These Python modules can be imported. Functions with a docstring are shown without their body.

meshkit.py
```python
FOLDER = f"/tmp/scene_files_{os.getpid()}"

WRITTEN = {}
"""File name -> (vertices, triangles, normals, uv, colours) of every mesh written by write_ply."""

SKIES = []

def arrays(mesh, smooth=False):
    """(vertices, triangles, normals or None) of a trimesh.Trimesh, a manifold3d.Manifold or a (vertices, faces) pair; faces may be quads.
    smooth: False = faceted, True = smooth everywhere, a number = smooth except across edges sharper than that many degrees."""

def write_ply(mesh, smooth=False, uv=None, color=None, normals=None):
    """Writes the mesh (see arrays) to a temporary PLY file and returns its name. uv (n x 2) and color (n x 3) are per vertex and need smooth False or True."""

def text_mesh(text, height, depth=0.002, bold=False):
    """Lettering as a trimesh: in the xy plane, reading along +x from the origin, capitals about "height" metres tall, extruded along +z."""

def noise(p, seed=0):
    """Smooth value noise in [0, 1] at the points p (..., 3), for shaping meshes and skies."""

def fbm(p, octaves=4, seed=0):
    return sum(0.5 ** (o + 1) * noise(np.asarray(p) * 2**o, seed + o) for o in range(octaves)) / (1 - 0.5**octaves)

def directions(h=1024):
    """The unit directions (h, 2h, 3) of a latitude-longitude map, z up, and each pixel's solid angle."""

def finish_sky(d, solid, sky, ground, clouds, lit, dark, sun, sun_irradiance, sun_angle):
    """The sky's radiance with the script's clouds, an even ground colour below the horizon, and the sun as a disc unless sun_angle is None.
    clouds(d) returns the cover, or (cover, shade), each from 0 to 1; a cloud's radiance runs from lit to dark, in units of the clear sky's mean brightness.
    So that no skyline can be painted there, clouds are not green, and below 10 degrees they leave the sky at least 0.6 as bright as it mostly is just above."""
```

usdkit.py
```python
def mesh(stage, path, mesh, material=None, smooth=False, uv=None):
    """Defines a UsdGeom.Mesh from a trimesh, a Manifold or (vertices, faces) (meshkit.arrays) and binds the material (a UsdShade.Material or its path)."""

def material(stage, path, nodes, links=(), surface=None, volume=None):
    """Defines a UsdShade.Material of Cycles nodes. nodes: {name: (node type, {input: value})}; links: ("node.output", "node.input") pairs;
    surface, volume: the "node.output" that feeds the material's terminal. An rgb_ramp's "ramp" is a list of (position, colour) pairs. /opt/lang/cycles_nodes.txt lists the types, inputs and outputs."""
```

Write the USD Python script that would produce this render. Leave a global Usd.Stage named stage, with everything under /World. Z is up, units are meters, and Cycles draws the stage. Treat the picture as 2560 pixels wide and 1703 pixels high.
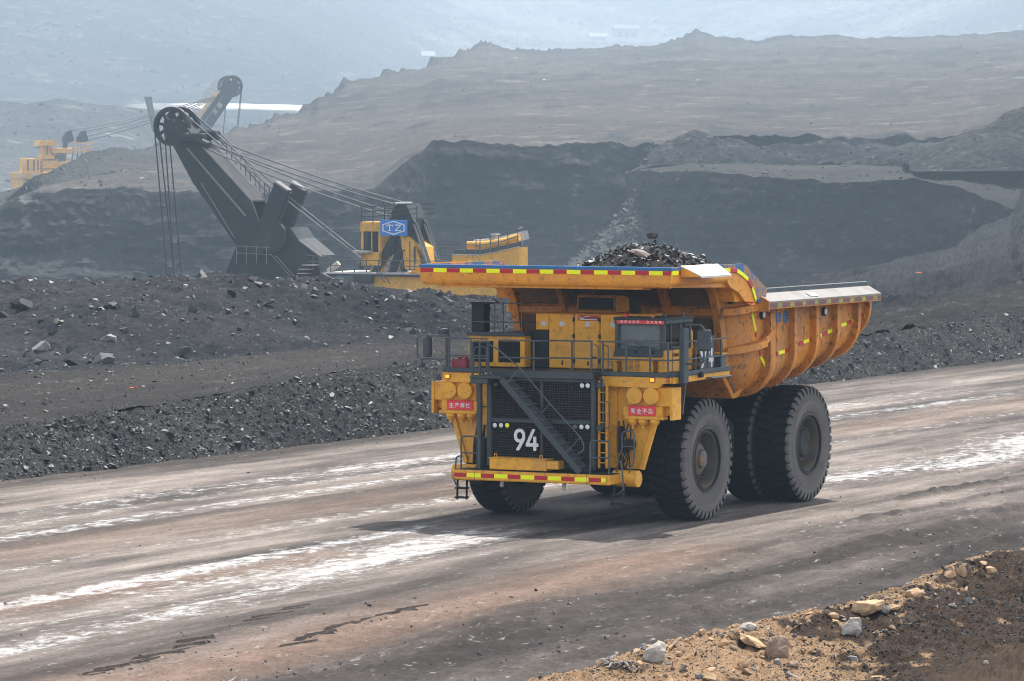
import math, random
import numpy as np
import trimesh, shapely, manifold3d
from shapely.geometry import Polygon
import usdkit, meshkit
from pxr import Usd, UsdGeom, UsdLux, UsdShade, Gf, Sdf, Vt

stage = Usd.Stage.CreateInMemory()
UsdGeom.SetStageUpAxis(stage, UsdGeom.Tokens.z)
UsdGeom.SetStageMetersPerUnit(stage, 1.0)
world = UsdGeom.Xform.Define(stage, '/World')
stage.SetDefaultPrim(world.GetPrim())
UsdGeom.Scope.Define(stage, '/World/Looks')

# ---------------------------------------------------------------- camera, sky, sun, exposure
cam = UsdGeom.Camera.Define(stage, '/World/camera')
cam.CreateHorizontalApertureAttr(36.0)
cam.CreateFocalLengthAttr(10500 / 2560 * 36.0)
cam.CreateClippingRangeAttr((1.0, 20000.0))
cam.AddTranslateOp().Set(Gf.Vec3d(0, 0, 11.06))
cam.AddRotateXOp().Set(90 - math.degrees(0.044))
cam.CreateExposureAttr(0.85)

SUN_EL, SUN_AZ = math.radians(62), 0.479
sky = UsdLux.DomeLight.Define(stage, '/World/sky')
sky_mat = usdkit.material(stage, '/World/Looks/sky', {
    'sky': ('sky_texture', {'sky_type': 'single_scattering', 'sun_disc': False, 'sun_elevation': SUN_EL, 'sun_rotation': SUN_AZ,
                            'air_density': 1.0, 'aerosol_density': 2.5, 'ozone_density': 1.0}),
    'hz': ('mix', {'mix_type': 'saturation', 'fac': .55, 'color2': (.5, .5, .5)}), 'bg': ('background_shader', {'strength': 0.15})}, [('sky.color', 'hz.color1'), ('hz.color', 'bg.color')], surface='bg.background')
UsdShade.MaterialBindingAPI.Apply(sky.GetPrim()).Bind(sky_mat)
sun = UsdLux.DistantLight.Define(stage, '/World/sun')
sun.CreateIntensityAttr(1.0)
sun.CreateAngleAttr(0.5)
sun.CreateColorAttr(Gf.Vec3f(1.0, 0.95, 0.87))
UsdLux.LightAPI(sun.GetPrim())
sun.GetPrim().CreateAttribute('inputs:normalize', Sdf.ValueTypeNames.Bool).Set(True)
sv = Gf.Vec3d(math.sin(SUN_AZ) * math.cos(SUN_EL), math.cos(SUN_AZ) * math.cos(SUN_EL), math.sin(SUN_EL))
sun.AddTransformOp().Set(Gf.Matrix4d().SetRotate(Gf.Rotation(Gf.Vec3d(0, 0, 1), sv)))

# ---------------------------------------------------------------- helpers
used = {}


def numbered(path):
    n = used.get(path, -1) + 1
    used[path] = n
    return path if n == 0 else f'{path}_{n:03d}'


def thing(name, label=None, cat=None, group=None, loc=(0, 0, 0), rotz=0.0, parent='/World', kind=None):
    p = numbered(f'{parent}/{name}')
    x = UsdGeom.Xform.Define(stage, p)
    if parent == '/World':
        x.AddTranslateOp().Set(Gf.Vec3d(*map(float, loc)))
        x.AddRotateZOp().Set(math.degrees(rotz))
    tag(p, label, cat, group, kind)
    return p


def tag(p, label=None, cat=None, group=None, kind=None):
    o = stage.GetPrimAtPath(p)
    for k, v in (('label', label), ('category', cat), ('group', group), ('kind', kind)):
        if v:
            o.SetCustomDataByKey(k, v)


class MB:
    """collects pieces of one mesh"""
    def __init__(self):
        self.v, self.f, self.n = [], [], 0

    def add(self, v, f):
        v = np.asarray(v, float); f = np.asarray(f, int)
        if f.shape[1] == 4:
            f = np.vstack([f[:, [0, 1, 2]], f[:, [0, 2, 3]]])
        self.v.append(v); self.f.append(f + self.n); self.n += len(v)
        return self

    def tm(self, m):
        return self.add(m.vertices, m.faces)

    def box(self, x0, x1, y0, y1, z0, z1, c=None):
        d = np.array([x1 - x0, y1 - y0, z1 - z0]); d = np.abs(d)
        ctr = np.array([x0 + x1, y0 + y1, z0 + z1]) / 2
        c = min(0.02, d.min() * 0.25) if c is None else min(c, d.min() * 0.45)
        return self.add(ctr + CB_V * (d / 2 - c * (1 - CB_T)), CB_F)

    def bar(self, p, q, w, h=None, up=(0, 0, 1)):
        p, q = np.asarray(p, float), np.asarray(q, float)
        h = w if h is None else h
        t = q - p; L = np.linalg.norm(t); t /= L
        u = np.asarray(up, float)
        if abs(t @ u) > .95:
            u = np.array([1.0, 0, 0]) if abs(t[0]) < .9 else np.array([0, 1.0, 0])
        s = np.cross(t, u); s /= np.linalg.norm(s); u = np.cross(s, t)
        d = np.array([L, w, h]); c = min(0.012, d.min() * .25)
        v = CB_V * (d / 2 - c * (1 - CB_T))
        return self.add((p + q) / 2 + v @ np.stack([t, -s, u]), CB_F)

    def tube(self, pts, r, n=8):
        p = np.asarray(pts, float)
        if len(p) == 2:
            t = np.repeat((p[1] - p[0])[None], 2, 0)
        else:
            t = np.gradient(p, axis=0)
        t = t / np.linalg.norm(t, axis=1, keepdims=True)
        ref = np.array([0, 0, 1.0]) if np.abs(t[:, 2]).max() < .9 else np.array([.31, .95, .02])
        a = np.cross(t, ref); a /= np.linalg.norm(a, axis=1, keepdims=True); b = np.cross(t, a)
        th = np.arange(n) * 2 * np.pi / n
        rr = np.broadcast_to(r, (len(p),))
        v = p[:, None] + rr[:, None, None] * (np.cos(th)[None, :, None] * a[:, None] + np.sin(th)[None, :, None] * b[:, None])
        i, j = np.meshgrid(np.arange(len(p) - 1), np.arange(n), indexing='ij')
        f = np.stack([i * n + j, i * n + (j + 1) % n, (i + 1) * n + (j + 1) % n, (i + 1) * n + j], -1).reshape(-1, 4)
        v = np.vstack([v.reshape(-1, 3), p[:1], p[-1:]])
        k = np.arange(n); e = (len(p) - 1) * n
        f = np.vstack([f[:, [0, 1, 2]], f[:, [0, 2, 3]],
                       np.stack([0 * k + len(v) - 2, (k + 1) % n, k], 1), np.stack([0 * k + len(v) - 1, e + k, e + (k + 1) % n], 1)])
        return self.add(v, f)

    def bend(self, pts, r, rad=.12, n=8, closed=False):
        """tube through pts with rounded corners"""
        P = [np.asarray(p, float) for p in pts]
        out = [P[0]]
        for a, b, c in zip(P, P[1:], P[2:]):
            u, w = a - b, c - b
            k = min(rad, np.linalg.norm(u) * .45, np.linalg.norm(w) * .45)
            u, w = u / np.linalg.norm(u) * k, w / np.linalg.norm(w) * k
            for s in (0, .25, .5, .75, 1):
                out.append(b + u * (1 - s) ** 2 + w * s ** 2)
        out.append(P[-1])
        return self.tube(out, r, n)

    def prism(self, poly, axis, a, b, holes=()):
        """poly in the plane normal to axis (x: (y,z), y: (x,z), z: (x,y)) swept from a to b"""
        g = poly if hasattr(poly, 'exterior') else Polygon(poly, holes)
        if not g.is_valid:
            g = g.buffer(0)
        for q in getattr(g, 'geoms', [g]):
            m = trimesh.creation.extrude_polygon(q, abs(b - a), engine='earcut')
            v = np.array(m.vertices); v[:, 2] += min(a, b)
            k = {'x': [2, 0, 1], 'y': [0, 2, 1], 'z': [0, 1, 2]}[axis]
            f = np.array(m.faces)
            if axis == 'y':
                f = f[:, ::-1]
            self.add(v[:, k], f)
        return self

    def revolve(self, prof, n=48, ctr=(0, 0, 0), axis='y', close=False):
        prof = np.asarray(prof, float)
        if close:
            prof = np.vstack([prof, prof[:1]])
        th = np.arange(n) * 2 * np.pi / n
        r, h = prof[:, 0], prof[:, 1]
        c, s = np.cos(th), np.sin(th)
        H = np.broadcast_to(h[:, None], (len(r), n))
        if axis == 'y':
            v = np.stack([r[:, None] * c, H, r[:, None] * s], -1)
        elif axis == 'x':
            v = np.stack([H, r[:, None] * s, r[:, None] * c], -1)
        else:
            v = np.stack([r[:, None] * s, r[:, None] * c, H], -1)
        i, j = np.meshgrid(np.arange(len(r) - 1), np.arange(n), indexing='ij')
        f = np.stack([i * n + j, i * n + (j + 1) % n, (i + 1) * n + (j + 1) % n, (i + 1) * n + j], -1).reshape(-1, 4)
        return self.add(v.reshape(-1, 3) + np.asarray(ctr, float), f)

    def disc(self, ctr, r, axis, a, b, n=24, c=.01):
        k = 'xyz'.index(axis); o = np.array(ctr, float); o[k] = 0
        lo, hi = min(a, b), max(a, b)
        return self.revolve([(1e-4, lo), (r - c, lo), (r, lo + c), (r, hi - c), (r - c, hi), (1e-4, hi)], n, o, axis)

    def loft(self, rings, cap=True):
        """rings: list of equally long closed point loops"""
        R = np.asarray(rings, float); m, n = R.shape[:2]
        i, j = np.meshgrid(np.arange(m - 1), np.arange(n), indexing='ij')
        f = np.stack([i * n + j, i * n + (j + 1) % n, (i + 1) * n + (j + 1) % n, (i + 1) * n + j], -1).reshape(-1, 4)
        f = np.vstack([f[:, [0, 1, 2]], f[:, [0, 2, 3]]])
        v = R.reshape(-1, 3)
        if cap:
            k = np.arange(n)
            v = np.vstack([v, R[0].mean(0), R[-1].mean(0)])
            f = np.vstack([f, np.stack([0 * k + m * n, (k + 1) % n, k], 1), np.stack([0 * k + m * n + 1, (m - 1) * n + k, (m - 1) * n + (k + 1) % n], 1)])
        return self.add(v, f)

    def get(self):
        return np.vstack(self.v), np.vstack(self.f)

    def flip_y(self):
        for i in range(len(self.v)):
            self.v[i] = self.v[i] * [1, -1, 1]; self.f[i] = self.f[i][:, ::-1]
        return self

    def fix(self):
        """make every closed island face outward"""
        v, f = self.get()
        m = trimesh.Trimesh(v, f, process=False)
        trimesh.repair.fix_normals(m, multibody=True)
        self.v, self.f = [np.array(m.vertices)], [np.array(m.faces)]
        return self


_p = []
for sx in (-1, 1):
    for sy in (-1, 1):
        for sz in (-1, 1):
            for k in range(3):
                t = np.zeros(3); t[k] = 1
                _p.append((np.array([sx, sy, sz], float), t))
CB_V = np.array([a for a, t in _p]); CB_T = np.array([t for a, t in _p])
_h = trimesh.convex.convex_hull(CB_V * (1 - .2 * (1 - CB_T)))
_i = np.array([np.argmin(np.linalg.norm(CB_V * (1 - .2 * (1 - CB_T)) - w, axis=1)) for w in _h.vertices])
CB_F = _i[np.asarray(_h.faces)]
_t = CB_V * (1 - .2 * (1 - CB_T))
if trimesh.Trimesh(_t, CB_F, process=False).volume < 0:
    CB_F = CB_F[:, ::-1]


def obj(name, mb, mat, parent='/World', smooth=False, prim=None, label=None, **tags):
    p = numbered(f'{parent}/{name}')
    m = mb.get() if isinstance(mb, MB) else mb
    g = usdkit.mesh(stage, p, m, M[mat], smooth=smooth)
    for k, (val, kind) in (prim or {}).items():
        t = {'f': Sdf.ValueTypeNames.FloatArray}[kind]
        UsdGeom.PrimvarsAPI(g).CreatePrimvar(k, t, 'vertex').Set(Vt.FloatArray.FromNumpy(np.asarray(val, np.float32)))
    tag(p, label, tags.get('cat'), tags.get('group'), tags.get('kind'))
    return p


# ---------------------------------------------------------------- materials
M = {}


def paint(name, col, col2=None, lo=.5, hi=.72, scale=1.3, rough=.5, spec=.4, metal=0.0, grain=.12, gscale=25., bump=0.0, bscale=40., emit=0.0, stretch=None, scuff=0.0):
    """a coloured surface with worn or dusty patches of col2 and fine grain"""
    col2 = tuple(c * .6 for c in col) if col2 is None else col2
    nodes = {'g': ('geometry', {}), 'n': ('noise_texture', {'scale': scale, 'detail': 8.0, 'roughness': .65}),
             'r': ('rgb_ramp', {'ramp': [(lo, (0, 0, 0)), (hi, (1, 1, 1))]}),
             'x': ('mix', {'color1': col, 'color2': col2}),
             'n2': ('noise_texture', {'scale': gscale, 'detail': 4.0, 'roughness': .6}),
             'r2': ('rgb_ramp', {'ramp': [(.25, (1 - grain * 2,) * 3), (.75, (1 + grain * .6,) * 3)]}),
             'm': ('mix', {'mix_type': 'multiply', 'fac': 1.0}),
             'p': ('principled_bsdf', {'roughness': rough, 'specular_ior_level': spec, 'metallic': metal})}
    links = [('n.fac', 'r.fac'), ('r.color', 'x.fac'), ('x.color', 'm.color1'), ('g.position', 'n2.vector'),
             ('n2.fac', 'r2.fac'), ('r2.color', 'm.color2'), ('m.color', 'p.base_color')]
    if stretch:
        nodes['mp'] = ('mapping', {'mapping_type': 'point', 'scale': stretch})
        links += [('g.position', 'mp.vector'), ('mp.vector', 'n.vector')]
    else:
        links += [('g.position', 'n.vector')]
    if bump:
        nodes['n3'] = ('noise_texture', {'scale': bscale, 'detail': 5.0})
        nodes['b'] = ('bump', {'strength': bump, 'distance': .02})
        links += [('g.position', 'n3.vector'), ('n3.fac', 'b.height'), ('b.normal', 'p.normal')]
    if scuff:
        nodes.update({'ns': ('noise_texture', {'scale': 4.5, 'detail': 9.0, 'roughness': .72}), 'rs': ('rgb_ramp', {'ramp': [(.53, (0,) * 3), (.65, (scuff,) * 3)]}), 'xs': ('mix', {'color2': (.05, .038, .03)}),
                      'nd': ('noise_texture', {'scale': .55, 'detail': 6.0, 'roughness': .6}), 'rd': ('rgb_ramp', {'ramp': [(.45, (0,) * 3), (.75, (scuff * .6,) * 3)]}), 'xd': ('mix', {'color2': (.20, .155, .12)})})
        links = [l for l in links if l != ('m.color', 'p.base_color')] + [('g.position', 'ns.vector'), ('ns.fac', 'rs.fac'), ('rs.color', 'xs.fac'), ('m.color', 'xs.color1'),
                 ('g.position', 'nd.vector'), ('nd.fac', 'rd.fac'), ('rd.color', 'xd.fac'), ('xs.color', 'xd.color1'), ('xd.color', 'p.base_color')]
    if emit:
        nodes['p'][1].update({'emission_strength': emit, 'emission_color': col})
    M[name] = usdkit.material(stage, f'/World/Looks/{name}', nodes, links, surface='p.BSDF')


dust = (.22, .17, .13)
paint('yellow_paint', (.82, .385, .024), (.56, .27, .05), .52, .8, 1.1, .45, grain=.07, scuff=.45)
paint('body_paint', (.70, .255, .022), (.30, .13, .04), .46, .74, 1.1, .55, .3, grain=.18, stretch=(1, 1, .4), scuff=.9)
paint('canopy_paint', (.82, .32, .022), (.48, .20, .045), .52, .8, .8, .5, grain=.1, scuff=.5)
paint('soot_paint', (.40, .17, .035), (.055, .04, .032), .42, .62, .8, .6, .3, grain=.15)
paint('shade_dust_panel', (.17, .105, .065), (.075, .06, .05), .42, .65, .9, .7, .2, grain=.12)  # canopy shade put into a dark brown, along with some dust
paint('blue_worn', (.035, .13, .30), (.40, .20, .07), .47, .57, 1.6, .5, grain=.12)
paint('blue_paint', (.03, .14, .33), (.06, .12, .2), .5, .8, 2, .45, grain=.08)
paint('grey_paint', (.042, .055, .062), (.07, .068, .066), .48, .75, 1.5, .5, grain=.08)
paint('rail_paint', (.065, .08, .09), (.12, .115, .11), .5, .75, 3, .4, grain=.05)
paint('cap_steel', (.25, .235, .215), (.15, .11, .085), .5, .75, .9, .5, .3, grain=.12, stretch=(1, 1, .3))
paint('bright_steel', (.62, .58, .52), (.45, .4, .33), .55, .8, 1.2, .4, .5, grain=.06)
paint('red_tape', (.50, .015, .03), (.3, .05, .05), .55, .8, 4, .4)
paint('yellow_tape', (.92, .95, .0), (.7, .72, .03), .62, .85, 5, .4, grain=.04)
paint('worn_red_tape', (.20, .06, .07), (.12, .08, .08), .4, .7, 5, .5)
paint('worn_yellow_tape', (.40, .40, .06), (.16, .12, .09), .42, .6, 6, .5)
paint('red_sign', (.80, .05, .06), (.5, .08, .08), .5, .8, 3, .4, grain=.04)
paint('dark_red', (.30, .03, .05), (.2, .03, .04), .5, .8, 3, .4, grain=.04)
paint('white_letters', (.74, .74, .72), (.5, .5, .48), .58, .8, 6, .5, grain=.05)
paint('tyre_rubber', (.010, .011, .014), (.024, .022, .022), .5, .75, 1.5, .75, .3, grain=.15)
paint('tyre_side', (.125, .112, .105), (.085, .077, .073), .5, .75, 1.2, .8, .25, grain=.12)
paint('rim_steel', (.105, .095, .085), (.17, .11, .06), .5, .68, 2.2, .6, .3, grain=.15)
paint('hub_steel', (.11, .10, .095), (.21, .12, .05), .5, .62, 2.5, .5, .4, grain=.15)
paint('dark_steel', (.018, .019, .02), (.035, .03, .027), .5, .75, 1.2, .6, .3, grain=.15)
paint('black_part', (.012, .013, .015), (.02, .02, .02), .5, .75, 2, .55, .3)
paint('grille_wire', (.085, .078, .075), (.12, .09, .075), .5, .7, 4, .6)
paint('grille_dark', (.012, .012, .013), (.02, .018, .017), .5, .7, 2, .8, .1)
paint('lamp_glass', (.75, .76, .74), (.5, .5, .5), .5, .8, 12, .15, .6)
paint('amber_lamp', (.9, .26, .01), (.8, .18, .01), .5, .7, 20, .3, emit=1.3)
paint('dull_amber', (.62, .16, .05), (.5, .12, .05), .5, .7, 20, .3)
paint('mirror_back', (.05, .06, .068), (.075, .08, .085), .5, .75, 3, .45)
paint('paper', (.62, .64, .66), (.5, .5, .52), .5, .8, 30, .7)
paint('vest_lime', (.30, .72, .04), (.22, .5, .05), .5, .7, 8, .8)
paint('skin', (.42, .25, .17), (.36, .2, .13), .5, .8, 10, .6)
paint('dark_cloth', (.03, .035, .05), (.05, .05, .06), .5, .8, 10, .8)
paint('red_plastic', (.30, .035, .05), (.2, .04, .05), .5, .8, 4, .4)
paint('shovel_black', (.014, .016, .019), (.042, .041, .041), .5, .68, .5, .55, .4, grain=.15, gscale=8)
paint('shovel_yellow', (.80, .40, .035), (.55, .3, .07), .55, .8, .4, .5, grain=.06, gscale=5, scuff=.5)
paint('shovel_pale', (.46, .42, .38), (.3, .27, .24), .5, .8, .5, .5, grain=.08, gscale=5)
paint('faded_yellow', (.38, .26, .12), (.22, .17, .11), .5, .75, .6, .6, grain=.1, gscale=3)
paint('shovel_edge', (.20, .19, .175), (.12, .115, .11), .5, .8, .7, .45, gscale=5)  # lighter than the plates: sunlight on the edges put into the colour
paint('sign_blue', (.045, .20, .55), (.04, .17, .45), .5, .8, 1, .4, grain=.02)
paint('steel_rope', (.10, .105, .11), (.18, .175, .165), .45, .7, 2, .45, .5)
paint('rope_dark', (.03, .034, .04), (.05, .05, .055), .5, .7, 2, .5, .4)
paint('shed_white', (.36, .36, .36), (.28, .28, .27), .5, .8, .05, .7, gscale=.5)
paint('orange_scrap', (.75, .10, .03), (.6, .1, .04), .5, .8, 5, .6)
paint('green_scrap', (.08, .65, .08), (.08, .5, .08), .5, .8, 5, .6)
paint('white_scrap', (.75, .75, .74), (.6, .6, .6), .5, .8, 5, .6)
paint('strap_pale', (.42, .38, .33), (.16, .14, .12), .45, .62, 6, .8)
paint('strap_dark', (.04, .038, .036), (.1, .09, .08), .5, .7, 6, .8)
M['cab_glass'] = usdkit.material(stage, '/World/Looks/cab_glass', {
    'f': ('fresnel', {'IOR': 1.9}), 't': ('transparent_bsdf', {'color': (.62, .68, .70)}), 'd': ('principled_bsdf', {'base_color': (.30, .35, .37), 'roughness': .3}),  # pale diffuse layer stands in for sky reflected in the glass
    'g': ('glossy_bsdf', {'color': (1, 1, 1), 'roughness': .03}), 'x': ('mix_closure', {'fac': .16}), 'y': ('mix_closure', {})},
    [('t.BSDF', 'x.closure1'), ('d.BSDF', 'x.closure2'), ('f.fac', 'y.fac'), ('x.closure', 'y.closure1'), ('g.BSDF', 'y.closure2')], surface='y.closure')
M['dark_glass'] = usdkit.material(stage, '/World/Looks/dark_glass', {
    'f': ('fresnel', {'IOR': 1.5}), 't': ('transparent_bsdf', {'color': (.5, .54, .55)}),
    'g': ('glossy_bsdf', {'color': (1, 1, 1), 'roughness': .03}), 'y': ('mix_closure', {})},
    [('f.fac', 'y.fac'), ('t.BSDF', 'y.closure1'), ('g.BSDF', 'y.closure2')], surface='y.closure')


def stone_mat(name, ramp, rough=.75, scale=3., bump=.35, spec=.35):
    """stones: each island its own tone, plus speckle"""
    M[name] = usdkit.material(stage, f'/World/Looks/{name}', {
        'g': ('geometry', {}), 'r': ('rgb_ramp', {'ramp': ramp}), 'n': ('noise_texture', {'scale': scale, 'detail': 6.0, 'roughness': .65}),
        'r2': ('rgb_ramp', {'ramp': [(.3, (.6,) * 3), (.7, (1.2,) * 3)]}), 'm': ('mix', {'mix_type': 'multiply', 'fac': 1.0}),
        'b': ('bump', {'strength': bump, 'distance': .04}), 'p': ('principled_bsdf', {'roughness': rough, 'specular_ior_level': spec})},
        [('g.random_per_island', 'r.fac'), ('g.position', 'n.vector'), ('n.fac', 'r2.fac'), ('r.color', 'm.color1'), ('r2.color', 'm.color2'),
         ('m.color', 'p.base_color'), ('n.fac', 'b.height'), ('b.normal', 'p.normal')], surface='p.BSDF')


stone_mat('coal_stones', [(0, (.022, .023, .026)), (.5, (.05, .05, .053)), (.8, (.10, .097, .095)), (1, (.26, .25, .24))], .55, spec=.5)
stone_mat('far_stones', [(0, (.05, .05, .05)), (.4, (.15, .147, .143)), (.8, (.30, .285, .27)), (1, (.5, .48, .45))], scale=.4)
stone_mat('talus_stones', [(0, (.03, .031, .034)), (.5, (.085, .084, .083)), (.85, (.17, .165, .16)), (1, (.36, .35, .34))], scale=1.0)
stone_mat('load_stones', [(0, (.018, .018, .018)), (.4, (.052, .049, .046)), (.75, (.12, .112, .105)), (1, (.26, .24, .225))], .5, spec=.5)
stone_mat('bank_stones', [(0, (.022, .022, .023)), (.5, (.054, .052, .052)), (.85, (.085, .082, .08)), (1, (.20, .195, .19))], .55, spec=.45)
stone_mat('pale_stone', [(0, (.36, .33, .29)), (1, (.42, .39, .34))], scale=5)
stone_mat('tan_stone', [(0, (.40, .26, .14)), (.5, (.45, .31, .18)), (1, (.52, .40, .26))], scale=5)
stone_mat('grey_stone', [(0, (.20, .19, .18)), (1, (.27, .25, .23))], scale=5)
stone_mat('brown_stone', [(0, (.25, .17, .12)), (1, (.30, .21, .155))], scale=4)
stone_mat('berm_stones', [(0, (.05, .042, .036)), (.3, (.13, .09, .06)), (.7, (.33, .22, .13)), (1, (.50, .42, .32))], scale=8)
stone_mat('dark_berm_stones', [(0, (.025, .022, .02)), (.5, (.075, .058, .045)), (.85, (.16, .11, .07)), (1, (.33, .29, .24))], scale=8)
stone_mat('heap_boulder', [(0, (.07, .07, .072)), (1, (.13, .125, .12))], scale=2.5)


def earth_mat(name, dark, mid, pale, s_big=.05, s_mid=.6, s_fine=5., pale_lo=.62, pale_hi=.8, stretch=(1, 1, 1), rot=0.0, rough=.9, bump=.5, attr=None, attr_col=None, bdist=.08):
    nodes = {'g': ('geometry', {}), 'm1': ('mapping', {'mapping_type': 'point', 'rotation': (0, 0, rot)}), 'm2': ('mapping', {'mapping_type': 'point', 'scale': stretch}),
             'nb': ('noise_texture', {'scale': s_big, 'detail': 6.0, 'roughness': .6}), 'rb': ('rgb_ramp', {'ramp': [(.35, (0,) * 3), (.65, (1,) * 3)]}),
             'nm': ('noise_texture', {'scale': s_mid, 'detail': 7.0, 'roughness': .68}), 'rm': ('rgb_ramp', {'ramp': [(pale_lo, (0,) * 3), (pale_hi, (1,) * 3)]}),
             'nf': ('noise_texture', {'scale': s_fine, 'detail': 6.0, 'roughness': .7}), 'rf': ('rgb_ramp', {'ramp': [(.28, (.55,) * 3), (.5, (.95,) * 3), (.75, (1.45,) * 3)]}),
             'x1': ('mix', {'color1': dark, 'color2': mid}), 'x2': ('mix', {'color2': pale}), 'x3': ('mix', {'mix_type': 'multiply', 'fac': 1.0}),
             'b': ('bump', {'strength': bump, 'distance': bdist}), 'p': ('principled_bsdf', {'roughness': rough, 'specular_ior_level': .06})}
    links = [('g.position', 'm1.vector'), ('m1.vector', 'm2.vector'), ('m2.vector', 'nb.vector'), ('m2.vector', 'nm.vector'), ('g.position', 'nf.vector'),
             ('nb.fac', 'rb.fac'), ('nm.fac', 'rm.fac'), ('nf.fac', 'rf.fac'), ('rb.color', 'x1.fac'), ('x1.color', 'x2.color1'), ('rm.color', 'x2.fac'),
             ('x2.color', 'x3.color1'), ('rf.color', 'x3.color2'), ('nf.fac', 'b.height'), ('b.normal', 'p.normal')]
    last = 'x3.color'
    if attr:
        nodes['a'] = ('attribute', {'attribute': attr})
        nodes['aa'] = ('math', {'math_type': 'add'})
        nodes['as'] = ('math', {'math_type': 'subtract', 'value2': .5})
        nodes['ar'] = ('rgb_ramp', {'ramp': [(.42, (0,) * 3), (.62, (1,) * 3)]})
        nodes['x4'] = ('mix', {'color2': attr_col})
        links += [('nm.fac', 'as.value1'), ('a.fac', 'aa.value1'), ('as.value', 'aa.value2'), ('aa.value', 'ar.fac'), ('ar.color', 'x4.fac'), ('x2.color', 'x4.color1')]
        links = [l for l in links if l != ('x2.color', 'x3.color1')] + [('x4.color', 'x3.color1')]
    M[name] = usdkit.material(stage, f'/World/Looks/{name}', nodes, links + [(last, 'p.base_color')], surface='p.BSDF')


TH = math.radians(-117.444)          # heading of the haul road and of the truck on it
RX, RY = np.array([math.cos(TH), math.sin(TH)]), np.array([-math.sin(TH), math.cos(TH)])
TR0 = np.array([2.672, 128.998])
earth_mat('bench_earth', (.015, .014, .0145), (.034, .030, .028), (.13, .118, .108), .06, .5, 4., .6, .82, (.35, 1, 1), -TH, bump=.6)
earth_mat('heap_earth', (.016, .0175, .021), (.036, .037, .040), (.13, .125, .12), .09, .8, 3., .62, .82, bump=.9, bdist=.2)
earth_mat('bank_earth', (.025, .025, .026), (.048, .046, .046), (.10, .097, .095), .12, 1.2, 5., .6, .8, bump=.9, bdist=.15)
earth_mat('cliff_coal', (.020, .022, .026), (.070, .070, .073), (.19, .185, .18), .06, .75, 1.6, .57, .76, (1, 1, 2.6), bump=.9, bdist=.8, attr='pale', attr_col=(.20, .195, .19))
earth_mat('plateau_earth', (.044, .040, .037), (.082, .074, .068), (.20, .174, .15), .03, .30, 1.2, .53, .74, (.8, .8, 1), 0.0, bump=.9, bdist=.4, attr='dark', attr_col=(.045, .046, .049))
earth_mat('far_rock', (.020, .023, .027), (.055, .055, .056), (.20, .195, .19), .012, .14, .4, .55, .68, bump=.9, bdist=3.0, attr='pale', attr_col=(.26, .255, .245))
earth_mat('mid_rock', (.05, .052, .055), (.09, .088, .086), (.25, .24, .225), .02, .16, .5, .58, .72, bump=.9, bdist=1.5)
earth_mat('berm_earth', (.030, .020, .014), (.065, .042, .028), (.12, .08, .052), .25, 1.4, 14., .56, .76, bump=.8, bdist=.05, attr='sand', attr_col=(.26, .17, .10))
earth_mat('pale_dust', (.62, .60, .57), (.75, .73, .70), (.85, .83, .8), .02, .15, .6, bump=.3)
earth_mat('talus_earth', (.085, .084, .083), (.13, .128, .125), (.26, .25, .24), .1, .7, 2.5, bump=1.0, bdist=.4)
earth_mat('shelf_earth', (.026, .0255, .025), (.050, .047, .045), (.10, .095, .09), .08, .7, 2.5, .58, .78, (.4, 1, 1), bump=.7, bdist=.3)
earth_mat('load_base', (.03, .028, .027), (.075, .068, .062), (.15, .14, .13), .4, 2.5, 9., bump=1.0)
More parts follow.
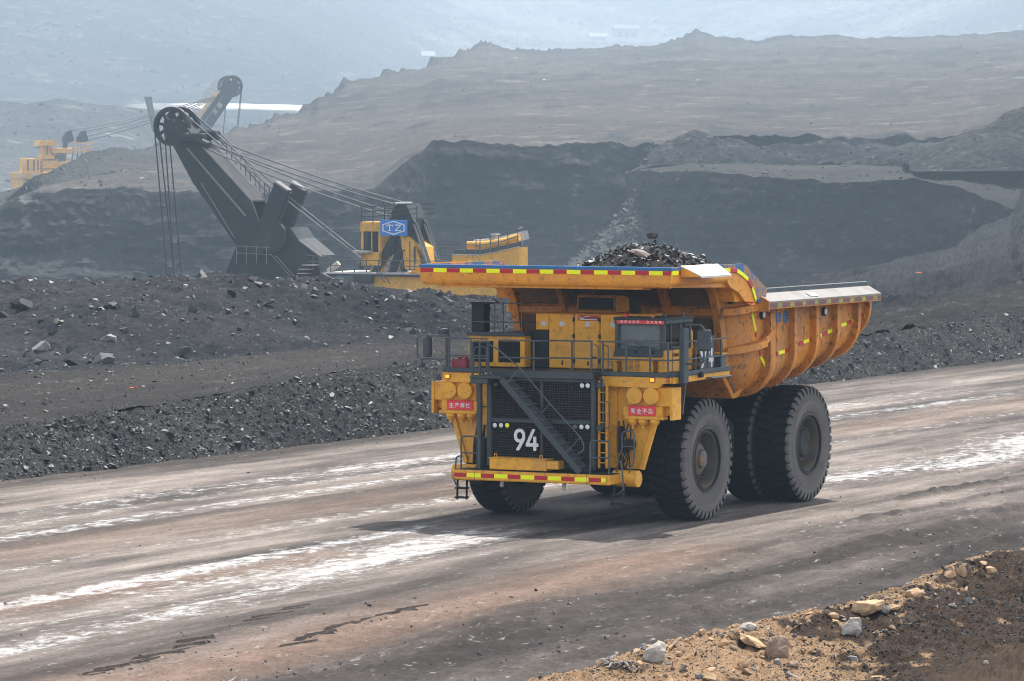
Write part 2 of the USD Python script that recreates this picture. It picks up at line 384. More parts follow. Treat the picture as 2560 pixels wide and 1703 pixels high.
earth_mat('track_mud', (.075, .063, .055), (.105, .088, .077), (.15, .125, .11), .3, 2., 8.)
earth_mat('pit_earth', (.04, .042, .046), (.06, .06, .062), (.11, .105, .1), .05, .5, 2., bump=.6)
# the haul road: mud and dust drawn out along the way the trucks go, and wet streaks where 'wet' says so, sky sheen partly put into their pale colour
M['road_earth'] = usdkit.material(stage, '/World/Looks/road_earth', {
    'g': ('geometry', {}), 'm1': ('mapping', {'mapping_type': 'point', 'rotation': (0, 0, -TH)}),
    'm2': ('mapping', {'mapping_type': 'point', 'scale': (.045, .42, 1)}), 'm3': ('mapping', {'mapping_type': 'point', 'scale': (.38, 1.5, 1)}), 'm4': ('mapping', {'mapping_type': 'point', 'scale': (1.1, 2.6, 1)}), 'n4': ('noise_texture', {'scale': 1.0, 'detail': 9.0, 'roughness': .78}),
    'n1': ('noise_texture', {'scale': 1.0, 'detail': 7.0, 'roughness': .62}), 'n2': ('noise_texture', {'scale': 1.0, 'detail': 8.0, 'roughness': .7}),
    'nf': ('noise_texture', {'scale': 7.0, 'detail': 6.0, 'roughness': .7}), 'nb': ('noise_texture', {'scale': .11, 'detail': 3.0}),
    'r1': ('rgb_ramp', {'ramp': [(.28, (.040, .036, .034)), (.39, (.072, .063, .057)), (.48, (.118, .100, .089)), (.58, (.185, .157, .139)), (.75, (.31, .275, .247))]}),
    'a2': ('attribute', {'attribute': 'dark'}), 'x0': ('mix', {'color2': (.028, .024, .022)}),
    'a3': ('attribute', {'attribute': 'brown'}), 'x1': ('mix', {'color2': (.185, .125, .095)}),
    'rf': ('rgb_ramp', {'ramp': [(.28, (.62,) * 3), (.5, (1.0,) * 3), (.78, (1.4,) * 3)]}), 'x3': ('mix', {'mix_type': 'multiply', 'fac': 1.0}),
    'r2': ('rgb_ramp', {'ramp': [(.35, (.75,) * 3), (.65, (1.18,) * 3)]}), 'x5': ('mix', {'mix_type': 'multiply', 'fac': 1.0}),
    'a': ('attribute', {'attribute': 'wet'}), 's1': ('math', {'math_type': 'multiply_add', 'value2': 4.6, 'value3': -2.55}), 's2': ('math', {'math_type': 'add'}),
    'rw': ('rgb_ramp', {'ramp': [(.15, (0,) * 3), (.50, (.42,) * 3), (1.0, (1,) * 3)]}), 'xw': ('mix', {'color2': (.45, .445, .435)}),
    'rr': ('rgb_ramp', {'ramp': [(0, (.92,) * 3), (1, (.30,) * 3)]}), 'rs': ('rgb_ramp', {'ramp': [(0, (.10,) * 3), (1, (.55,) * 3)]}),
    'b': ('bump', {'strength': .7, 'distance': .07}), 'p': ('principled_bsdf', {'specular_ior_level': .12})},
    [('g.position', 'm1.vector'), ('m1.vector', 'm2.vector'), ('m1.vector', 'm3.vector'), ('m2.vector', 'n1.vector'), ('m3.vector', 'n2.vector'), ('g.position', 'nf.vector'),
     ('n1.fac', 'r1.fac'), ('r1.color', 'x0.color1'), ('a2.fac', 'x0.fac'), ('x0.color', 'x1.color1'), ('a3.fac', 'x1.fac'), ('nf.fac', 'rf.fac'),
     ('x1.color', 'x5.color1'), ('n2.fac', 'r2.fac'), ('r2.color', 'x5.color2'), ('x5.color', 'x3.color1'), ('rf.color', 'x3.color2'),
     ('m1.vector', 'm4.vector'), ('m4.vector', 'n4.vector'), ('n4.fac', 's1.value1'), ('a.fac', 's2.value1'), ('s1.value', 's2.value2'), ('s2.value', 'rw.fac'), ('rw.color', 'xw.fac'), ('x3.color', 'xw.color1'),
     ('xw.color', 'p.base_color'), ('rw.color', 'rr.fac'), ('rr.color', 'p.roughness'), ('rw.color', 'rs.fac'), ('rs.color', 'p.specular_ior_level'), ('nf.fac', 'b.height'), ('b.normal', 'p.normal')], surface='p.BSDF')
M['pit_dust'] = usdkit.material(stage, '/World/Looks/pit_dust', {'v': ('principled_volume', {'color': [0.52, 0.63, 0.73], 'density': 0.00066, 'anisotropy': .25})}, [], volume='v.volume')
M['haze'] = usdkit.material(stage, '/World/Looks/haze', {'v': ('principled_volume', {'color': [0.58, 0.8, 1.0], 'density': 0.00014, 'anisotropy': .25})}, [], volume='v.volume')
# ---------------------------------------------------------------- terrain
def fbm(p, f, octv=5, seed=0):
    return meshkit.fbm(np.asarray(p) * f, octv, seed) - .5


def sheet(curves, q, rows, smooth=True, noise=None):
    """a surface through curves that each run from left to right; q: x/y of its columns; rows: steps between neighbouring curves"""
    Y, Z = [], []
    for c in curves:
        c = np.asarray(c, float); k = c[:, 0] / c[:, 1]; o = np.argsort(k)
        Y.append(np.interp(q, k[o], c[o, 1])); Z.append(np.interp(q, k[o], c[o, 2]))
    Y, Z = np.array(Y), np.array(Z)
    knots = np.arange(len(curves), dtype=float)
    t = np.concatenate([np.linspace(i, i + 1, r, endpoint=False) for i, r in enumerate(rows)] + [[len(curves) - 1.0]])
    if smooth:
        from scipy.interpolate import PchipInterpolator
        Yt, Zt = PchipInterpolator(knots, Y)(t), PchipInterpolator(knots, Z)(t)
    else:
        i = np.minimum(t.astype(int), len(curves) - 2); w = (t - i)[:, None]
        Yt, Zt = Y[i] * (1 - w) + Y[i + 1] * w, Z[i] * (1 - w) + Z[i + 1] * w
    P = np.stack([q[None] * Yt, Yt, Zt], -1)
    if noise is not None:
        P = noise(P, t[:, None] * np.ones_like(Yt))
    return P, t


def grid_faces(m, n):
    i, j = np.meshgrid(np.arange(m - 1), np.arange(n - 1), indexing='ij')
    f = np.stack([i * n + j, i * n + j + 1, (i + 1) * n + j + 1, (i + 1) * n + j], -1).reshape(-1, 4)
    return np.vstack([f[:, [0, 1, 2]], f[:, [0, 2, 3]]])


def ground(name, P, mat, smooth=True, prim=None, kind='structure', label=None, cat=None):
    m, n = P.shape[:2]
    v, f = P.reshape(-1, 3), grid_faces(m, n)
    # faces look up
    a = np.cross(v[f[:, 1]] - v[f[:, 0]], v[f[:, 2]] - v[f[:, 0]])
    if a[:, 2].sum() < 0:
        f = f[:, ::-1]
    return obj(name, (v, f), mat, smooth=smooth, prim={k: (x.ravel(), 'f') for k, x in (prim or {}).items()}, kind=kind, label=label, cat=cat)


rng = np.random.default_rng(11)


def make_rocks(k, n, seed, flat=.75, sharp=True):
    out = []
    r = np.random.default_rng(seed)
    for _ in range(k):
        p = r.normal(size=(n, 3)); p /= np.linalg.norm(p, axis=1, keepdims=True)
        p *= r.uniform(.75, 1.0, (n, 1)) * np.array([1.0, r.uniform(.55, .95), r.uniform(.4, 1) * flat])
        h = trimesh.convex.convex_hull(p)
        if h.volume < 0:
            h.invert()
        out.append((np.array(h.vertices), np.array(h.faces)))
    return out


ROCKS = make_rocks(14, 11, 5)
CHIPS = make_rocks(14, 8, 6, .6)


def rotations(n, r, tilt=.6):
    a, b, c = r.uniform(0, 2 * np.pi, n), r.normal(0, tilt, n), r.normal(0, tilt, n)
    ca, sa, cb, sb, cc, sc = np.cos(a), np.sin(a), np.cos(b), np.sin(b), np.cos(c), np.sin(c)
    Z = np.zeros(n); O = np.ones(n)
    Rz = np.stack([ca, -sa, Z, sa, ca, Z, Z, Z, O], -1).reshape(n, 3, 3)
    Rx = np.stack([O, Z, Z, Z, cb, -sb, Z, sb, cb], -1).reshape(n, 3, 3)
    Ry = np.stack([cc, Z, sc, Z, O, Z, -sc, Z, cc], -1).reshape(n, 3, 3)
    return Rx @ Ry @ Rz


def scatter(name, pos, size, mat, seed, variants=None, label=None, cat='stones', tilt=.6, sink=.15):
    """loose stones that nobody could count, as one mesh"""
    variants = variants or CHIPS
    r = np.random.default_rng(seed)
    k = r.integers(0, len(variants), len(pos)); R = rotations(len(pos), r, tilt)
    V, F, n = [], [], 0
    for i, (v, f) in enumerate(variants):
        s = np.nonzero(k == i)[0]
        if not len(s):
            continue
        w = np.einsum('nij,vj->nvi', R[s], v) * size[s][:, None, None] * .5 + (pos[s] - np.array([0, 0, 1.0]) * size[s][:, None] * sink)[:, None]
        V.append(w.reshape(-1, 3)); F.append((f[None] + (np.arange(len(s)) * len(v))[:, None, None]).reshape(-1, 3) + n); n += len(s) * len(v)
    return obj(name, (np.vstack(V), np.vstack(F)), mat, label=label, cat=cat, kind='stuff')


def pick(P, n, r, rows=None, weight=None):
    """n random spots on a grid surface"""
    m, c = P.shape[:2]
    i = r.integers(*(rows or (0, m - 1)), n); j = r.integers(0, c - 1, n)
    if weight is not None:
        keep = r.uniform(size=n) < weight(P[i, j]); i, j = i[keep], j[keep]
    u, w = r.uniform(size=(2, len(i), 1))
    return (P[i, j] * (1 - u) + P[i + 1, j] * u) * (1 - w) + (P[i, j + 1] * (1 - u) + P[i + 1, j + 1] * u) * w


def power(n, lo, hi, r, k=2.2):
    u = r.uniform(size=n)
    return (lo ** (1 - k) + u * (hi ** (1 - k) - lo ** (1 - k))) ** (1 / (1 - k))


def road_xy(x, y):
    """world -> along and across the haul road"""
    d = np.stack([x - TR0[0], y - TR0[1]], -1)
    return d @ RX, d @ RY


def bump1(t, c, w):
    return np.exp(-((t - c) / w) ** 2)


# ---- road and the flat ground about it: one sheet at z = 0
_d = np.concatenate([np.geomspace(60, 84, 12, endpoint=False), np.geomspace(84, 235, 330, endpoint=False), np.geomspace(235, 420, 14)])
_q = np.concatenate([np.linspace(-.75, -.17, 30, endpoint=False), np.linspace(-.17, .17, 620, endpoint=False), np.linspace(.17, .75, 30)])
D_, Q_ = np.meshgrid(_d, _q, indexing='ij')
X_ = D_ * Q_
S_, T_ = road_xy(X_, D_)
pz = np.stack([X_, D_, 0 * X_], -1)
zr = .10 * fbm(np.stack([S_ * .05, T_ * .35, 0 * S_], -1), 1.0, 4, 3) + .05 * fbm(pz, .9, 4, 5)
shoulder = np.clip((T_ - 5.5) / 4, 0, 1)
zr += shoulder * (.50 * fbm(np.stack([S_ * .08, T_ * .55, 0 * S_], -1), 1.0, 5, 8) + .22 * fbm(pz, 1.8, 4, 9) - .03)
wob = 1.6 * fbm(np.stack([S_ * .04, 0 * S_, 0 * S_], -1), 1.0, 3, 21)
row = np.zeros_like(S_)
for c_, w_, k_ in ((8.3, .55, 1), (11.5, .8, 2), (14.5, .7, 3), (18.0, .9, 4), (6.3, .3, 5)):
    row = np.maximum(row, bump1(T_, c_ + wob * 1.5, w_) * np.clip(.15 + 3.2 * fbm(np.stack([S_ * .07, 0 * S_ + k_, 0 * S_], -1), 1.0, 3, 60 + k_), 0, 1))
ruts = np.zeros_like(S_)
for c_ in (-17.0, -14.6, -11.6, -9.0, -6.6, -3.2, -1.6, 2.0, 4.0, 5.2):
    ruts += bump1(T_, c_ + wob * .7, .38) * np.clip(.5 + 2 * fbm(np.stack([S_ * .05, 0 * S_ + c_, 0 * S_], -1), 1.0, 3, 88), 0, 1.2) - .55 * bump1(T_, c_ + .75 + wob * .7, .28)
zr -= .055 * ruts
zr += row * (.16 + .30 * fbm(pz, 2.0, 4, 19))
near_truck = np.exp(-((np.abs(S_ + 4) / 9) ** 4)) * np.exp(-((np.abs(T_) / 5.5) ** 4))
zr = zr * (1 - near_truck) - .012 * near_truck
zr -= np.clip((D_ - 240) / 60, 0, 1) * 4.0 + np.clip((74 - D_) / 10, 0, 1) * 1.5
zr -= np.clip((-27.5 - T_) / 3, 0, 1) * .9      # goes under the bank beyond the road
row_P = row
# where pale wet streaks lie, across the road at T for each stretch of it
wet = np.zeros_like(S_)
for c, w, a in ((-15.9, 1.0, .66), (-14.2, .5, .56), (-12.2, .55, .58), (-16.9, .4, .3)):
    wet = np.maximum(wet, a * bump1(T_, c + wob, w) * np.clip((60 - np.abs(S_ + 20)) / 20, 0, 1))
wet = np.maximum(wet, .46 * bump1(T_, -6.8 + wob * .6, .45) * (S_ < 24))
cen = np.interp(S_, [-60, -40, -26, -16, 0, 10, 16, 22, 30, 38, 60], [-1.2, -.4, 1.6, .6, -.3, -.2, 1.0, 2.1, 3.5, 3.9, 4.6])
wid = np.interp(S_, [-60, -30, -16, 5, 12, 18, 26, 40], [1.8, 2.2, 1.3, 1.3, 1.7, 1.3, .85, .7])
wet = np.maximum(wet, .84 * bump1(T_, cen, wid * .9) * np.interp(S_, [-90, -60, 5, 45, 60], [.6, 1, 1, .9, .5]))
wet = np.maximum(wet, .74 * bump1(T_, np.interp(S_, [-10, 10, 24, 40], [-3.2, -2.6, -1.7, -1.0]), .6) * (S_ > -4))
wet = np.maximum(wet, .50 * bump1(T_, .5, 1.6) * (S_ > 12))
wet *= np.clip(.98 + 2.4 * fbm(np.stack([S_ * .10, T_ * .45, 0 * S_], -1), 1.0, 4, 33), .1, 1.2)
wet *= 1 - .95 * np.exp(-((np.abs(S_ + 2.2) / 8.6) ** 6)) * np.exp(-((np.abs(T_) / 4.6) ** 6))  # streaks cut out beneath the truck, deepening its shadow in the colour
dark = np.clip((T_ - 6.5 - 6 * fbm(pz, .12, 4, 4)) / 3, 0, 1) * np.clip(.72 + 1.1 * fbm(np.stack([S_ * .08, T_ * .6, 0 * S_], -1), 1., 4, 6), .3, .95)
dark = np.maximum(dark, .9 * row)
dark = np.maximum(dark, .75 * bump1(T_, np.interp(S_, [10, 24, 40], [3.2, 5.6, 7.2]), .9) * np.clip((S_ - 6) / 8, 0, 1))
dark = np.maximum(dark, .55 * bump1(T_, -10.8 + wob, .6) * (S_ > -12))
dark = np.maximum(dark, .7 * np.clip((-19.8 - T_ + 1.5 * wob) / 3, 0, 1))
brown = np.maximum(.75 * bump1(T_, np.interp(S_, [5, 38], [7.2, 9.2]), 1.6) * np.clip((S_ - 4) / 8, 0, 1), .55 * bump1(T_, -1.0, 1.0) * (S_ > 14))
brown = np.maximum(brown, .4 * bump1(T_, -9.0, 1.6))
road_P = pz + np.stack([0 * zr, 0 * zr, zr], -1)
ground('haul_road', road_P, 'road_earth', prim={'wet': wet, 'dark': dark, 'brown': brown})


def road_z(x, y):
    i = np.clip(np.searchsorted(_d, y), 1, len(_d) - 1); j = np.clip(np.searchsorted(_q, np.asarray(x) / y), 1, len(_q) - 1)
    return road_P[i, j, 2]


# ---- bank beyond the road, bench on top of it, rubble heap and ramp, down to the pit floor
Q1 = np.concatenate([np.linspace(-.45, -.15, 20, endpoint=False), np.linspace(-.15, .15, 760, endpoint=False), np.linspace(.15, .45, 20)])
b_top = [[-25.63,131.57,1.02],[-21.41,139.69,1.2],[-17.89,146.47,1.56],[-15.35,151.36,1.68],[-12.63,156.6,1.88],[-9.72,162.2,2.17],[-6.59,168.22,2.42],[-2.35,176.4,2.54],[4.34,189.28,2.35],[14.52,208.88,1.91],[18.4,216.35,1.8],[24.02,227.17,1.98],[28.84,236.46,2.27],[40.88,259.63,2.96]]
foot = np.asarray(b_top, float)
_toe = []
for x, y, z in foot:
    s, t = road_xy(np.array([x]), np.array([y])); w = TR0 + RX * s[0] + RY * (t[0] + 2.3 + z * .25)
    _toe.append((*w, -.25))
_mid = [((a[0] * .5 + b[0] * .5), (a[1] * .5 + b[1] * .5), a[2] * .52 + b[2] * .48) for a, b in zip(b_top, _toe)]


def bank_noise(P, t):
    n = .55 * fbm(P, .5, 4, 41) + .5 * fbm(P, 1.6, 3, 42)
    P = P.copy(); edge = np.clip(t / .3, 0, 1) * np.clip((2.15 - t) / .3, 0, 1)
    P[..., 2] += n * (.35 + .65 * edge) * .8
    return P


bank_P, _t = sheet([_toe, _mid, b_top], Q1, (22, 22), False, bank_noise)
ground('rock_bank', bank_P, 'bank_earth', smooth=False)

b1 = [[-33.08,170.0,1.53],[-26.95,176.0,1.74],[-22.09,181.0,1.81],[-18.65,184.0,1.79],[-15.16,188.0,1.89],[-9.81,198.0,1.91],[-2.82,212.0,1.99],[5.16,225.0,2.06],[12.85,238.0,1.96],[16.89,243.0,1.92],[21.0,247.0,2.03],[32.31,265.0,3.34],[44.85,285.0,5.12]]
b2 = [[-39.86,205.0,4.03],[-32.44,212.0,4.27],[-26.22,215.0,4.47],[-23.99,215.0,4.78],[-18.69,218.0,4.96],[-16.58,220.0,5.04],[-13.29,222.0,4.64],[-11.09,224.0,4.61],[-8.85,226.0,4.36],[-5.39,228.0,3.76],[-3.09,232.0,3.25],[0.53,240.0,2.83],[3.92,250.0,2.49],[8.98,270.0,2.08],[15.65,290.0,1.78],[23.14,310.0,1.87],[29.3,325.0,2.67],[35.92,340.0,3.87],[42.27,355.0,5.86],[48.12,395.0,8.34],[66.03,420.0,12.29]]
b3 = [(x * (y + 14) / y, y + 14, -3.3) for x, y, z in b2]
b4 = [(x * (y + 60) / y, y + 60, -3.6) for x, y, z in b2]
_q0 = -0.0122
_q1 = 0.1097


def bench_noise(P, t):
    P = P.copy(); q = P[..., 0] / P[..., 1]
    left = 1 - np.clip((q - _q0 + .03) / .03, 0, 1)
    n = .30 * fbm(P, .25, 4, 51) + .22 * fbm(P, 1.3, 4, 52)
    heap = np.clip((t - .85) / .3, 0, 1) * np.clip((3 - t) / .5, 0, 1)
    h = 2.3 * fbm(P * [1, 1, .3], .11, 4, 53) + .8 * fbm(P, .5, 4, 54) + .35 * fbm(P, 1.5, 3, 56)
    P[..., 2] += n * (1 + 2 * (1 - left)) + (1 - left) * .5 * fbm(np.stack([road_xy(P[..., 0], P[..., 1])[0] * .08, road_xy(P[..., 0], P[..., 1])[1] * .5, 0 * q], -1), 1.0, 4, 57) + h * heap * (left * 1.0 + (1 - left) * .75)
    return P


bench_P, bench_t = sheet([b_top, b1, b2, b3, b4], Q1, (60, 70, 26, 4), True, bench_noise)
k0 = 56
ground('bench', bench_P[:k0 + 1], 'bench_earth', smooth=True)
ground('rubble_heap', bench_P[k0:], 'heap_earth', smooth=False)

# ---- pit floor far down, cliffs and the plateau above
pf = np.array([[[x, y, -3.4 + 0.0] for x in np.linspace(-260, 260, 40)] for y in np.linspace(225, 640, 40)])
pf[..., 2] += .6 * fbm(pf, .05, 4, 61)
ground('pit_floor', pf, 'pit_earth')

Q2 = np.concatenate([np.linspace(-.5, -.16, 24, endpoint=False), np.linspace(-.16, .15, 800, endpoint=False), np.linspace(.15, .5, 24)])
c_top = [[-81.73,380.0,-0.0],[-52.9,385.0,3.04],[-48.76,387.0,5.2],[-47.28,388.0,6.26],[-45.1,390.0,7.05],[-40.46,392.0,7.79],[-27.78,396.0,7.76],[-13.17,400.0,7.85],[-10.4,405.0,10.15],[-7.56,410.0,12.39],[0.92,412.0,12.22],[15.93,415.0,12.45],[18.88,414.0,13.21],[24.68,418.0,12.8],[35.48,418.0,13.06],[43.27,410.0,13.11],[46.88,385.0,13.38],[55.8,380.0,14.45],[79.35,380.0,14.52]]
c_up = [(x * (y + 14) / y, y + 14, z + .55) for x, y, z in c_top]
outl = [[-83.02,386.0,-0.98],[-53.73,391.0,2.31],[-49.65,394.0,4.81],[-48.37,397.0,6.48],[-47.7,400.0,7.36],[-47.17,408.0,8.67],[-45.51,420.0,9.9],[-43.99,435.0,11.17],[-41.77,455.0,11.87],[-41.21,470.0,12.24],[-39.42,490.0,12.65],[-36.45,505.0,13.42],[-34.84,520.0,14.14],[-33.47,560.0,15.07],[-31.66,580.0,16.47],[-29.66,600.0,17.4],[-28.96,605.0,17.89],[-28.16,612.0,19.54],[-25.4,650.0,22.35],[-20.96,680.0,24.9],[-15.9,705.0,25.77],[-9.82,740.0,28.49],[-5.44,770.0,30.54],[1.75,790.0,30.4],[10.16,810.0,31.3],[27.54,830.0,33.09],[33.94,840.0,34.22],[37.2,845.0,35.83],[42.24,850.0,34.93],[49.26,850.0,33.88],[57.16,850.0,35.37],[65.05,850.0,34.93],[72.07,850.0,34.67],[103.39,850.0,35.8],[124.7,850.0,36.33],[177.33,850.0,37.21]]
o_dn = [(x * (y + 40) / y, y + 40, z - 22) for x, y, z in outl]
o_md = []
_ct = np.asarray(c_up)
for x, y, z in outl:
    k = x / y; yc = np.interp(k, _ct[:, 0] / _ct[:, 1], _ct[:, 1]); zc = np.interp(k, _ct[:, 0] / _ct[:, 1], _ct[:, 2])
    ym = yc * .55 + y * .45; zm = zc * .53 + z * .47
    o_md.append((k * ym, ym, zm))
_k = np.linspace(-.45, .45, 700); _o = np.asarray(o_md); _i = np.argsort(_o[:, 0] / _o[:, 1]); _o = _o[_i]
from scipy.ndimage import gaussian_filter1d
_y = gaussian_filter1d(np.interp(_k, _o[:, 0] / _o[:, 1], _o[:, 1]), 14, mode='nearest'); _z = gaussian_filter1d(np.interp(_k, _o[:, 0] / _o[:, 1], _o[:, 2]), 14, mode='nearest')
o_md = np.stack([_k * _y, _y, _z], 1)


def edge_z(P):
    q = P[..., 0] / P[..., 1] * 400
    o = 0 * q
    return .9 * fbm(np.stack([q, o, o], -1), .12, 4, 171) + 1.0 * fbm(np.stack([q, o, o], -1), .7, 4, 172)


def plateau_noise(P, t):
    P = P.copy()
    P[..., 2] += edge_z(P) * np.clip(1 - t / .35, 0, 1)
    lump = np.clip(1 - np.abs(t - 3) / .20, 0, 1)
    n = .9 * fbm(P, .03, 4, 71) + .45 * fbm(P * [.5, 1, 1], .22, 4, 72) + .16 * fbm(P, 1.0, 3, 77)
    P[..., 2] += n * np.clip(t * 3, .15, 1) * np.clip(P[..., 1] / 500, .6, 1.3) + lump * (4.5 * np.clip(fbm(P, .045, 3, 73) + .05, 0, 1) + 5.5 * fbm(P, .11, 4, 74) + 1.6 * fbm(P, .5, 3, 76) - .4) * np.clip((P[..., 1] - 395) / 200, .12, 1)
    mounds = np.clip(fbm(P * [1, .6, 0], .19, 2, 75) - .17, 0, 1) * 2.6
    P[..., 2] += mounds * np.clip((t - 1.1) / .4, 0, 1) * np.clip((2.9 - t) / .3, 0, 1)
    return P


def soft(c, dy, dz, s):
    c = np.asarray(c); i_ = np.argsort(c[:, 0] / c[:, 1]); c = c[i_]; k_ = c[:, 0] / c[:, 1]
    y_ = gaussian_filter1d(np.interp(_k, k_, c[:, 1]), s, mode='nearest') + dy; z_ = gaussian_filter1d(np.interp(_k, k_, c[:, 2]), s, mode='nearest') + dz
    return np.stack([_k * y_, y_, z_], 1)


c_up2 = soft(c_top, 34, 1.6, 9)
plat_P, plat_t = sheet([c_top, c_up2, o_md, outl, o_dn], Q2, (26, 50, 70, 14), False, plateau_noise)
_lump = np.clip(1.0 - np.abs(plat_t - 3.0) / .16, 0, 1)[:, None] + np.clip(.5 - plat_t / .6, 0, 1)[:, None]
_lf = np.clip((-0.0639 - plat_P[..., 0] / plat_P[..., 1]) / .02, 0, 1) * np.clip((plat_t[:, None] - 1.35 - .5 * fbm(plat_P, .12, 3, 78)) / .35, 0, 1) + np.clip((-0.1022 - plat_P[..., 0] / plat_P[..., 1]) / .012, 0, 1)
_mdn = np.clip(fbm(plat_P * [1, .6, 0], .19, 2, 75) - .14, 0, 1) * 5
_pd = np.clip((.95 * _lump + .75 * np.clip(_lf, 0, 1)) * np.clip(.8 + 1.6 * fbm(plat_P, .2, 3, 79), .3, 1.2) + np.clip(_mdn, 0, .7), 0, .8) + np.clip((plat_t[:, None] - 2.2) * .25, 0, .18) * (plat_P[..., 0] > 40)
ground('plateau', plat_P, 'plateau_earth', prim={'dark': _pd})

c_bot = [(x * (y - 7) / y, y - 7, -3.8) for x, y, z in c_top]
c_md = [(x * (y - 3.0) / y, y - 3.0, z * .45 - 1.8) for x, y, z in c_top]
c_tal = [(x * (y - 18) / y, y - 18, -4.2) for x, y, z in c_top]


def cliff_noise(P, t):
    P = P.copy()
    w = np.clip(t, 0, 1) * np.clip((3.03 - t) / .2, 0, 1)
    g = 5.5 * fbm(P * [1, 0, .12], .055, 4, 81) + 2.6 * fbm(P * [1, 1, .25], .2, 4, 82) + 2.4 * fbm(P * [.35, .35, 2.2], .45, 4, 83) + 1.4 * fbm(P, 1.1, 3, 84)
    P[..., 1] += g * np.clip((3.0 - t) / .25, 0, 1)
    P[..., 2] += edge_z(P) * np.clip((t - 2) / .8, 0, 1)
    P[..., 2] += .8 * fbm(P, .4, 4, 85) * np.clip((2.97 - t) / .2, 0, 1) + 2.0 * np.clip(1 - t / 1.2, 0, 1) * fbm(P * [1, 0, 0], .08, 3, 86)
    return P


cliff_P, _ = sheet([c_tal, c_bot, c_md, c_top], Q2, (8, 26, 26), False, cliff_noise)
_cq = cliff_P[..., 0] / cliff_P[..., 1]
_cp = .55 * np.clip(1 - np.abs(_cq - -0.0252) / 0.01, 0, 1) ** .5 + .35 * bump1(_cq + .006 * fbm(cliff_P, .15, 3, 88), 0.0332, .003) + .3 * bump1(_cq + .006 * fbm(cliff_P, .15, 3, 89), 0.0157, .002) + .5 * bump1(_cq, -0.1156, .005) + .08
_cp = (_cp + .5 * np.clip(1.35 - _, 0, 1)[:, None]) * np.clip(.7 + 3.2 * fbm(cliff_P * [1, .6, .09], .32, 4, 87), 0, 1.4)
ground('pit_cliff', cliff_P, 'cliff_coal', smooth=False, prim={'pale': _cp})

# a lower step of the pit wall on the right
Q3 = np.linspace(0.027, .30, 520)
l_back = [[11.11,411.0,9.29],[12.44,413.0,9.97],[17.95,412.0,10.52],[26.33,410.0,10.27],[34.64,408.0,10.27],[40.66,405.0,10.41],[48.72,400.0,10.66],[62.58,398.0,10.99],[107.82,398.0,10.99]]
l_front = [[11.1,410.5,9.29],[11.78,402.0,9.66],[13.98,396.0,9.68],[17.08,392.0,9.58],[24.73,385.0,8.97],[30.3,380.0,8.68],[35.82,376.0,8.82],[39.28,372.0,8.23],[43.46,365.0,6.4],[49.47,362.0,6.14],[97.6,360.0,5.05]]
l_md = [(x * (y - 2.2) / y, y - 2.2, z * .45 - 1.8) for x, y, z in l_front]
l_bot = [(x * (y - 6) / y, y - 6, -3.8) for x, y, z in l_front]
l_tal = [(x * (y - 16) / y, y - 16, -4.2) for x, y, z in l_front]


def low_noise(P, t):
    P = P.copy(); q = P[..., 0] / P[..., 1]; e = np.clip((q - Q3[0]) / .004, 0, 1)
    g = 4.0 * fbm(P * [1, 0, .12], .06, 4, 91) + 2.2 * fbm(P * [1, 1, .25], .2, 4, 92) + 2.2 * fbm(P * [.35, .35, 2.2], .45, 4, 93) + 1.2 * fbm(P, 1.1, 3, 94)
    P[..., 1] += g * e * np.clip((3.0 - t) / .25, 0, 1)
    P[..., 2] += edge_z(P * [1.3, 1, 1]) * .4 * e * np.clip((t - 2) / .8, 0, 1) * np.clip((3.6 - t) / .5, 0, 1)
    shelf = np.clip((t - 2.9) / .2, 0, 1) * np.clip((4.05 - t) / .3, .35, 1)
    P[..., 2] += e * shelf * (.9 * fbm(P, .12, 4, 95) + .5 * fbm(P, .6, 3, 96))
    return P


low_P, low_t = sheet([l_tal, l_bot, l_md, l_front, l_back], Q3, (6, 22, 22, 26), False, low_noise)
_k = int(np.searchsorted(low_t, 3.0))
_lp = np.clip(.06 + 1.3 * fbm(low_P * [1, .6, .09], .32, 4, 97) + .3 * bump1(low_P[..., 0] / low_P[..., 1] + .008 * fbm(low_P, .12, 3, 98), 0.0539, .003) + .45 * np.clip(1.3 - low_t, 0, 1)[:, None], 0, .8)
ground('pit_cliff_step', low_P[:_k + 1], 'cliff_coal', smooth=False, prim={'pale': _lp[:_k + 1]})
ground('pit_shelf', low_P[_k:], 'shelf_earth', smooth=True)

# dumped mounds along the shelf under the upper cliff, and the slope of loose rock beside the step
def mound(name, c, r, h, mat, seed, n=56, stretch=(1, 1), rough=1.0):
    """a loose conical heap standing at c"""
    a = np.linspace(-1, 1, n); U, V = np.meshgrid(a, a, indexing='ij')
    P = np.stack([c[0] + U * r * stretch[0], c[1] + V * r * stretch[1], 0 * U], -1)
    d = np.sqrt(U ** 2 + V ** 2) * (1 + .5 * fbm(np.stack([U, V, 0 * U], -1), 1.6, 3, seed))
    P[..., 2] = c[2] + h * (np.clip(1 - d, 0, 1) ** .85) - .35 + rough * h * .35 * fbm(P, 2.2 / r, 4, seed + 1) * np.clip(1.2 - d, 0, 1) - .8 * np.clip(d - .95, 0, 1)
    return ground(name, P, mat, smooth=False), P


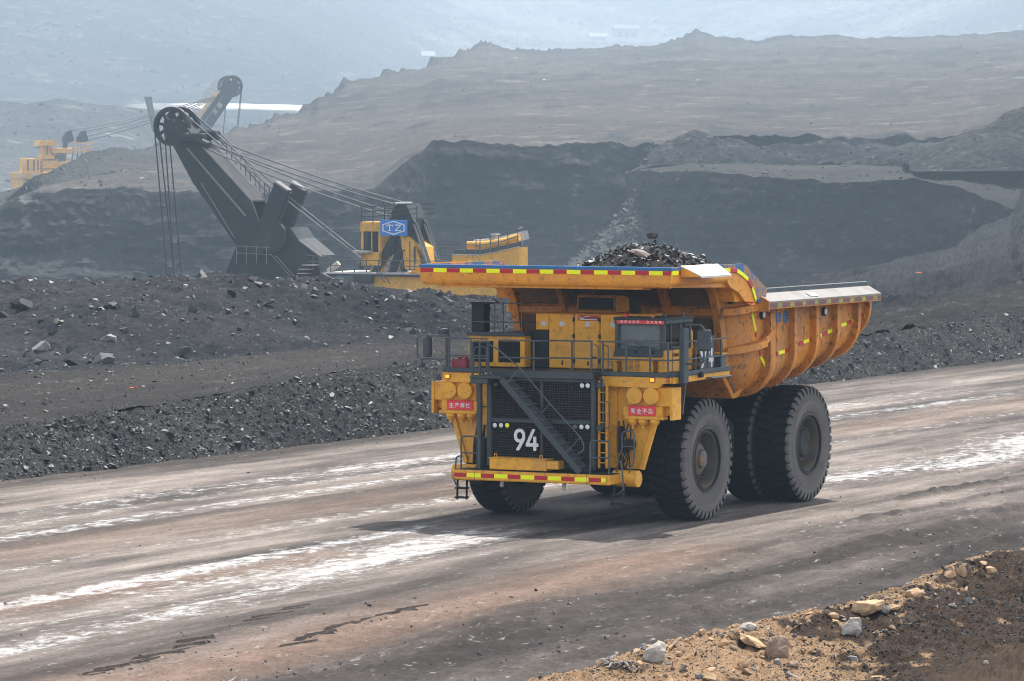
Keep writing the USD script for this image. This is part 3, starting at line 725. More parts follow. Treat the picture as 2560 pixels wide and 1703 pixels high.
mounds = []
for i, (x, y, z, r, h, sx) in enumerate([[17.99,413.0,10.61,5.5,3.4,1.0],[21.4,413.0,10.65,5.5,2.7,1.4],[26.53,413.0,10.56,5.5,2.3,1.6],[30.93,412.0,10.56,5.5,2.5,1.5],[35.32,411.0,10.48,5.0,2.2,1.6],[38.86,408.0,10.57,5.0,2.3,1.4],[42.02,402.0,10.41,6.0,2.8,1.3],[45.26,394.0,10.06,7.0,4.0,1.2],[48.33,386.0,10.2,10.0,5.6,1.2]]):
    mounds.append(mound('spoil_mound', (x, y, z), r, h, 'cliff_coal', 300 + i * 7, stretch=(sx, .8))[1])
tal = np.asarray([[4.59,398.0,-0.53],[6.68,400.0,1.07],[9.21,402.0,3.51],[10.92,404.0,5.57],[12.15,406.0,7.64]])
a = np.linspace(0, 1, 60); b = np.linspace(0, 1, 60)
TP = np.zeros((60, 60, 3))
for i, u in enumerate(a):
    w = 10 * (1 - u) + 1.0
    top = np.array([np.interp(u, np.linspace(0, 1, 5), tal[:, k]) for k in range(3)])
    for j, s in enumerate(b):
        TP[i, j] = top + [(s - .35) * w * 1.1, -(s * (1 - u) * 9.0) - 1.0, -(abs(s - .3) ** 1.3) * w * .9]
TP[..., 2] += .8 * fbm(TP, .5, 4, 401)
TP[..., 1] += 1.2 * fbm(TP, .4, 4, 402)
TP[..., 1] -= 5.0
ground('talus_slope', TP, 'talus_earth', smooth=False)

# ---- the far side of the mine
Q4 = np.concatenate([np.linspace(-.9, -.18, 20, endpoint=False), np.linspace(-.18, .17, 420, endpoint=False), np.linspace(.17, .9, 20)])
f0 = [(k * 520, 520, -6.0) for k in (-.9, .9)]
f1 = [[-388.52,900.0,16.48],[-137.47,900.0,16.48],[-113.23,930.0,16.66],[-87.12,960.0,20.6],[-62.61,980.0,20.8],[-49.43,1000.0,20.18],[-30.2,1050.0,23.88],[43.16,1300.0,33.64],[146.02,1200.0,34.37],[473.49,1200.0,34.37]]
f2 = [[-431.56,1000.0,24.3],[-152.7,1000.0,24.3],[-124.15,1020.0,24.99],[-95.27,1050.0,24.31],[-68.99,1080.0,24.47],[-54.36,1100.0,24.49],[-35.95,1250.0,30.83],[49.79,1500.0,43.29],[158.17,1300.0,40.33],[512.88,1300.0,40.33]]
f3 = [[-457.36,1060.0,30.01],[-161.83,1060.0,30.01],[-131.43,1080.0,29.82],[-101.61,1120.0,29.36],[-73.45,1150.0,29.25],[-58.8,1190.0,29.89],[-43.13,1500.0,43.29],[4.22,1900.0,59.72],[66.37,2000.0,64.34],[152.62,1800.0,60.87],[182.43,1500.0,57.2],[591.57,1500.0,57.2]]
f4 = [[-581.83,1350.0,69.26],[-205.87,1350.0,69.26],[-167.75,1380.0,70.55],[-131.39,1450.0,73.57],[-102.07,1600.0,80.03],[-74.18,1900.0,92.96],[-19.43,2400.0,114.52],[86.22,2600.0,123.14],[194.89,2300.0,110.21],[230.96,1900.0,92.96],[748.92,1900.0,92.96]]
f5 = [(x * 1.25, y * 1.25, z * 1.75 + 18) for x, y, z in f4]


def far_noise(P, t):
    P = P.copy()
    w = np.clip(np.abs(t - 1.5) - .45, 0, 1)
    n = 9 * fbm(P * [1, 1, 1], .008, 5, 101) + 5 * fbm(P, .035, 5, 102) + 2.2 * fbm(P, .12, 3, 103)
    P[..., 2] += n * np.clip(w * 1.4, .05, 1) * np.clip(5 - t, .15, 1)
    return P


far_P, far_t = sheet([f0, f1, f2, f3, f4, f5], Q4, (20, 24, 26, 90, 22), False, far_noise)
_fq = far_P[..., 0] / far_P[..., 1]
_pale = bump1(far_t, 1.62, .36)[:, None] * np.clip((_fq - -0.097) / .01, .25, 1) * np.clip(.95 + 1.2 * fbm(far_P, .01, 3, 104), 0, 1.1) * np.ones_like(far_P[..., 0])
_pale = np.maximum(_pale, .6 * np.clip((far_P[..., 0] / far_P[..., 1] + .075) / .06, 0, 1) * np.clip(.75 + 1.5 * fbm(far_P, .006, 3, 105), 0, 1))  # thicker haze over the middle and right put into a paler rock colour
_r = np.nonzero((far_t > 1.38) & (far_t < 1.9))[0]; _c = np.nonzero((far_P[5, :, 0] / far_P[5, :, 1] > -0.0877) & (far_P[5, :, 0] / far_P[5, :, 1] < -0.0422))[0]
_w = far_P[np.ix_(_r, _c)].copy(); _w[..., 2] += .25 + 3.2 * fbm(_w, .022, 4, 106) * np.linspace(1, .3, len(_r))[:, None] - 2.2 * np.clip((-0.0732 - _w[..., 0] / _w[..., 1]) / .02, 0, 1) * np.linspace(1, 0, len(_r))[:, None]
_w[[0, -1], :, 2] -= 1.5
ground('far_haul_road', _w, 'pale_dust')
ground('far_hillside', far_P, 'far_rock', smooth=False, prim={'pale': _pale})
h0 = [(k * 600, 600, -6.0) for k in (-.9, .9)]
h1 = [[-336.59,780.0,22.6],[-117.57,770.0,21.89],[-97.21,760.0,21.28],[-92.5,760.0,21.05],[-87.8,760.0,20.34],[-81.73,762.0,21.23],[-75.04,766.0,20.57],[-69.87,770.0,19.99],[-60.72,775.0,18.53],[-53.06,780.0,16.48],[-45.01,780.0,12.54],[-33.74,780.0,5.29],[-14.41,780.0,-10.04],[308.51,780.0,-16.5]]
h2 = [(x * 1.06, y * 1.06, z - 14) for x, y, z in h1]


def hill_noise(P, t):
    P = P.copy()
    P[..., 2] += (3.2 * fbm(P, .03, 5, 111) + 1.6 * fbm(P, .16, 4, 112)) * np.clip(t + .3, 0, 1)
    return P


hill_P, _ = sheet([h0, h1, h2], Q4, (70, 12), False, hill_noise)
ground('waste_hill', hill_P, 'mid_rock', smooth=False)

# ---- sandy berm in front, and the near bench the picture is taken from
Q5 = np.concatenate([np.linspace(-.9, -.16, 20, endpoint=False), np.linspace(-.16, .16, 620, endpoint=False), np.linspace(.16, .9, 20)])
g3 = [[-29.58,68.0,-0.48],[-10.47,68.0,-0.48],[-5.67,70.0,0.21],[-3.58,72.0,0.65],[-1.37,74.0,1.2],[0.41,77.0,1.37],[1.23,78.0,1.42],[2.67,80.0,1.72],[4.44,82.0,1.87],[6.29,84.0,1.95],[7.25,85.0,2.06],[8.23,86.0,2.35],[9.33,88.0,2.45],[10.47,90.0,2.52],[11.13,91.0,2.52],[12.75,93.0,2.68],[37.66,95.0,2.87]]
g4 = [(x * (y + 1.2) / y, y + 1.2, z - .35) for x, y, z in g3]
g5 = [(x * (y + 4.6) / y, y + 4.6, -.35) for x, y, z in g3]
g2 = [(x * (y - 2.8) / y, y - 2.8, z - .50) for x, y, z in g3]
g1 = [(x * (y - 8.5) / y, y - 8.5, max(z - 1.12, -.1) + .0) for x, y, z in g3]
g0 = [(x * 50 / y, 50, max(z - 1.0, .9)) for x, y, z in g3]
gm = [(x * 22 / y, 22, 4.0) for x, y, z in g3]
gn = [(x * 3 / y, 3, 8.6) for x, y, z in g3]


def berm_noise(P, t):
    P = P.copy()
    k = np.clip((t - 2.2) / .8, 0, 1) * np.clip((6.6 - t), .1, 1)
    P[..., 2] += (.26 * fbm(P, .45, 4, 121) + .13 * fbm(P, 1.7, 4, 122) + .22 * fbm(P, 5., 3, 123)) * (.45 + .55 * k)
    return P


berm_P, berm_t = sheet([gn, gm, g0, g1, g2, g3, g4, g5], Q5, (4, 6, 60, 70, 46, 12, 12), True, berm_noise)
_bq = berm_P[..., 0] / berm_P[..., 1]
_sand = np.clip((0.0808 - _bq) / .05 + .5 + 1.6 * fbm(berm_P, .35, 4, 131) + 2.6 * fbm(berm_P, 1.8, 4, 133), 0, 1)
_sand = np.maximum(_sand, .85 * np.clip((berm_t[:, None] - 4.72) / .25, 0, 1) * np.clip(.8 + 1.6 * fbm(berm_P, .5, 3, 132), 0, 1))
_sand *= np.clip((berm_t[:, None] - 2.6 + 1.2 * np.clip((0.0746 - _bq) / .03, 0, 1)) / .6, 0, 1)
ground('sand_berm', berm_P, 'berm_earth', smooth=False, prim={'sand': _sand})
_bt = trimesh.Trimesh(berm_P.reshape(-1, 3), grid_faces(*berm_P.shape[:2]), process=False)

# ---- loose stones
r = np.random.default_rng(77)
p = pick(bank_P, 34000, r); scatter('bank_stones', p, power(len(p), .10, .70, r, 2.7), 'bank_stones', 1, label='grey stones covering the bank beyond the haul road', tilt=.8)
p = pick(bench_P, 15000, r, (k0, 150)); p = p[p[:, 0] / p[:, 1] < _q0 + .03]
scatter('heap_stones', p, power(len(p), .14, .9, r, 2.4), 'coal_stones', 2, label='dark loose stones all over the rubble heap')
p = pick(bench_P, 15000, r, (0, k0)); scatter('bench_stones', p, power(len(p), .08, .55, r, 2.5), 'coal_stones', 3, label='small stones strewn over the flat bench')
p = pick(bench_P, 6000, r, (k0, 128)); p = p[p[:, 0] / p[:, 1] > _q0]
scatter('ramp_stones', p, power(len(p), .09, .4, r, 3), 'coal_stones', 4, label='small stones strewn over the ramp beside the pit edge')
p = pick(plat_P, 14000, r, (0, 146), lambda P: np.where((P[:, 0] / P[:, 1] < -.055) | (P[:, 1] > 560), .9, .25)); scatter('plateau_stones', p, power(len(p), .25, 1.3, r, 3), 'coal_stones', 5, label='stones strewn over the grey plateau and its rim')
p = np.vstack([pick(low_P, 1500, r, (_k, _k + 25)), pick(cliff_P, 6500, r, (0, 22)), pick(low_P, 700, r, (0, 20)), pick(TP, 2200, r), *[pick(m, 260, r) for m in mounds]])
scatter('talus_stones', p, power(len(p), .35, 1.6, r, 2.5), 'talus_stones', 6, label='fallen rocks along the foot of the coal cliff')
p = pick(hill_P, 8000, r, (20, 74)); p2 = pick(far_P, 12000, r, (66, 160))
scatter('hill_stones', np.vstack([p, p2]), np.concatenate([power(len(p), .6, 2.6, r, 2.4), power(len(p2), 1.2, 6.5, r, 2.2)]), 'far_stones', 7, label='pale boulders scattered over the hazy waste slopes')
p = pick(road_P, 42000, r, (12, 342)); S, T = road_xy(p[:, 0], p[:, 1])
den = 1.6 * row_P[np.clip(np.searchsorted(_d, p[:, 1]), 1, len(_d) - 1), np.clip(np.searchsorted(_q, p[:, 0] / p[:, 1]), 1, len(_q) - 1)] + np.clip((T - 5.5) / 5, 0, 1) * np.clip(.30 + 2.4 * fbm(np.stack([S * .1, T * .6, 0 * S], -1), 1., 3, 141), .03, 1) + .6 * np.clip((-20.5 - T) / 2, 0, 1) + .035
p = p[(r.uniform(size=len(p)) < den) & (p[:, 1] < 232)]
scatter('road_stones', p, power(len(p), .06, .34, r, 2.5), 'coal_stones', 8, label='dark pebbles along the edges of the haul road')
p = pick(berm_P, 110000, r, (70, 200)); p = p[(p[:, 0] / p[:, 1] > -0.0029) & (p[:, 0] / p[:, 1] < 0.1345)]; k = np.clip((0.089 - p[:, 0] / p[:, 1]) / .03, 0, 1) * np.clip((p[:, 2] - .9) / .4, 0, 1)
s = r.uniform(size=len(p)) < k * .85 + .06
scatter('berm_stones', p[s], power(s.sum(), .03, .18, r, 2.5), 'berm_stones', 9, label='tan pebbles in the sandy part of the berm')
scatter('berm_clods', p[~s], power((~s).sum(), .04, .26, r, 2.3), 'dark_berm_stones', 10, label='dark clods and pebbles over the near bench')
# ---------------------------------------------------------------- the haul truck, built in its own frame: x forward, y to its left, z up
GLY = {'生':[[[[0,12],[43,12],[43,35],[12,35],[12,47],[43,47],[43,66],[21,67],[10,50],[0,53],[0,58],[7,66],[20,98],[30,97],[27,78],[43,79],[43,100],[53,100],[56,78],[93,77],[92,67],[55,66],[55,47],[88,47],[88,35],[55,35],[55,13],[97,12],[98,10],[97,0],[0,0]]]],'产':[[[[0,6],[8,23],[10,61],[31,62],[24,76],[8,77],[8,87],[44,87],[40,97],[52,100],[59,87],[94,85],[94,77],[79,76],[74,62],[95,61],[95,50],[22,50],[19,21],[15,6],[10,0],[6,0]],[[37,74],[42,61],[60,61],[66,75]]]],'再':[[[[0,36],[11,37],[11,77],[43,78],[42,85],[3,85],[3,95],[95,95],[95,85],[57,85],[54,83],[55,77],[87,77],[87,37],[100,36],[100,28],[87,26],[85,3],[79,0],[61,0],[57,7],[59,11],[73,10],[75,12],[75,26],[24,26],[23,0],[11,0],[11,26],[0,26]],[[54,39],[57,36],[75,36],[75,47],[55,47]],[[56,66],[55,57],[75,58],[75,67]],[[23,37],[42,36],[43,47],[23,47]],[[43,66],[24,67],[23,58],[42,57]]]],'忙':[[[[0,50],[5,79],[14,79],[16,100],[26,98],[26,83],[32,82],[35,77],[37,79],[64,79],[64,83],[56,92],[56,97],[65,100],[74,89],[76,79],[98,79],[98,68],[57,67],[56,17],[97,16],[97,6],[45,6],[45,67],[39,68],[39,60],[35,58],[31,58],[29,64],[26,64],[26,2],[16,0],[14,61],[11,61],[11,53],[8,47]]]],'安':[[[[0,50],[0,58],[3,60],[30,60],[37,73],[37,77],[15,77],[15,65],[3,63],[5,89],[38,89],[37,98],[42,100],[48,98],[52,89],[89,89],[90,63],[79,63],[78,77],[46,77],[48,71],[44,61],[94,58],[94,48],[73,48],[68,35],[61,27],[89,13],[90,6],[85,2],[81,2],[75,6],[49,18],[35,8],[8,0],[2,8],[3,11],[25,16],[37,21],[37,23],[15,32],[15,37],[21,44],[21,48]],[[36,48],[31,37],[49,31],[60,48]]]],'全':[[[[0,53],[2,58],[16,65],[29,74],[42,87],[48,98],[56,95],[57,89],[68,78],[88,63],[97,60],[100,53],[95,47],[85,52],[84,48],[57,48],[55,36],[57,34],[84,34],[84,26],[55,24],[55,12],[57,10],[95,10],[95,0],[5,0],[5,10],[43,10],[43,24],[18,24],[18,34],[43,34],[44,48],[18,48],[17,53],[10,48],[5,48]],[[27,60],[28,58],[73,59],[51,81]]]],'不':[[[[5,30],[0,40],[21,52],[41,72],[47,82],[3,83],[2,85],[3,95],[98,93],[97,83],[62,83],[57,74],[57,67],[65,68],[75,62],[88,52],[100,40],[100,37],[92,30],[81,41],[57,58],[55,0],[43,2],[43,55],[10,30]]]],'忘':[[[[25,37],[35,37],[35,13],[37,10],[68,10],[72,17],[72,23],[75,23],[82,20],[80,5],[73,0],[28,2],[25,5]]],[[[90,5],[77,35],[87,38],[98,18],[100,8]]],[[[2,87],[44,87],[42,98],[47,100],[53,98],[59,87],[97,87],[97,77],[27,76],[27,58],[92,58],[92,48],[50,48],[54,40],[65,28],[63,23],[55,22],[40,40],[45,48],[17,48],[17,76],[2,77]]],[[[0,8],[10,33],[12,35],[20,33],[22,28],[12,7],[5,5]]]],'为':[[[[0,5],[0,10],[13,18],[26,35],[34,57],[34,62],[2,64],[3,74],[21,74],[16,85],[11,89],[13,95],[20,97],[26,90],[31,82],[28,74],[36,74],[36,98],[48,100],[48,74],[92,72],[89,18],[82,2],[56,0],[52,8],[52,11],[73,11],[75,14],[79,35],[78,62],[46,62],[44,49],[56,52],[70,33],[69,28],[59,26],[51,42],[43,47],[33,23],[20,8],[8,0],[5,0]]]],'天':[[[[0,7],[2,11],[19,20],[34,35],[39,45],[38,49],[3,49],[2,59],[43,62],[42,82],[7,82],[7,93],[92,93],[92,82],[54,82],[54,62],[97,61],[97,49],[59,48],[64,35],[79,20],[100,10],[93,0],[72,10],[57,25],[50,38],[38,20],[26,10],[8,0],[5,0]]]],'命':[[[[0,65],[2,68],[14,72],[33,83],[49,100],[57,95],[57,89],[67,81],[89,70],[98,68],[92,57],[72,65],[70,62],[27,62],[27,65],[23,65],[13,59],[5,57]],[[38,73],[39,71],[61,72],[50,83]]],[[[51,54],[89,56],[89,19],[83,14],[67,14],[65,24],[78,24],[78,45],[62,46],[62,0],[51,2]]],[[[10,56],[44,54],[44,17],[21,17],[19,8],[10,10]],[[21,28],[33,27],[33,46],[21,46]]]],'至':[[[[0,2],[2,12],[43,13],[43,30],[10,30],[10,40],[43,40],[45,54],[17,52],[10,53],[8,63],[11,64],[28,82],[3,83],[5,95],[97,93],[95,83],[68,82],[95,57],[92,50],[85,48],[81,55],[78,55],[55,54],[55,40],[90,40],[90,30],[57,30],[55,27],[55,13],[98,12],[100,10],[98,0]],[[32,67],[66,65],[66,68],[58,75],[65,83],[44,83]]]],'尊':[[[[0,23],[0,32],[61,33],[60,35],[11,35],[10,74],[33,76],[34,78],[3,79],[2,81],[3,89],[24,89],[21,97],[26,100],[29,100],[38,89],[59,89],[65,98],[69,100],[76,98],[74,89],[95,87],[94,79],[61,78],[62,76],[87,74],[87,37],[73,35],[73,33],[97,32],[97,23],[73,22],[73,5],[69,2],[48,0],[46,8],[34,5],[19,18],[19,23]],[[21,45],[75,44],[76,46],[22,47]],[[61,65],[75,65],[76,67],[62,68]],[[34,21],[44,13],[44,9],[61,10],[61,23]],[[44,68],[38,55],[57,56],[53,58],[51,68]],[[44,77],[51,76],[52,78],[44,79]],[[21,62],[27,61],[32,67],[22,68]]]],'太':[[[[0,6],[2,11],[17,20],[26,28],[35,44],[39,60],[2,61],[2,73],[42,73],[44,100],[55,98],[54,73],[95,73],[95,61],[58,60],[63,46],[73,29],[84,18],[98,10],[92,0],[81,5],[63,23],[49,49],[42,30],[53,19],[53,16],[61,10],[61,6],[52,2],[36,19],[33,19],[24,10],[8,0],[5,0]]]],'重':[[[[0,2],[2,10],[43,11],[43,17],[8,17],[10,27],[43,28],[42,30],[12,30],[12,67],[42,67],[43,69],[2,70],[2,80],[42,80],[43,84],[12,83],[10,93],[85,98],[88,90],[73,87],[57,87],[55,81],[98,80],[98,70],[56,69],[58,67],[88,67],[88,30],[56,30],[55,28],[92,27],[93,18],[56,17],[55,11],[98,10],[100,2],[98,0]],[[55,41],[76,40],[77,44],[56,45]],[[55,54],[76,53],[77,57],[56,58]],[[23,54],[43,53],[43,58],[24,58]],[[43,44],[24,45],[23,41],[43,40]]]]}


def glyph_mb(mb, ch, place, size, depth):
    """a Chinese character; place(u, v, d) -> point; u right, v up on the sign"""
    for poly in GLY[ch]:
        g = Polygon(poly[0], poly[1:])
        if not g.is_valid:
            g = g.buffer(0)
        for q in getattr(g, 'geoms', [g]):
            m = trimesh.creation.extrude_polygon(q, 1.0, engine='earcut')
            v = np.array(m.vertices)
            mb.add(np.array([place(a * size / 100, b * size / 100, c * depth) for a, b, c in v]), m.faces)


truck = thing('haul_truck', 'yellow mining dump truck numbered 94 driving down the haul road with a full load', 'dump truck', None, (*TR0, 0), TH)
RT, WT = 1.86, 1.18


def tyre_mesh(phase):
    mb = MB()
    prof = [(.955, -.40), (.96, -.47), (1.02, -.525), (1.10, -.555), (1.22, -.585), (1.36, -.60), (1.43, -.598), (1.445, -.585), (1.52, -.578), (1.62, -.57), (1.70, -.548), (1.755, -.50), (1.775, -.40), (1.78, -.2), (1.78, 0)]
    prof = prof + [(r_, -y) for r_, y in prof[-2::-1]]
    mb.revolve(prof, 76)
    N = 38
    for k in range(N):
        for s in (-1, 1):
            a0 = phase + (k + (.5 if s > 0 else 0)) * 2 * np.pi / N
            st = [(.03, 1.865, .30), (.20, 1.865, .30), (.40, 1.86, .32), (.50, 1.845, .33), (.562, 1.80, .33), (.588, 1.72, .32), (.592, 1.60, .22)]
            rings = []
            for y, ro, hw in st:
                sh = a0 + .10 * (abs(y) - .3) * (1 if s > 0 else 1)
                w = hw * 2 * np.pi / N; ri = ro - (.11 if y < .55 else .08)
                yi = y if y < .5 else y - .05
                loop = []
                for ang, rad, yy in ((sh - w, ri, yi), (sh - w * .92, ro, y), (sh + w * .92, ro, y), (sh + w, ri, yi)):
                    loop.append((rad * math.cos(ang), s * yy, rad * math.sin(ang)))
                rings.append(loop if s < 0 else loop[::-1])
            mb.loft(rings)
    return mb.fix()


TYR = tyre_mesh(.03)


def wheel(x, y, side, kind):
    w = thing('wheel', parent=truck)
    sh = np.array([x, y, RT - .012])
    v, f = TYR.get()
    # the side walls are dusty, the tread is not: two meshes of one tyre
    c = v[f].mean(1); rad = np.hypot(c[:, 0], c[:, 2])
    nrm = np.cross(v[f[:, 1]] - v[f[:, 0]], v[f[:, 2]] - v[f[:, 0]]); nrm /= np.linalg.norm(nrm, axis=1, keepdims=True) + 1e-12
    sw = (np.abs(c[:, 1]) > .50) & (np.abs(nrm[:, 1]) > .45)
    for nm, sel, mt in (('tyre', ~sw, 'tyre_rubber'), ('sidewall', sw, 'tyre_side')):
        ff = f[sel]; u, inv = np.unique(ff, return_inverse=True)
        obj(nm, (v[u] + sh, inv.reshape(-1, 3)), mt, w, smooth=40)
    if kind == 'hidden':
        return
    s = side
    R = lambda prof: [(a, s * b) for a, b in prof]
    rim = MB().revolve(R([(.98, .44), (.985, .535), (.955, .555), (.925, .54), (.915, .49), (.87, .475), (.845, .50), (.82, .49), (.80, .40), (.775, .16), (.74, .10), (.60, .07), (.40, .06), (.001, .06)]), 56, sh).fix()
    obj('rim', rim, 'rim_steel', w, smooth=35)
    ring = MB().revolve(R([(.93, .50), (.945, .575), (.90, .58), (.885, .52)]), 56, sh, close=True).fix()
    obj('lock_ring', ring, 'dark_steel', w, smooth=35)
    if kind == 'front':
        hub = MB().revolve(R([(.001, .46), (.20, .455), (.27, .42), (.30, .34), (.42, .30), (.50, .24), (.54, .10)]), 40, sh).fix()
        nb, rb = 32, .665
    else:
        hub = MB().revolve(R([(.001, .40), (.36, .40), (.42, .37), (.44, .30), (.56, .28), (.585, .24), (.60, .10)]), 40, sh).fix()
        nb, rb = 40, .52
    obj('hub', hub, 'hub_steel' if kind == 'front' else 'dark_steel', w, smooth=35)
    bm = MB()
    for k in range(nb):
        a_ = k * 2 * np.pi / nb; c_ = sh + [rb * math.cos(a_), 0, rb * math.sin(a_)]
        b0 = .06 if kind == 'front' else .25
        bm.disc((c_[0], 0, c_[2]), .026, 'y', sh[1] + s * b0, sh[1] + s * (b0 + .09), 6)
        if kind == 'front':
            bm.box(sh[0] + .74 * math.cos(a_) - .02, sh[0] + .74 * math.cos(a_) + .02, sh[1] + s * .10, sh[1] + s * .2, sh[2] + .74 * math.sin(a_) - .02, sh[2] + .74 * math.sin(a_) + .02)
    obj('wheel_bolts', bm, 'rim_steel' if kind == 'front' else 'hub_steel', w)
    if kind == 'rear':
        cap = MB()
        for k in range(16):
            a_ = k * 2 * np.pi / 16
            cap.disc((sh[0] + .33 * math.cos(a_), 0, sh[2] + .33 * math.sin(a_)), .028, 'y', sh[1] + s * .39, sh[1] + s * .43, 6)
        obj('cover_bolts', cap, 'rim_steel', w)


XR = -7.77
for s in (1, -1):
    wheel(0, s * 3.13, s, 'front')
    wheel(XR, s * 3.13, s, 'rear')
    wheel(XR, s * 1.83, s, 'hidden')

# chassis
ch = MB()
for s in (-1, 1):
    ch.box(-10.2, 3.2, s * 1.25, s * .75, 1.9, 2.9)
    ch.bar((-1.5, s * 1.0, 2.5), (-10.2, s * 1.0, 3.3), .5, .7)
ch.box(2.6, 3.3, -1.3, 1.3, 1.7, 2.7).box(-3.4, -2.7, -1.3, 1.3, 2.0, 2.9)
obj('chassis_frame', ch, 'dark_steel', truck)
ax = MB().revolve([(.001, -2.9), (.45, -2.9), (.5, -1.4), (.85, -1.1), (.95, -.4), (.95, .4), (.85, 1.1), (.5, 1.4), (.45, 2.9), (.001, 2.9)], 28, (XR, 0, RT)).fix()
obj('rear_axle', ax, 'dark_steel', truck, smooth=35)
ax = MB().box(-.35, .35, -2.4, 2.4, 1.35, 2.0, .1)
for s in (-1, 1):
    ax.disc((0, s * 2.35, 0), .32, 'z', 1.4, 4.0)
obj('front_axle', ax, 'dark_steel', truck, smooth=35)
tk = MB().box(-5.4, -2.4, 1.3, 2.2, 1.35, 2.75, .2)
obj('fuel_tank', tk, 'dark_steel', truck)
tk = MB().box(-5.4, -2.4, -2.2, -1.3, 1.35, 2.75, .2)
obj('hydraulic_tank', tk, 'dark_steel', truck)
hs = MB()
for s in (-1, 1):
    hs.tube([(-3.2, s * 1.5, 2.0), (-5.2, s * 1.7, 4.2)], .22, 14).tube([(-5.0, s * 1.68, 4.0), (-5.6, s * 1.72, 4.7)], .15, 14)
obj('hoist_cylinder', hs, 'dark_steel', truck, smooth=35)
en = MB().box(-.2, 3.1, -1.5, 1.5, 1.9, 4.1, .1)
obj('engine_block', en, 'grille_dark', truck)

# ---- dump body
xf = lambda z_: np.interp(z_, [3.72, 4.55, 5.18, 6.31, 6.82, 7.25], [-2.80, -1.80, -1.55, -1.25, -.98, -.50])


def plan(z_, off=0.0, n=9):
    """outline of the body's front at height z: from the front centre round to the left side"""
    ys = 3.93 if z_ > 4.9 else 3.05 + .88 * math.sqrt(max(0, 1 - ((4.9 - z_) / 1.2) ** 2))
    yc, x0 = ys - .42, xf(z_)
    x1 = x0 - 1.75
    p0, p1, p2 = np.array([x0, yc]), np.array([x0 - .32, ys - .02]), np.array([x1, ys])
    t_ = np.linspace(0, 1, n)[:, None]
    c = (1 - t_) ** 2 * p0 + 2 * t_ * (1 - t_) * p1 + t_ ** 2 * p2
    d = np.gradient(c, axis=0); nn = np.stack([-d[:, 1], d[:, 0]], 1); nn /= np.linalg.norm(nn, axis=1, keepdims=True)
    nn *= np.sign((nn @ np.array([.3, 1.0])))[:, None]
    return c + nn * off


zs = np.array([3.72, 3.80, 3.95, 4.15, 4.4, 4.65, 4.9, 5.3, 5.8, 6.3, 6.82, 7.05, 7.25])
rings = []
for z_ in zs:
    c = plan(z_); xb = -4.6 if z_ < 6.5 else -2.6
    c[:, 0] = np.maximum(c[:, 0], xb)
    L_ = np.vstack([c, [(xb - .02, c[-1, 1])]])
    loop = np.vstack([L_[::-1], L_ * [1, -1]])
    rings.append(np.column_stack([loop, np.full(len(loop), z_)]))
zf = lambda x_: np.interp(x_, [-11.8, -10.8, -9.1, -7.4, -5.7, -4.3, -3.4], [5.15, 4.62, 4.38, 4.15, 3.93, 3.74, 3.72])


def section(x_, off=0.0, r_=1.0, n=8):
    z0 = zf(x_) - off; y0 = 3.93 + off; r_ = r_ + off
    a_ = np.linspace(0, np.pi / 2, n)
    arc = np.stack([y0 - r_ + r_ * np.cos(a_), z0 + r_ - r_ * np.sin(a_)], 1)
    return np.vstack([[(y0, 6.55)], arc])


shell = MB().loft(rings)
rr_ = []
for x_ in np.linspace(-3.6, -11.75, 26):
    c = section(x_)
    loop = np.vstack([c, (c * [-1, 1])[::-1]])
    rr_.append(np.column_stack([np.full(len(loop), x_), loop]))
shell.loft(rr_).fix()
body = thing('dump_body', parent=truck)
obj('body_shell', shell, 'body_paint', body, smooth=35)
for x_ in (-3.86, -5.64, -7.36, -9.07, -10.79):
    rb = MB()
    o_, i_ = section(x_, .21), section(x_, -.05)
    lo = np.vstack([o_, (o_ * [-1, 1])[::-1]]); li = np.vstack([i_, (i_ * [-1, 1])[::-1]])
    lo[[0, -1], 1] = 6.36; li[[0, -1], 1] = 6.36
    w_ = .18 if x_ > -4 else .11
    R4 = [np.column_stack([np.full(len(lo), x_ + a_), q_]) for q_, a_ in ((li, w_), (lo, w_), (lo, -w_), (li, -w_))]
    m, n = 4, len(lo)
    Rv = np.array(R4)
    i, j = np.meshgrid(np.arange(3), np.arange(n - 1), indexing='ij')
    f = np.stack([i * n + j, i * n + j + 1, (i + 1) * n + j + 1, (i + 1) * n + j], -1).reshape(-1, 4)
    rb.add(Rv.reshape(-1, 3), f).fix()
    obj('body_rib', rb, 'body_paint', body, smooth=30)
tl = MB()
o_, i_ = section(-11.75, .20), section(-11.75, -.06)
lo = np.vstack([o_, (o_ * [-1, 1])[::-1]]); li = np.vstack([i_, (i_ * [-1, 1])[::-1]])
Rv = np.array([np.column_stack([np.full(len(lo), -11.75 + a_), q_]) for q_, a_ in ((li, .08), (lo, .08), (lo, -.08), (li, -.08), (li, .08))]); n = len(lo)
i, j = np.meshgrid(np.arange(4), np.arange(n - 1), indexing='ij')
tl.add(Rv.reshape(-1, 3), np.stack([i * n + j, i * n + j + 1, (i + 1) * n + j + 1, (i + 1) * n + j], -1).reshape(-1, 4)).fix()
obj('tail_rim', tl, 'body_paint', body, smooth=30)
# floor beams under the body
fb = MB()
for s in (-1, 1):
    pts = [(x_, s * 1.05, zf(x_) - .18) for x_ in (-3.4, -5.5, -8, -10.4)]
    for a_, b_ in zip(pts, pts[1:]):
        fb.bar(a_, b_, .45, .55)
    fb.bar((-10.3, s * 1.05, 4.35), (-11.9, s * 1.05, 4.75), .4, .5)
obj('floor_beam', fb, 'soot_paint', body)
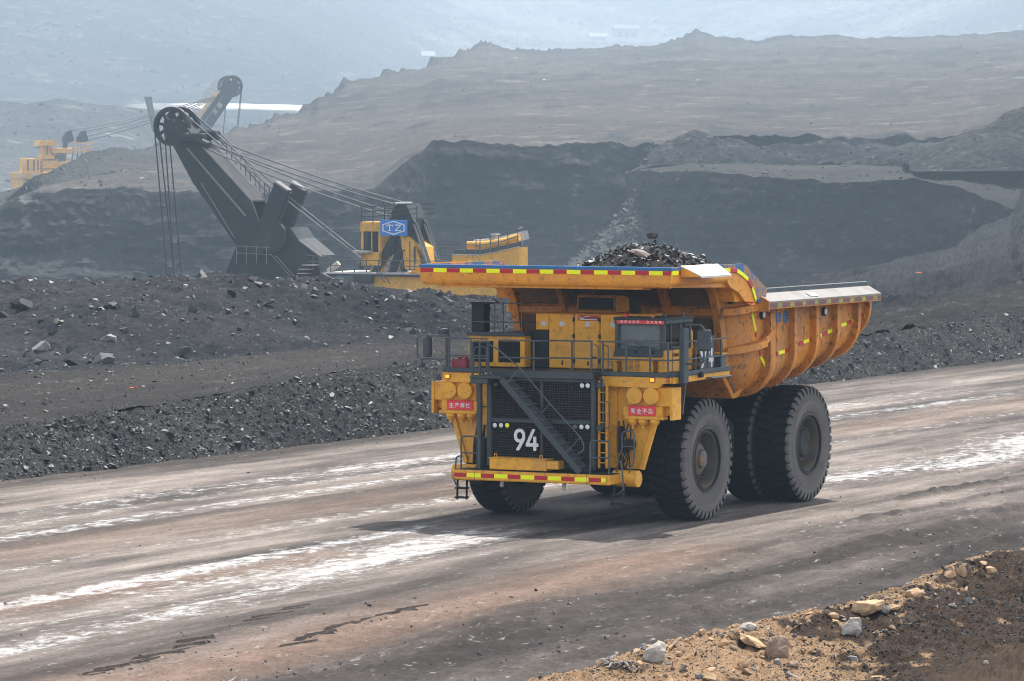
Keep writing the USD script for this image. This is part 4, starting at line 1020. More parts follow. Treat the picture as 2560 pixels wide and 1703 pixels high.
# bands that run round the front corners
def band(zc, h, off, tilt, name='corner_band', back=1.0, mat='body_paint'):
    mb = MB()
    for s in (1, -1):
        rg = []
        c0 = plan(zc, -.05); c1 = plan(zc, off)
        k = max(3, int(len(c0) * back))
        P0 = np.vstack([[(c0[0, 0] - .02, 0)], c0[:k]]); P1 = np.vstack([[(c1[0, 0], 0)], c1[:k]])
        for a_, b_ in zip(P0, P1):
            dz = tilt * max(0, xf(zc) - a_[0])
            rg.append([(a_[0], a_[1] * s, zc + dz - h / 2), (b_[0], b_[1] * s, zc + dz - h / 2 + .03), (b_[0], b_[1] * s, zc + dz + h / 2 - .03), (a_[0], a_[1] * s, zc + dz + h / 2)])
        mb.loft(rg)
    return obj(name, mb.fix(), mat, body, smooth=30)


band(6.26, .27, .26, .09)
band(5.06, .27, .27, .11)
band(7.12, .22, .14, .0, back=.55)
# upright frame strips at the front corners and across the front wall
for s in (1, -1):
    for yy, w_ in ((3.42, .30), (1.75, .25)):
        st = MB(); rg = []
        for z_ in (4.45, 4.8, 5.2, 5.7, 6.3, 6.8, 7.2):
            yk = yy if yy < 3 else plan(z_)[0, 1] - .05
            x_ = xf(z_)
            rg.append([(x_ - .05, s * (yk - w_ / 2), z_), (x_ + .23, s * (yk - w_ / 2 + .03), z_), (x_ + .23, s * (yk + w_ / 2 - .03), z_), (x_ - .05, s * (yk + w_ / 2), z_)])
        obj('front_strip', st.loft(rg).fix(), 'body_paint', body, smooth=30)
    # brace from the lower band up to the first rib
    br = MB().bar((-3.15, s * 4.02, 5.22), (-4.0, s * 4.06, 5.62), .24, .24)
    obj('corner_brace', br, 'body_paint', body)
    br = MB().bar((-2.55, s * 4.0, 6.40), (-3.0, s * 4.25, 6.60), .2, .2)
    obj('corner_brace', br, 'body_paint', body)
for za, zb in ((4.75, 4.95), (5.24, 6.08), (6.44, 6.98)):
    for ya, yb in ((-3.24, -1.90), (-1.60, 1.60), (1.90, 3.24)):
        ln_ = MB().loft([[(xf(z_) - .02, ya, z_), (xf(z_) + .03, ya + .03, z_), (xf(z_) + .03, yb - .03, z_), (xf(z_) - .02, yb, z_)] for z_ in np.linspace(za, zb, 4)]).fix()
        obj('front_panel', ln_, 'shade_dust_panel', body)  # thin dark plates added over the front wall to carry the canopy shade
# sooty lower front beam
bb = MB().prism([(-1.72, 4.62), (-1.50, 4.55), (-2.62, 3.55), (-2.95, 3.55), (-3.9, 4.02), (-3.75, 4.15), (-2.95, 3.75), (-2.7, 3.75)], 'y', -3.32, 3.32)
obj('lower_front_beam', bb, 'body_paint', body)
for s in (1, -1):
    so = MB().prism([(-1.82, 4.50), (-2.05, 4.5), (-2.9, 3.85), (-2.75, 3.72)], 'y', s * 3.05, s * 3.36)
    obj('beam_end', so, 'soot_paint', body)

# side rim with its sloped cap
for s in (1, -1):
    cap = MB().prism([(s * 3.98, 6.78), (s * 4.03, 6.80), (s * 4.47, 6.56), (s * 4.47, 6.51), (s * 4.0, 6.70)], 'x', -2.75, -11.82)
    obj('side_cap', cap, 'cap_steel', body)
    lip = MB().prism([(s * 3.86, 6.5), (s * 3.97, 6.5), (s * 3.97, 6.93), (s * 3.92, 6.95), (s * 3.86, 6.93)], 'x', -2.9, -11.82)
    obj('rim_plate', lip, 'grey_paint', body)
    fl = MB().prism([(s * 3.95, 6.32), (s * 4.46, 6.32), (s * 4.46, 6.51), (s * 3.95, 6.69)], 'x', -2.78, -11.8)
    obj('rim_beam', fl, 'body_paint', body)
    ep = MB().prism([(s * 3.93, 6.25), (s * 4.50, 6.25), (s * 4.50, 6.58), (s * 3.98, 6.86), (s * 3.93, 6.86)], 'x', -2.70, -2.78)
    obj('cap_end_plate', ep, 'body_paint', body)
    x_ = -2.85; k = 0
    while x_ > -11.7:
        L_ = (.62, .34)[k % 2]; L_ = min(L_, x_ + 11.75)
        tp = MB().box(x_ - L_, x_, s * 4.462, s * 4.468, 6.36, 6.49, .001)
        obj('rim_tape', tp, ('worn_red_tape', 'worn_yellow_tape')[k % 2], body)
        x_ -= L_; k += 1
nt = MB().box(-6.9, -6.2, 4.22, 4.225, 6.67, 6.68)
pl = np.array([(-6.25, 4.19, 6.725), (-6.8, 4.19, 6.725), (-6.8, 4.40, 6.61), (-6.25, 4.40, 6.61)])
obj('notice_plate', MB().loft([pl, pl + [0, .006, .012]]).fix(), 'shovel_pale', body)

# canopy over the cab
cn = MB().prism([(-.9, 7.05), (3.62, 7.16), (3.68, 7.22), (3.68, 7.34), (-2.2, 7.34), (-2.2, 6.6), (-1.1, 6.6)], 'y', -4.08, 4.08)
obj('canopy_plate', cn, 'canopy_paint', body)
cl = MB().prism([(3.0, 7.06), (3.58, 7.09), (3.62, 7.17), (3.0, 7.17)], 'y', -3.66, 3.2)
obj('canopy_stiffener', cl, 'canopy_paint', body)
# rolled front lip with rounded lower edge
arc = [(3.56 + .2 * math.cos(a_), 7.46 - .16 + .16 * math.sin(a_) - 0.0) for a_ in np.linspace(0, -math.pi / 2, 7)]
lipp = [(3.58, 7.66), (3.76, 7.66)] + [(3.56 + .2 * math.cos(a_), 7.35 + .21 * math.sin(a_)) for a_ in np.linspace(0, -math.pi / 2, 7)]
obj('front_lip', MB().prism(lipp, 'y', -4.14, 4.14), 'canopy_paint', body, smooth=30)
obj('front_lip_edge', MB().box(3.60, 3.765, -4.24, 4.24, 7.66, 7.765, .01), 'blue_paint', body)
for s in (1, -1):
    tips = MB().prism([(s * 4.10, 7.66), (s * 4.21, 7.66)] + [(s * (4.06 + .15 * math.cos(a_)), 7.35 + .15 * math.sin(a_)) for a_ in np.linspace(0, -math.pi / 2, 6)], 'x', 3.74, -.6)
    obj('side_lip', tips, 'canopy_paint', body, smooth=30)
    # worn side wing that sweeps down to the rim
    top = [(3.60, 7.765), (-1.43, 7.76), (-1.62, 7.70), (-3.22, 6.93), (-3.05, 6.60), (-2.55, 6.52)]
    low = [(-2.48, 6.60), (-2.23, 7.0), (-1.86, 7.30), (-1.44, 7.48), (-.95, 7.62), (-.4, 7.66), (3.60, 7.66)]
    obj('side_wing', MB().prism(top + low, 'y', s * 4.12, s * 4.225), 'blue_worn', body)
    und = [(-2.45, 6.55), (-2.23, 7.0), (-1.86, 7.30), (-1.44, 7.48), (-.95, 7.62), (-.4, 7.66), (-.3, 7.2), (-.55, 7.05), (-1.1, 6.9), (-1.6, 6.6)]
    obj('wing_gusset', MB().prism(und, 'y', s * 3.9, s * 4.20), 'canopy_paint', body)
    # spill deflector
    d0 = np.array([(3.05, s * 4.20, 7.80), (.42, s * 4.20, 7.80), (1.0, s * 4.92, 7.50), (3.10, s * 4.92, 7.50)])
    obj('spill_deflector', MB().loft([d0, d0 - [0, 0, .055]]).fix(), 'bright_steel' if s > 0 else 'canopy_paint', body)
    g0 = np.array([(3.06, s * 4.20, 7.78), (3.10, s * 4.90, 7.48), (3.10, s * 4.22, 7.46)])
    obj('deflector_gusset', MB().loft([g0, g0 - [.04, 0, 0]]).fix(), 'canopy_paint', body)
    # side tape
    for k, (xa, xb) in enumerate([(3.70, 3.24), (3.24, 2.78), (2.78, 2.32), (2.32, 1.86), (1.86, 1.40), (1.40, .94), (.94, .48), (.48, .02), (.02, -.44)]):
        obj('canopy_tape', MB().box(xa, xb, s * 4.211, s * 4.232, 7.53, 7.655, .001), ('yellow_tape', 'red_tape')[k % 2], body)
    cur = [(-.44, 7.592), (-.95, 7.555), (-1.37, 7.43), (-1.76, 7.27), (-2.08, 7.02), (-2.24, 6.80), (-2.36, 6.62)]
    for k, (a_, b_) in enumerate(zip(cur, cur[1:])):
        mt = ('red_tape', 'yellow_tape', 'yellow_tape', 'red_tape', 'yellow_tape', 'yellow_tape')[k]
        obj('canopy_tape', MB().bar((a_[0], s * 4.222, a_[1]), (b_[0], s * 4.222, b_[1]), .03, .125, up=(0, 0, 1)), mt, body)
    dn = [(-2.62, 6.42), (-2.70, 6.22), (-2.98, 5.62), (-3.05, 5.45)]
    for k, (a_, b_) in enumerate(zip(dn, dn[1:])):
        obj('corner_tape', MB().bar((a_[0], s * 3.935, a_[1]), (b_[0], s * 3.935, b_[1]), .03, .11), ('red_tape', 'yellow_tape', 'red_tape')[k], body)
    for mt, a_, b_ in (('red_tape', (-3.28, 5.02), (-3.36, 4.86)), ('yellow_tape', (-3.38, 4.82), (-3.72, 4.55))):
        obj('corner_tape', MB().bar((a_[0], s * 3.925, a_[1]), (b_[0], s * 3.925, b_[1]), .04, .11), mt, body)
# front tape
y_ = -4.19
for k in range(19):
    w_ = .4525
    y1 = min(y_ + w_, 4.20)
    obj('canopy_tape', MB().box(3.755, 3.768, y_, y1, 7.53, 7.652, .001), ('red_tape', 'yellow_tape')[k % 2], body)
    y_ = y1
# panel tape on the side
for mt, seg in ([['red_tape',[[-4.56,4.87],[-4.71,4.87]]],['yellow_tape',[[-4.71,4.88],[-5.2,4.92]]],['red_tape',[[-5.22,4.92],[-5.65,4.97]]],['yellow_tape',[[-5.65,4.97],[-5.9,5.0]]],['red_tape',[[-6.32,5.11],[-6.67,5.14]]],['yellow_tape',[[-6.67,5.15],[-7.12,5.19]]],['red_tape',[[-7.14,5.2],[-7.55,5.24]]],['yellow_tape',[[-8.03,5.3],[-8.13,5.32]]],['red_tape',[[-8.15,5.33],[-8.6,5.38]]],['yellow_tape',[[-8.62,5.39],[-9.14,5.46]]],['yellow_tape',[[-9.72,5.57],[-10.17,5.61]]],['red_tape',[[-10.18,5.62],[-10.62,5.67]]],['yellow_tape',[[-10.63,5.68],[-10.98,5.72]]],['red_tape',[[-11.48,5.84],[-11.65,5.85]]],['yellow_tape',[[-11.65,5.83],[-12.02,5.87]]]]):
    (xa, za), (xb, zb) = seg
    obj('panel_tape', MB().bar((xa, 3.94, za), (xb, 3.94, zb), .03, .115), mt, body)
# painted marks and lamps on the left side
ex = -.22
mk = MB().prism([(-4.33 + ex, 6.18), (-4.45 + ex, 6.05), (-4.62 + ex, 6.14), (-4.72 + ex, 6.22), (-4.70 + ex, 5.86), (-4.60 + ex, 5.83), (-4.52 + ex, 5.90), (-4.40 + ex, 5.80), (-4.33 + ex, 5.88)], 'y', 3.932, 3.939, holes=[[(-4.45 + ex, 5.98), (-4.60 + ex, 5.98), (-4.60 + ex, 5.94), (-4.45 + ex, 5.94)]])
obj('painted_emblem', mk, 'blue_paint', body)
ang = np.linspace(0, 2 * np.pi, 28, endpoint=False)
circ = [(-5.27 + .215 * math.cos(a_), 6.0 + .20 * math.sin(a_)) for a_ in ang]
mk = MB().prism(circ, 'y', 3.932, 3.939, holes=[[(-5.20, 6.08), (-5.17, 6.08), (-5.17, 5.92), (-5.20, 5.92)], [(-5.251, 6.08), (-5.28, 6.08), (-5.28, 6.02), (-5.34, 6.02), (-5.34, 6.07), (-5.37, 6.07), (-5.37, 6.01), (-5.46, 6.0), (-5.37, 5.99), (-5.37, 5.93), (-5.34, 5.93), (-5.34, 5.98), (-5.28, 5.98), (-5.28, 5.92), (-5.251, 5.92)]])
for dx_, dz_ in ((.0, .21), (.0, -.22)):
    mk.prism([(-5.27 - .05, 6.0 + dz_ - .03), (-5.27 + .05, 6.0 + dz_ - .03), (-5.27 + .05, 6.0 + dz_ + .03), (-5.27 - .05, 6.0 + dz_ + .03)], 'y', 3.933, 3.940)
obj('painted_emblem', mk, 'blue_paint', body)
wm = MB().prism([(-11.15, 5.72), (-11.24, 5.9), (-11.20, 6.05), (-11.30, 5.95), (-11.36, 6.02), (-11.33, 5.75), (-11.42, 5.6), (-11.28, 5.55), (-11.2, 5.62)], 'y', 3.932, 3.938)
obj('painted_emblem', wm, 'shovel_pale', body)
for (x_, z_) in [[-3.4,6.13],[-8.26,6.07]]:
    obj('side_lamp', MB().disc((x_, 0, z_), .14, 'y', 3.92, 4.03, 20), 'dark_steel', body)
    obj('side_lamp_lens', MB().disc((x_, 0, z_), .10, 'y', 4.0, 4.045, 20), 'lamp_glass', body)
tt = MB().disc((-11.6, 0, 4.75), .16, 'y', 1.2, 2.0, 20)
obj('tail_pin', tt, 'dark_steel', body, smooth=30)
tb = MB().bar((-10.6, 1.5, 4.4), (-11.7, 1.5, 4.85), .25, .3)
obj('tail_bracket', tb, 'soot_paint', body)

# ---- front: deck, fascia, grille
dk = MB()
dk.box(-.75, 3.33, 1.6, 4.08, 4.50, 4.60, .01).box(-.75, 3.33, -3.62, -1.55, 4.50, 4.60, .01).box(-.75, 3.98, -1.55, 1.6, 4.50, 4.602, .01)
obj('deck', dk, 'grey_paint', truck)
eg = MB()
eg.box(3.33, 3.40, 1.78, 3.98, 4.49, 4.63).box(3.33, 3.40, -3.64, -2.15, 4.49, 4.63).box(3.90, 4.02, -1.5, 1.78, 4.40, 4.62)
eg.bar((3.36, 3.98, 4.56), (2.9, 4.10, 4.57), .06, .14).bar((2.9, 4.10, 4.57), (-.75, 4.10, 4.60), .06, .13)
obj('deck_edge', eg, 'grey_paint', truck)
fs = MB().prism([(1.76, 4.19), (3.62, 4.17), (3.74, 4.29), (4.04, 4.33), (4.04, 4.49), (1.76, 4.49)], 'x', 3.18, 3.37)
fs.prism([(3.30, 4.30), (3.30, 4.49), (-.72, 4.52), (-.72, 4.36)], 'y', 3.96, 4.085)
obj('fascia', fs, 'yellow_paint', truck)
fs = MB().box(3.18, 3.37, -3.66, -2.28, 4.17, 4.49)
fs.box(-.72, 3.2, -3.66, -3.54, 4.34, 4.49)
obj('fascia', fs, 'yellow_paint', truck)
for y_, z_, mt in ((-3.46, 4.35, 'amber_lamp'), (3.44, 4.41, 'amber_lamp'), (3.94, 4.42, 'dull_amber')):
    h_ = .085 if mt == 'amber_lamp' else .055
    b = obj('indicator', MB().box(3.36, 3.40, y_ - h_, y_ + h_, z_ - .07, z_ + .07), 'dark_red', truck)
    obj('lens', MB().box(3.395, 3.42, y_ - h_ * .75, y_ + h_ * .75, z_ - .05, z_ + .05), mt, b)
# front wall panels with the slanted outer edge
for s in (1, -1):
    pn = MB().prism([(s * 1.78, 1.72), (s * 2.98, 1.72), (s * 3.42, 3.2), (s * 3.95, 3.4), (s * 3.95, 4.2), (s * 1.78, 4.2)], 'x', 2.95, 3.08)
    obj('front_panel', pn, 'yellow_paint', truck)
    fr = MB().bar((3.1, s * 2.96, 1.72), (3.1, s * 3.42, 3.2), .14, .14, up=(1, 0, 0))
    obj('panel_flange', fr, 'yellow_paint', truck)
    tu = MB().disc((3.6, 0, 1.47), .25, 'y', s * 2.3, s * 3.1, 28)
    obj('frame_tube', tu, 'yellow_paint', truck, smooth=30)
    # headlight box
    hb = thing('headlight_box', parent=truck)
    obj('box', MB().box(3.05, 3.27, s * 2.55, s * 4.02, 3.62, 4.18).box(3.05, 3.30, s * 2.42, s * 3.72, 3.30, 3.62), 'yellow_paint', hb)
    obj('side_plate', MB().prism([(3.31, 4.18), (3.31, 3.22), (2.7, 3.22), (2.7, 4.18)], 'y', s * 3.98, s * 4.06), 'yellow_paint', hb)
    for yy in (2.86, 3.40):
        obj('lamp_cover', MB().disc((0, s * yy, 3.93), .255, 'x', 3.2, 3.44, 32, .02), 'yellow_paint', hb, smooth=30)
    sg = obj('slogan_sign', MB().box(3.30, 3.335, s * 3.07 - .45, s * 3.07 + .45, 3.34, 3.63), 'red_sign', hb)
    tm = MB()
    for k, chh in enumerate('安全不忘' if s > 0 else '生产再忙'):
        glyph_mb(tm, chh, lambda u, v, d, k=k: (3.334 + d, s * 3.07 - .36 + k * .19 + u, 3.40 + v), .155, .008)
    obj('lettering', tm.fix(), 'white_letters', sg)
    obj('shelf', MB().box(3.0, 3.36, s * 2.5, s * 3.78, 3.22, 3.32), 'yellow_paint', hb)
    for yy in (2.62, 2.96, 3.34):
        obj('horn', MB().revolve([(.001, 3.22), (.15, 3.22), (.155, 3.14), (.09, 3.05), (.05, 3.04), (.045, 2.93), (.001, 2.93)], 20, (3.22, s * yy + .1 * s, 0), 'z').fix(), 'yellow_paint', hb, smooth=30)
    fl = MB().prism([(s * 3.35, 4.3), (s * 4.05, 4.3), (s * 3.95, 3.35), (s * 3.45, 3.35)], 'x', 2.3, 2.36)
    obj('mud_flap', fl, 'tyre_side', truck)
# grille
gr = thing('radiator_grille', parent=truck)
obj('core', MB().box(3.5, 3.80, -1.7, 1.7, 1.74, 4.42), 'grille_dark', gr)
fm = MB()
fm.box(3.76, 3.93, -1.84, -1.68, 1.72, 4.36).box(3.76, 3.93, 1.66, 1.78, 1.75, 4.42)
fm.box(3.78, 3.915, -1.68, 1.66, 3.04, 3.18).box(3.78, 3.925, -1.84, 1.78, 4.30, 4.44).box(3.78, 3.92, -1.84, 1.78, 1.70, 1.83)
obj('grille_frame', fm, 'grey_paint', gr)
obj('divider', MB().box(3.80, 3.90, -.035, .035, 1.83, 4.3), 'grille_wire', gr)
for za, zb in ((1.83, 3.04), (3.18, 4.30)):
    wi = MB()
    for y_ in np.arange(-1.66, 1.66, .075):
        wi.add(np.array([(3.875, y_, za), (3.875, y_ + .013, za), (3.888, y_ + .006, za), (3.875, y_, zb), (3.875, y_ + .013, zb), (3.888, y_ + .006, zb)]), [(1, 2, 5), (1, 5, 4), (2, 0, 3), (2, 3, 5)])
    for z_ in np.arange(za + .02, zb, .075):
        wi.add(np.array([(3.88, -1.68, z_), (3.88, -1.68, z_ + .015), (3.892, -1.68, z_ + .007), (3.88, 1.66, z_), (3.88, 1.66, z_ + .015), (3.892, 1.66, z_ + .007)]), [(1, 2, 5), (1, 5, 4), (2, 0, 3), (2, 3, 5)])
    obj('wire_mesh', wi, 'grille_wire', gr, kind='stuff')
for k, (y_, z_) in enumerate([(-1.54, 2.95), (-1.33, 2.955), (-1.12, 2.96), (1.16, 2.98), (1.37, 2.985), (1.57, 2.99), (1.39, 4.22), (1.58, 4.225), (-1.52, 4.2)]):
    mt = 'yellow_tape' if k == 2 else ('hub_steel' if k in (3, 8) else 'lamp_glass')
    b = obj('spot_lamp', MB().disc((0, y_, z_), .098, 'x', 3.88, 3.955, 20), 'black_part', gr)
    obj('lens', MB().revolve([(.001, 3.975), (.05, 3.968), (.078, 3.95)], 20, (0, y_, z_), 'x').fix(), mt, b, smooth=True)
for y0, y1, zc_ in ((-1.68, -.98, 2.955), (1.02, 1.68, 2.985), (1.28, 1.68, 4.22)):
    obj('lamp_bracket', MB().box(3.86, 3.89, y0, y1, zc_ - .12, zc_ + .12), 'black_part', gr)
nm = thing('fleet_number', parent=gr)
for k, (chh, y0) in enumerate((('9', -.87), ('4', -.47))):
    m = meshkit.text_mesh(chh, .66, .03, True); v = np.array(m.vertices)
    wd = v[:, 0].max() - v[:, 0].min()
    v[:, 0] = (v[:, 0] - v[:, 0].min()) / wd * (.385 if k == 0 else .42)
    v[:, 1] = (v[:, 1] - v[:, 1].min()) / (v[:, 1].max() - v[:, 1].min()) * .66
    obj('digit', (np.stack([3.97 + v[:, 2], y0 + v[:, 0], 2.22 + v[:, 1]], 1), m.faces), 'white_letters', nm)
    obj('stand_off', MB().box(3.89, 3.975, y0 + .16, y0 + .2, 2.3, 2.34), 'dark_steel', nm)
# ladder beside the grille
ld = thing('side_ladder', parent=truck)
for y_ in (1.82, 2.08):
    obj('rail', MB().box(3.62, 3.72, y_ - .03, y_ + .03, 1.75, 4.36), 'yellow_paint', ld)
for z_ in np.arange(1.9, 4.3, .3):
    obj('rung', MB().box(3.63, 3.70, 1.85, 2.05, z_, z_ + .035), 'yellow_paint', ld)
obj('back_plate', MB().box(3.10, 3.16, 1.75, 2.15, 1.75, 4.2), 'yellow_paint', ld)
for z_ in (4.25, 2.98):
    obj('clamp', MB().box(3.72, 3.86, 1.8, 1.98, z_ - .09, z_ + .07), 'grey_paint', ld)
obj('grab_rail', MB().bend([(3.8, 1.86, 4.45), (3.8, 2.0, 4.45), (3.8, 2.02, 3.9), (3.8, 2.02, 2.98), (3.8, 1.9, 2.9)], .022), 'rail_paint', ld)
obj('grab_rail', MB().bend([(3.8, 2.12, 3.75), (3.8, 2.22, 3.72), (3.8, 2.22, 3.0), (3.8, 2.1, 2.95)], .02), 'rail_paint', ld)
# uprights on the other side
ul = thing('upright_ladder', parent=truck)
obj('upright', MB().box(3.9, 4.03, -2.13, -1.98, 1.62, 4.42), 'grey_paint', ul)
for z_ in (3.49, 2.55):
    obj('strut', MB().bar((3.93, -2.0, z_), (3.88, -1.75, z_ + .02), .045), 'grey_paint', ul)
obj('yellow_strip', MB().box(3.55, 3.62, -1.98, -1.84, 1.75, 4.1).box(3.55, 3.66, -1.99, -1.85, 2.5, 2.8).box(3.55, 3.66, -1.99, -1.85, 3.3, 3.6), 'yellow_paint', ul)
# bumper
bp = thing('bumper', parent=truck)
obj('beam', MB().box(3.55, 4.55, -2.62, 2.58, 1.32, 1.62, .03), 'yellow_paint', bp)
obj('tread_plate', MB().box(3.58, 4.50, -2.60, 2.56, 1.615, 1.635), 'dark_steel', bp)
y_ = -2.61
for k, y1 in enumerate((-2.18, -1.70, -1.25, -.80, -.355, .10, .55, 1.0, 1.45, 1.90, 2.32, 2.47)):
    obj('bumper_tape', MB().box(4.545, 4.556, y_, y1, 1.405, 1.53, .001), ('red_tape', 'yellow_tape')[k % 2], bp)
    y_ = y1
for y_ in (-1.92, 1.85):
    obj('seam', MB().box(4.546, 4.5575, y_ - .008, y_ + .008, 1.33, 1.61, .001), 'soot_paint', bp)
for y_ in (-1.10, .98):
    obj('tow_eye', MB().tube([(4.3, y_, 1.34), (4.35, y_, 1.14)], .06, 10), 'shovel_pale', bp)
obj('front_box', MB().box(3.98, 4.45, -1.47, .45, 1.66, 2.0).box(4.02, 4.44, .45, .84, 1.72, 1.97), 'yellow_paint', bp)
obj('box_lid', MB().box(3.96, 4.46, -1.49, .47, 1.99, 2.02), 'yellow_paint', bp)
for y_ in (-1.33, .2):
    obj('lifting_eye', MB().bend([(4.3, y_ - .04, 2.0), (4.3, y_ - .04, 2.12), (4.3, y_ + .04, 2.12), (4.3, y_ + .04, 2.0)], .014, .03, 6), 'yellow_paint', bp)
for s in (1, -1):
    y0 = s * 2.15
    gl = MB().bend([(4.35, s * 2.48, 1.63), (4.35, s * 2.48, 2.62), (4.35, s * 1.86, 2.62), (4.35, s * 1.86, 1.63)], .026)
    gl.tube([(4.35, s * 2.48, 2.12), (4.35, s * 1.86, 2.12)], .022)
    obj('guard_rail', gl, 'rail_paint', bp, smooth=40)
    obj('grab_handle', MB().bend([(4.1, s * 2.58, 2.0), (4.1, s * 2.78, 1.98), (4.1, s * 2.84, 1.15), (4.1, s * 2.60, 1.02)], .024), 'rail_paint', bp, smooth=40)
    stp = thing('boarding_step', parent=truck)
    for yy in (2.52, 2.84):
        obj('side_strap', MB().bar((3.95, s * (yy - .03), 1.34), (4.08, s * (yy + .0) - s * .08, .68), .10, .03, up=(0, 1, 0)), 'dark_steel', stp)
    for z_ in (.72, 1.0):
        obj('tread', MB().box(3.92, 4.16, s * 2.42, s * 2.82, z_, z_ + .05), 'dark_steel', stp)
# hoses and pipes behind the bumper's left end
hp = MB()
r2 = np.random.default_rng(5)
for k in range(9):
    a_ = np.array([3.2 + .08 * k % .3, 2.25 + r2.uniform(0, .5), 2.9 + r2.uniform(-.5, .3)]); b_ = np.array([3.5, 2.3 + r2.uniform(0, .55), 1.6])
    mid = (a_ + b_) / 2 + r2.normal(0, .12, 3) + [.1, 0, 0]
    hp.bend([a_, mid, b_], .022, .2, 6)
obj('hose', hp, 'black_part', truck, smooth=40)
hp = MB().disc((0, 2.62, 2.45), .16, 'x', 3.1, 3.4, 18).box(3.1, 3.4, 2.3, 2.38, 2.2, 3.0)
obj('filter_unit', hp, 'dark_steel', truck, smooth=30)
hp = MB().box(3.1, 3.35, -2.6, -2.2, 1.7, 2.5)
for k in range(7):
    a_ = np.array([3.2, -2.2 - r2.uniform(0, .5), 2.9]); b_ = np.array([3.4, -2.2 - r2.uniform(0, .4), 1.65])
    hp.bend([a_, (a_ + b_) / 2 + r2.normal(0, .1, 3), b_], .02, .2, 6)
obj('hose', hp, 'dark_steel', truck)
gh = thing('left_grab_frame', parent=truck)
obj('hoop', MB().bend([(3.75, 2.45, 1.65), (3.75, 2.5, 2.15), (3.75, 2.62, 2.3), (3.75, 2.62, 2.88), (3.75, 3.02, 2.9), (3.75, 3.02, 2.0), (3.75, 2.86, 1.75), (3.75, 2.86, 1.5)], .024), 'rail_paint', gh, smooth=40)
obj('cross_bar', MB().tube([(3.75, 2.62, 2.42), (3.75, 3.02, 2.45)], .02), 'rail_paint', gh, smooth=40)
# diagonal stairs across the grille
sr = thing('stairway', parent=truck)
A0, A1 = np.array([-1.06, 4.46]), np.array([1.58, 1.70])
for x_, dy in ((4.46, 0.0), (3.99, 0.02)):
    obj('stringer', MB().bar((x_, A0[0] + dy, A0[1] - .08), (x_, A1[0] + dy, A1[1] - .05), .04, .20, up=(0, .72, .69)), 'grey_paint', sr)
for k in range(12):
    c = A0 + (A1 - A0) * (k + .6) / 12.2
    obj('step', MB().box(3.99, 4.46, c[0] - .03, c[0] + .22, c[1] - .02, c[1] + .015), 'rail_paint', sr)
hr = MB().bend([(4.48, -1.45, 5.40), (4.48, -1.20, 5.30), (4.48, -.41, 4.72), (4.48, .59, 3.68), (4.48, 1.6, 2.72), (4.48, 1.72, 2.5), (4.48, 1.70, 2.30), (4.48, 1.5, 2.22)], .022)
obj('handrail', hr, 'rail_paint', sr, smooth=40)
for a_, b_ in (((-.41, 4.72), (-.93, 4.20)), ((.59, 3.68), (.10, 3.17)), ((1.6, 2.72), (1.10, 2.20))):
    obj('rail_post', MB().tube([(4.48, *a_), (4.47, *b_)], .018), 'rail_paint', sr)
pf_ = thing('stair_platform', parent=truck)
obj('plate', MB().box(3.95, 4.5, -2.12, -1.05, 4.38, 4.46), 'grey_paint', pf_)
obj('bracket', MB().box(3.95, 4.5, -2.1, -1.5, 4.22, 4.38), 'grey_paint', pf_)
for y_ in (-2.03, -1.78, -1.50):
    obj('post', MB().bar((4.46, y_, 4.44), (4.46, y_, 5.46), .07), 'grey_paint', pf_)
obj('top_rail', MB().bar((4.46, -2.16, 5.48), (4.46, -1.42, 5.48), .04), 'rail_paint', pf_)
obj('mid_rail', MB().bar((4.46, -2.12, 4.98), (4.46, -1.5, 4.98), .04), 'rail_paint', pf_)
obj('hoop', MB().bend([(4.46, -1.98, 4.6), (4.46, -1.98, 5.3), (4.46, -1.8, 5.34), (4.46, -1.56, 5.34), (4.46, -1.56, 4.62), (4.46, -1.9, 4.6)], .02), 'rail_paint', pf_, smooth=40)
# railings
def railing(pts, posts, name='railing'):
    g_ = thing(name, parent=truck)
    for z_, nm_ in ((5.52, 'top_rail'), (5.0, 'mid_rail')):
        obj(nm_, MB().bend([(x_, y_, z_) for x_, y_ in pts], .024, .1), 'rail_paint', g_, smooth=40)
    for x_, y_ in posts:
        obj('post', MB().bar((x_, y_, 4.6), (x_, y_, 5.53), .055), 'rail_paint', g_)
    return g_


railing([(3.36, -3.60), (3.36, -2.1)], [(3.36, -3.42), (3.36, -2.68)])
railing([(3.96, -1.4), (3.96, -.05), (3.42, .35), (3.42, 1.47)], [(3.9, -.25), (3.42, .79), (3.42, 1.44)])
railing([(3.38, 1.62), (3.38, 3.96), (3.1, 4.08), (-.6, 4.08)], [(3.38, 1.80), (3.38, 2.58), (3.38, 3.36), (3.38, 3.95), (1.75, 4.08), (.85, 4.08), (-.1, 4.08)])
gt = thing('deck_gate', parent=truck)
for y_ in (1.52, 1.86):
    obj('hoop', MB().bend([(3.40, y_, 5.42), (3.40, y_ + .13, 5.38), (3.40, y_ + .13, 4.72), (3.40, y_, 4.68)], .018, .08), 'rail_paint', gt, smooth=40)
obj('latch', MB().box(3.36, 3.44, 1.46, 1.60, 5.0, 5.06), 'dark_steel', gt)
pr = thing('corner_post', parent=truck)
obj('post', MB().box(2.62, 2.98, 4.12, 4.28, 4.3, 5.95, .02), 'grey_paint', pr)
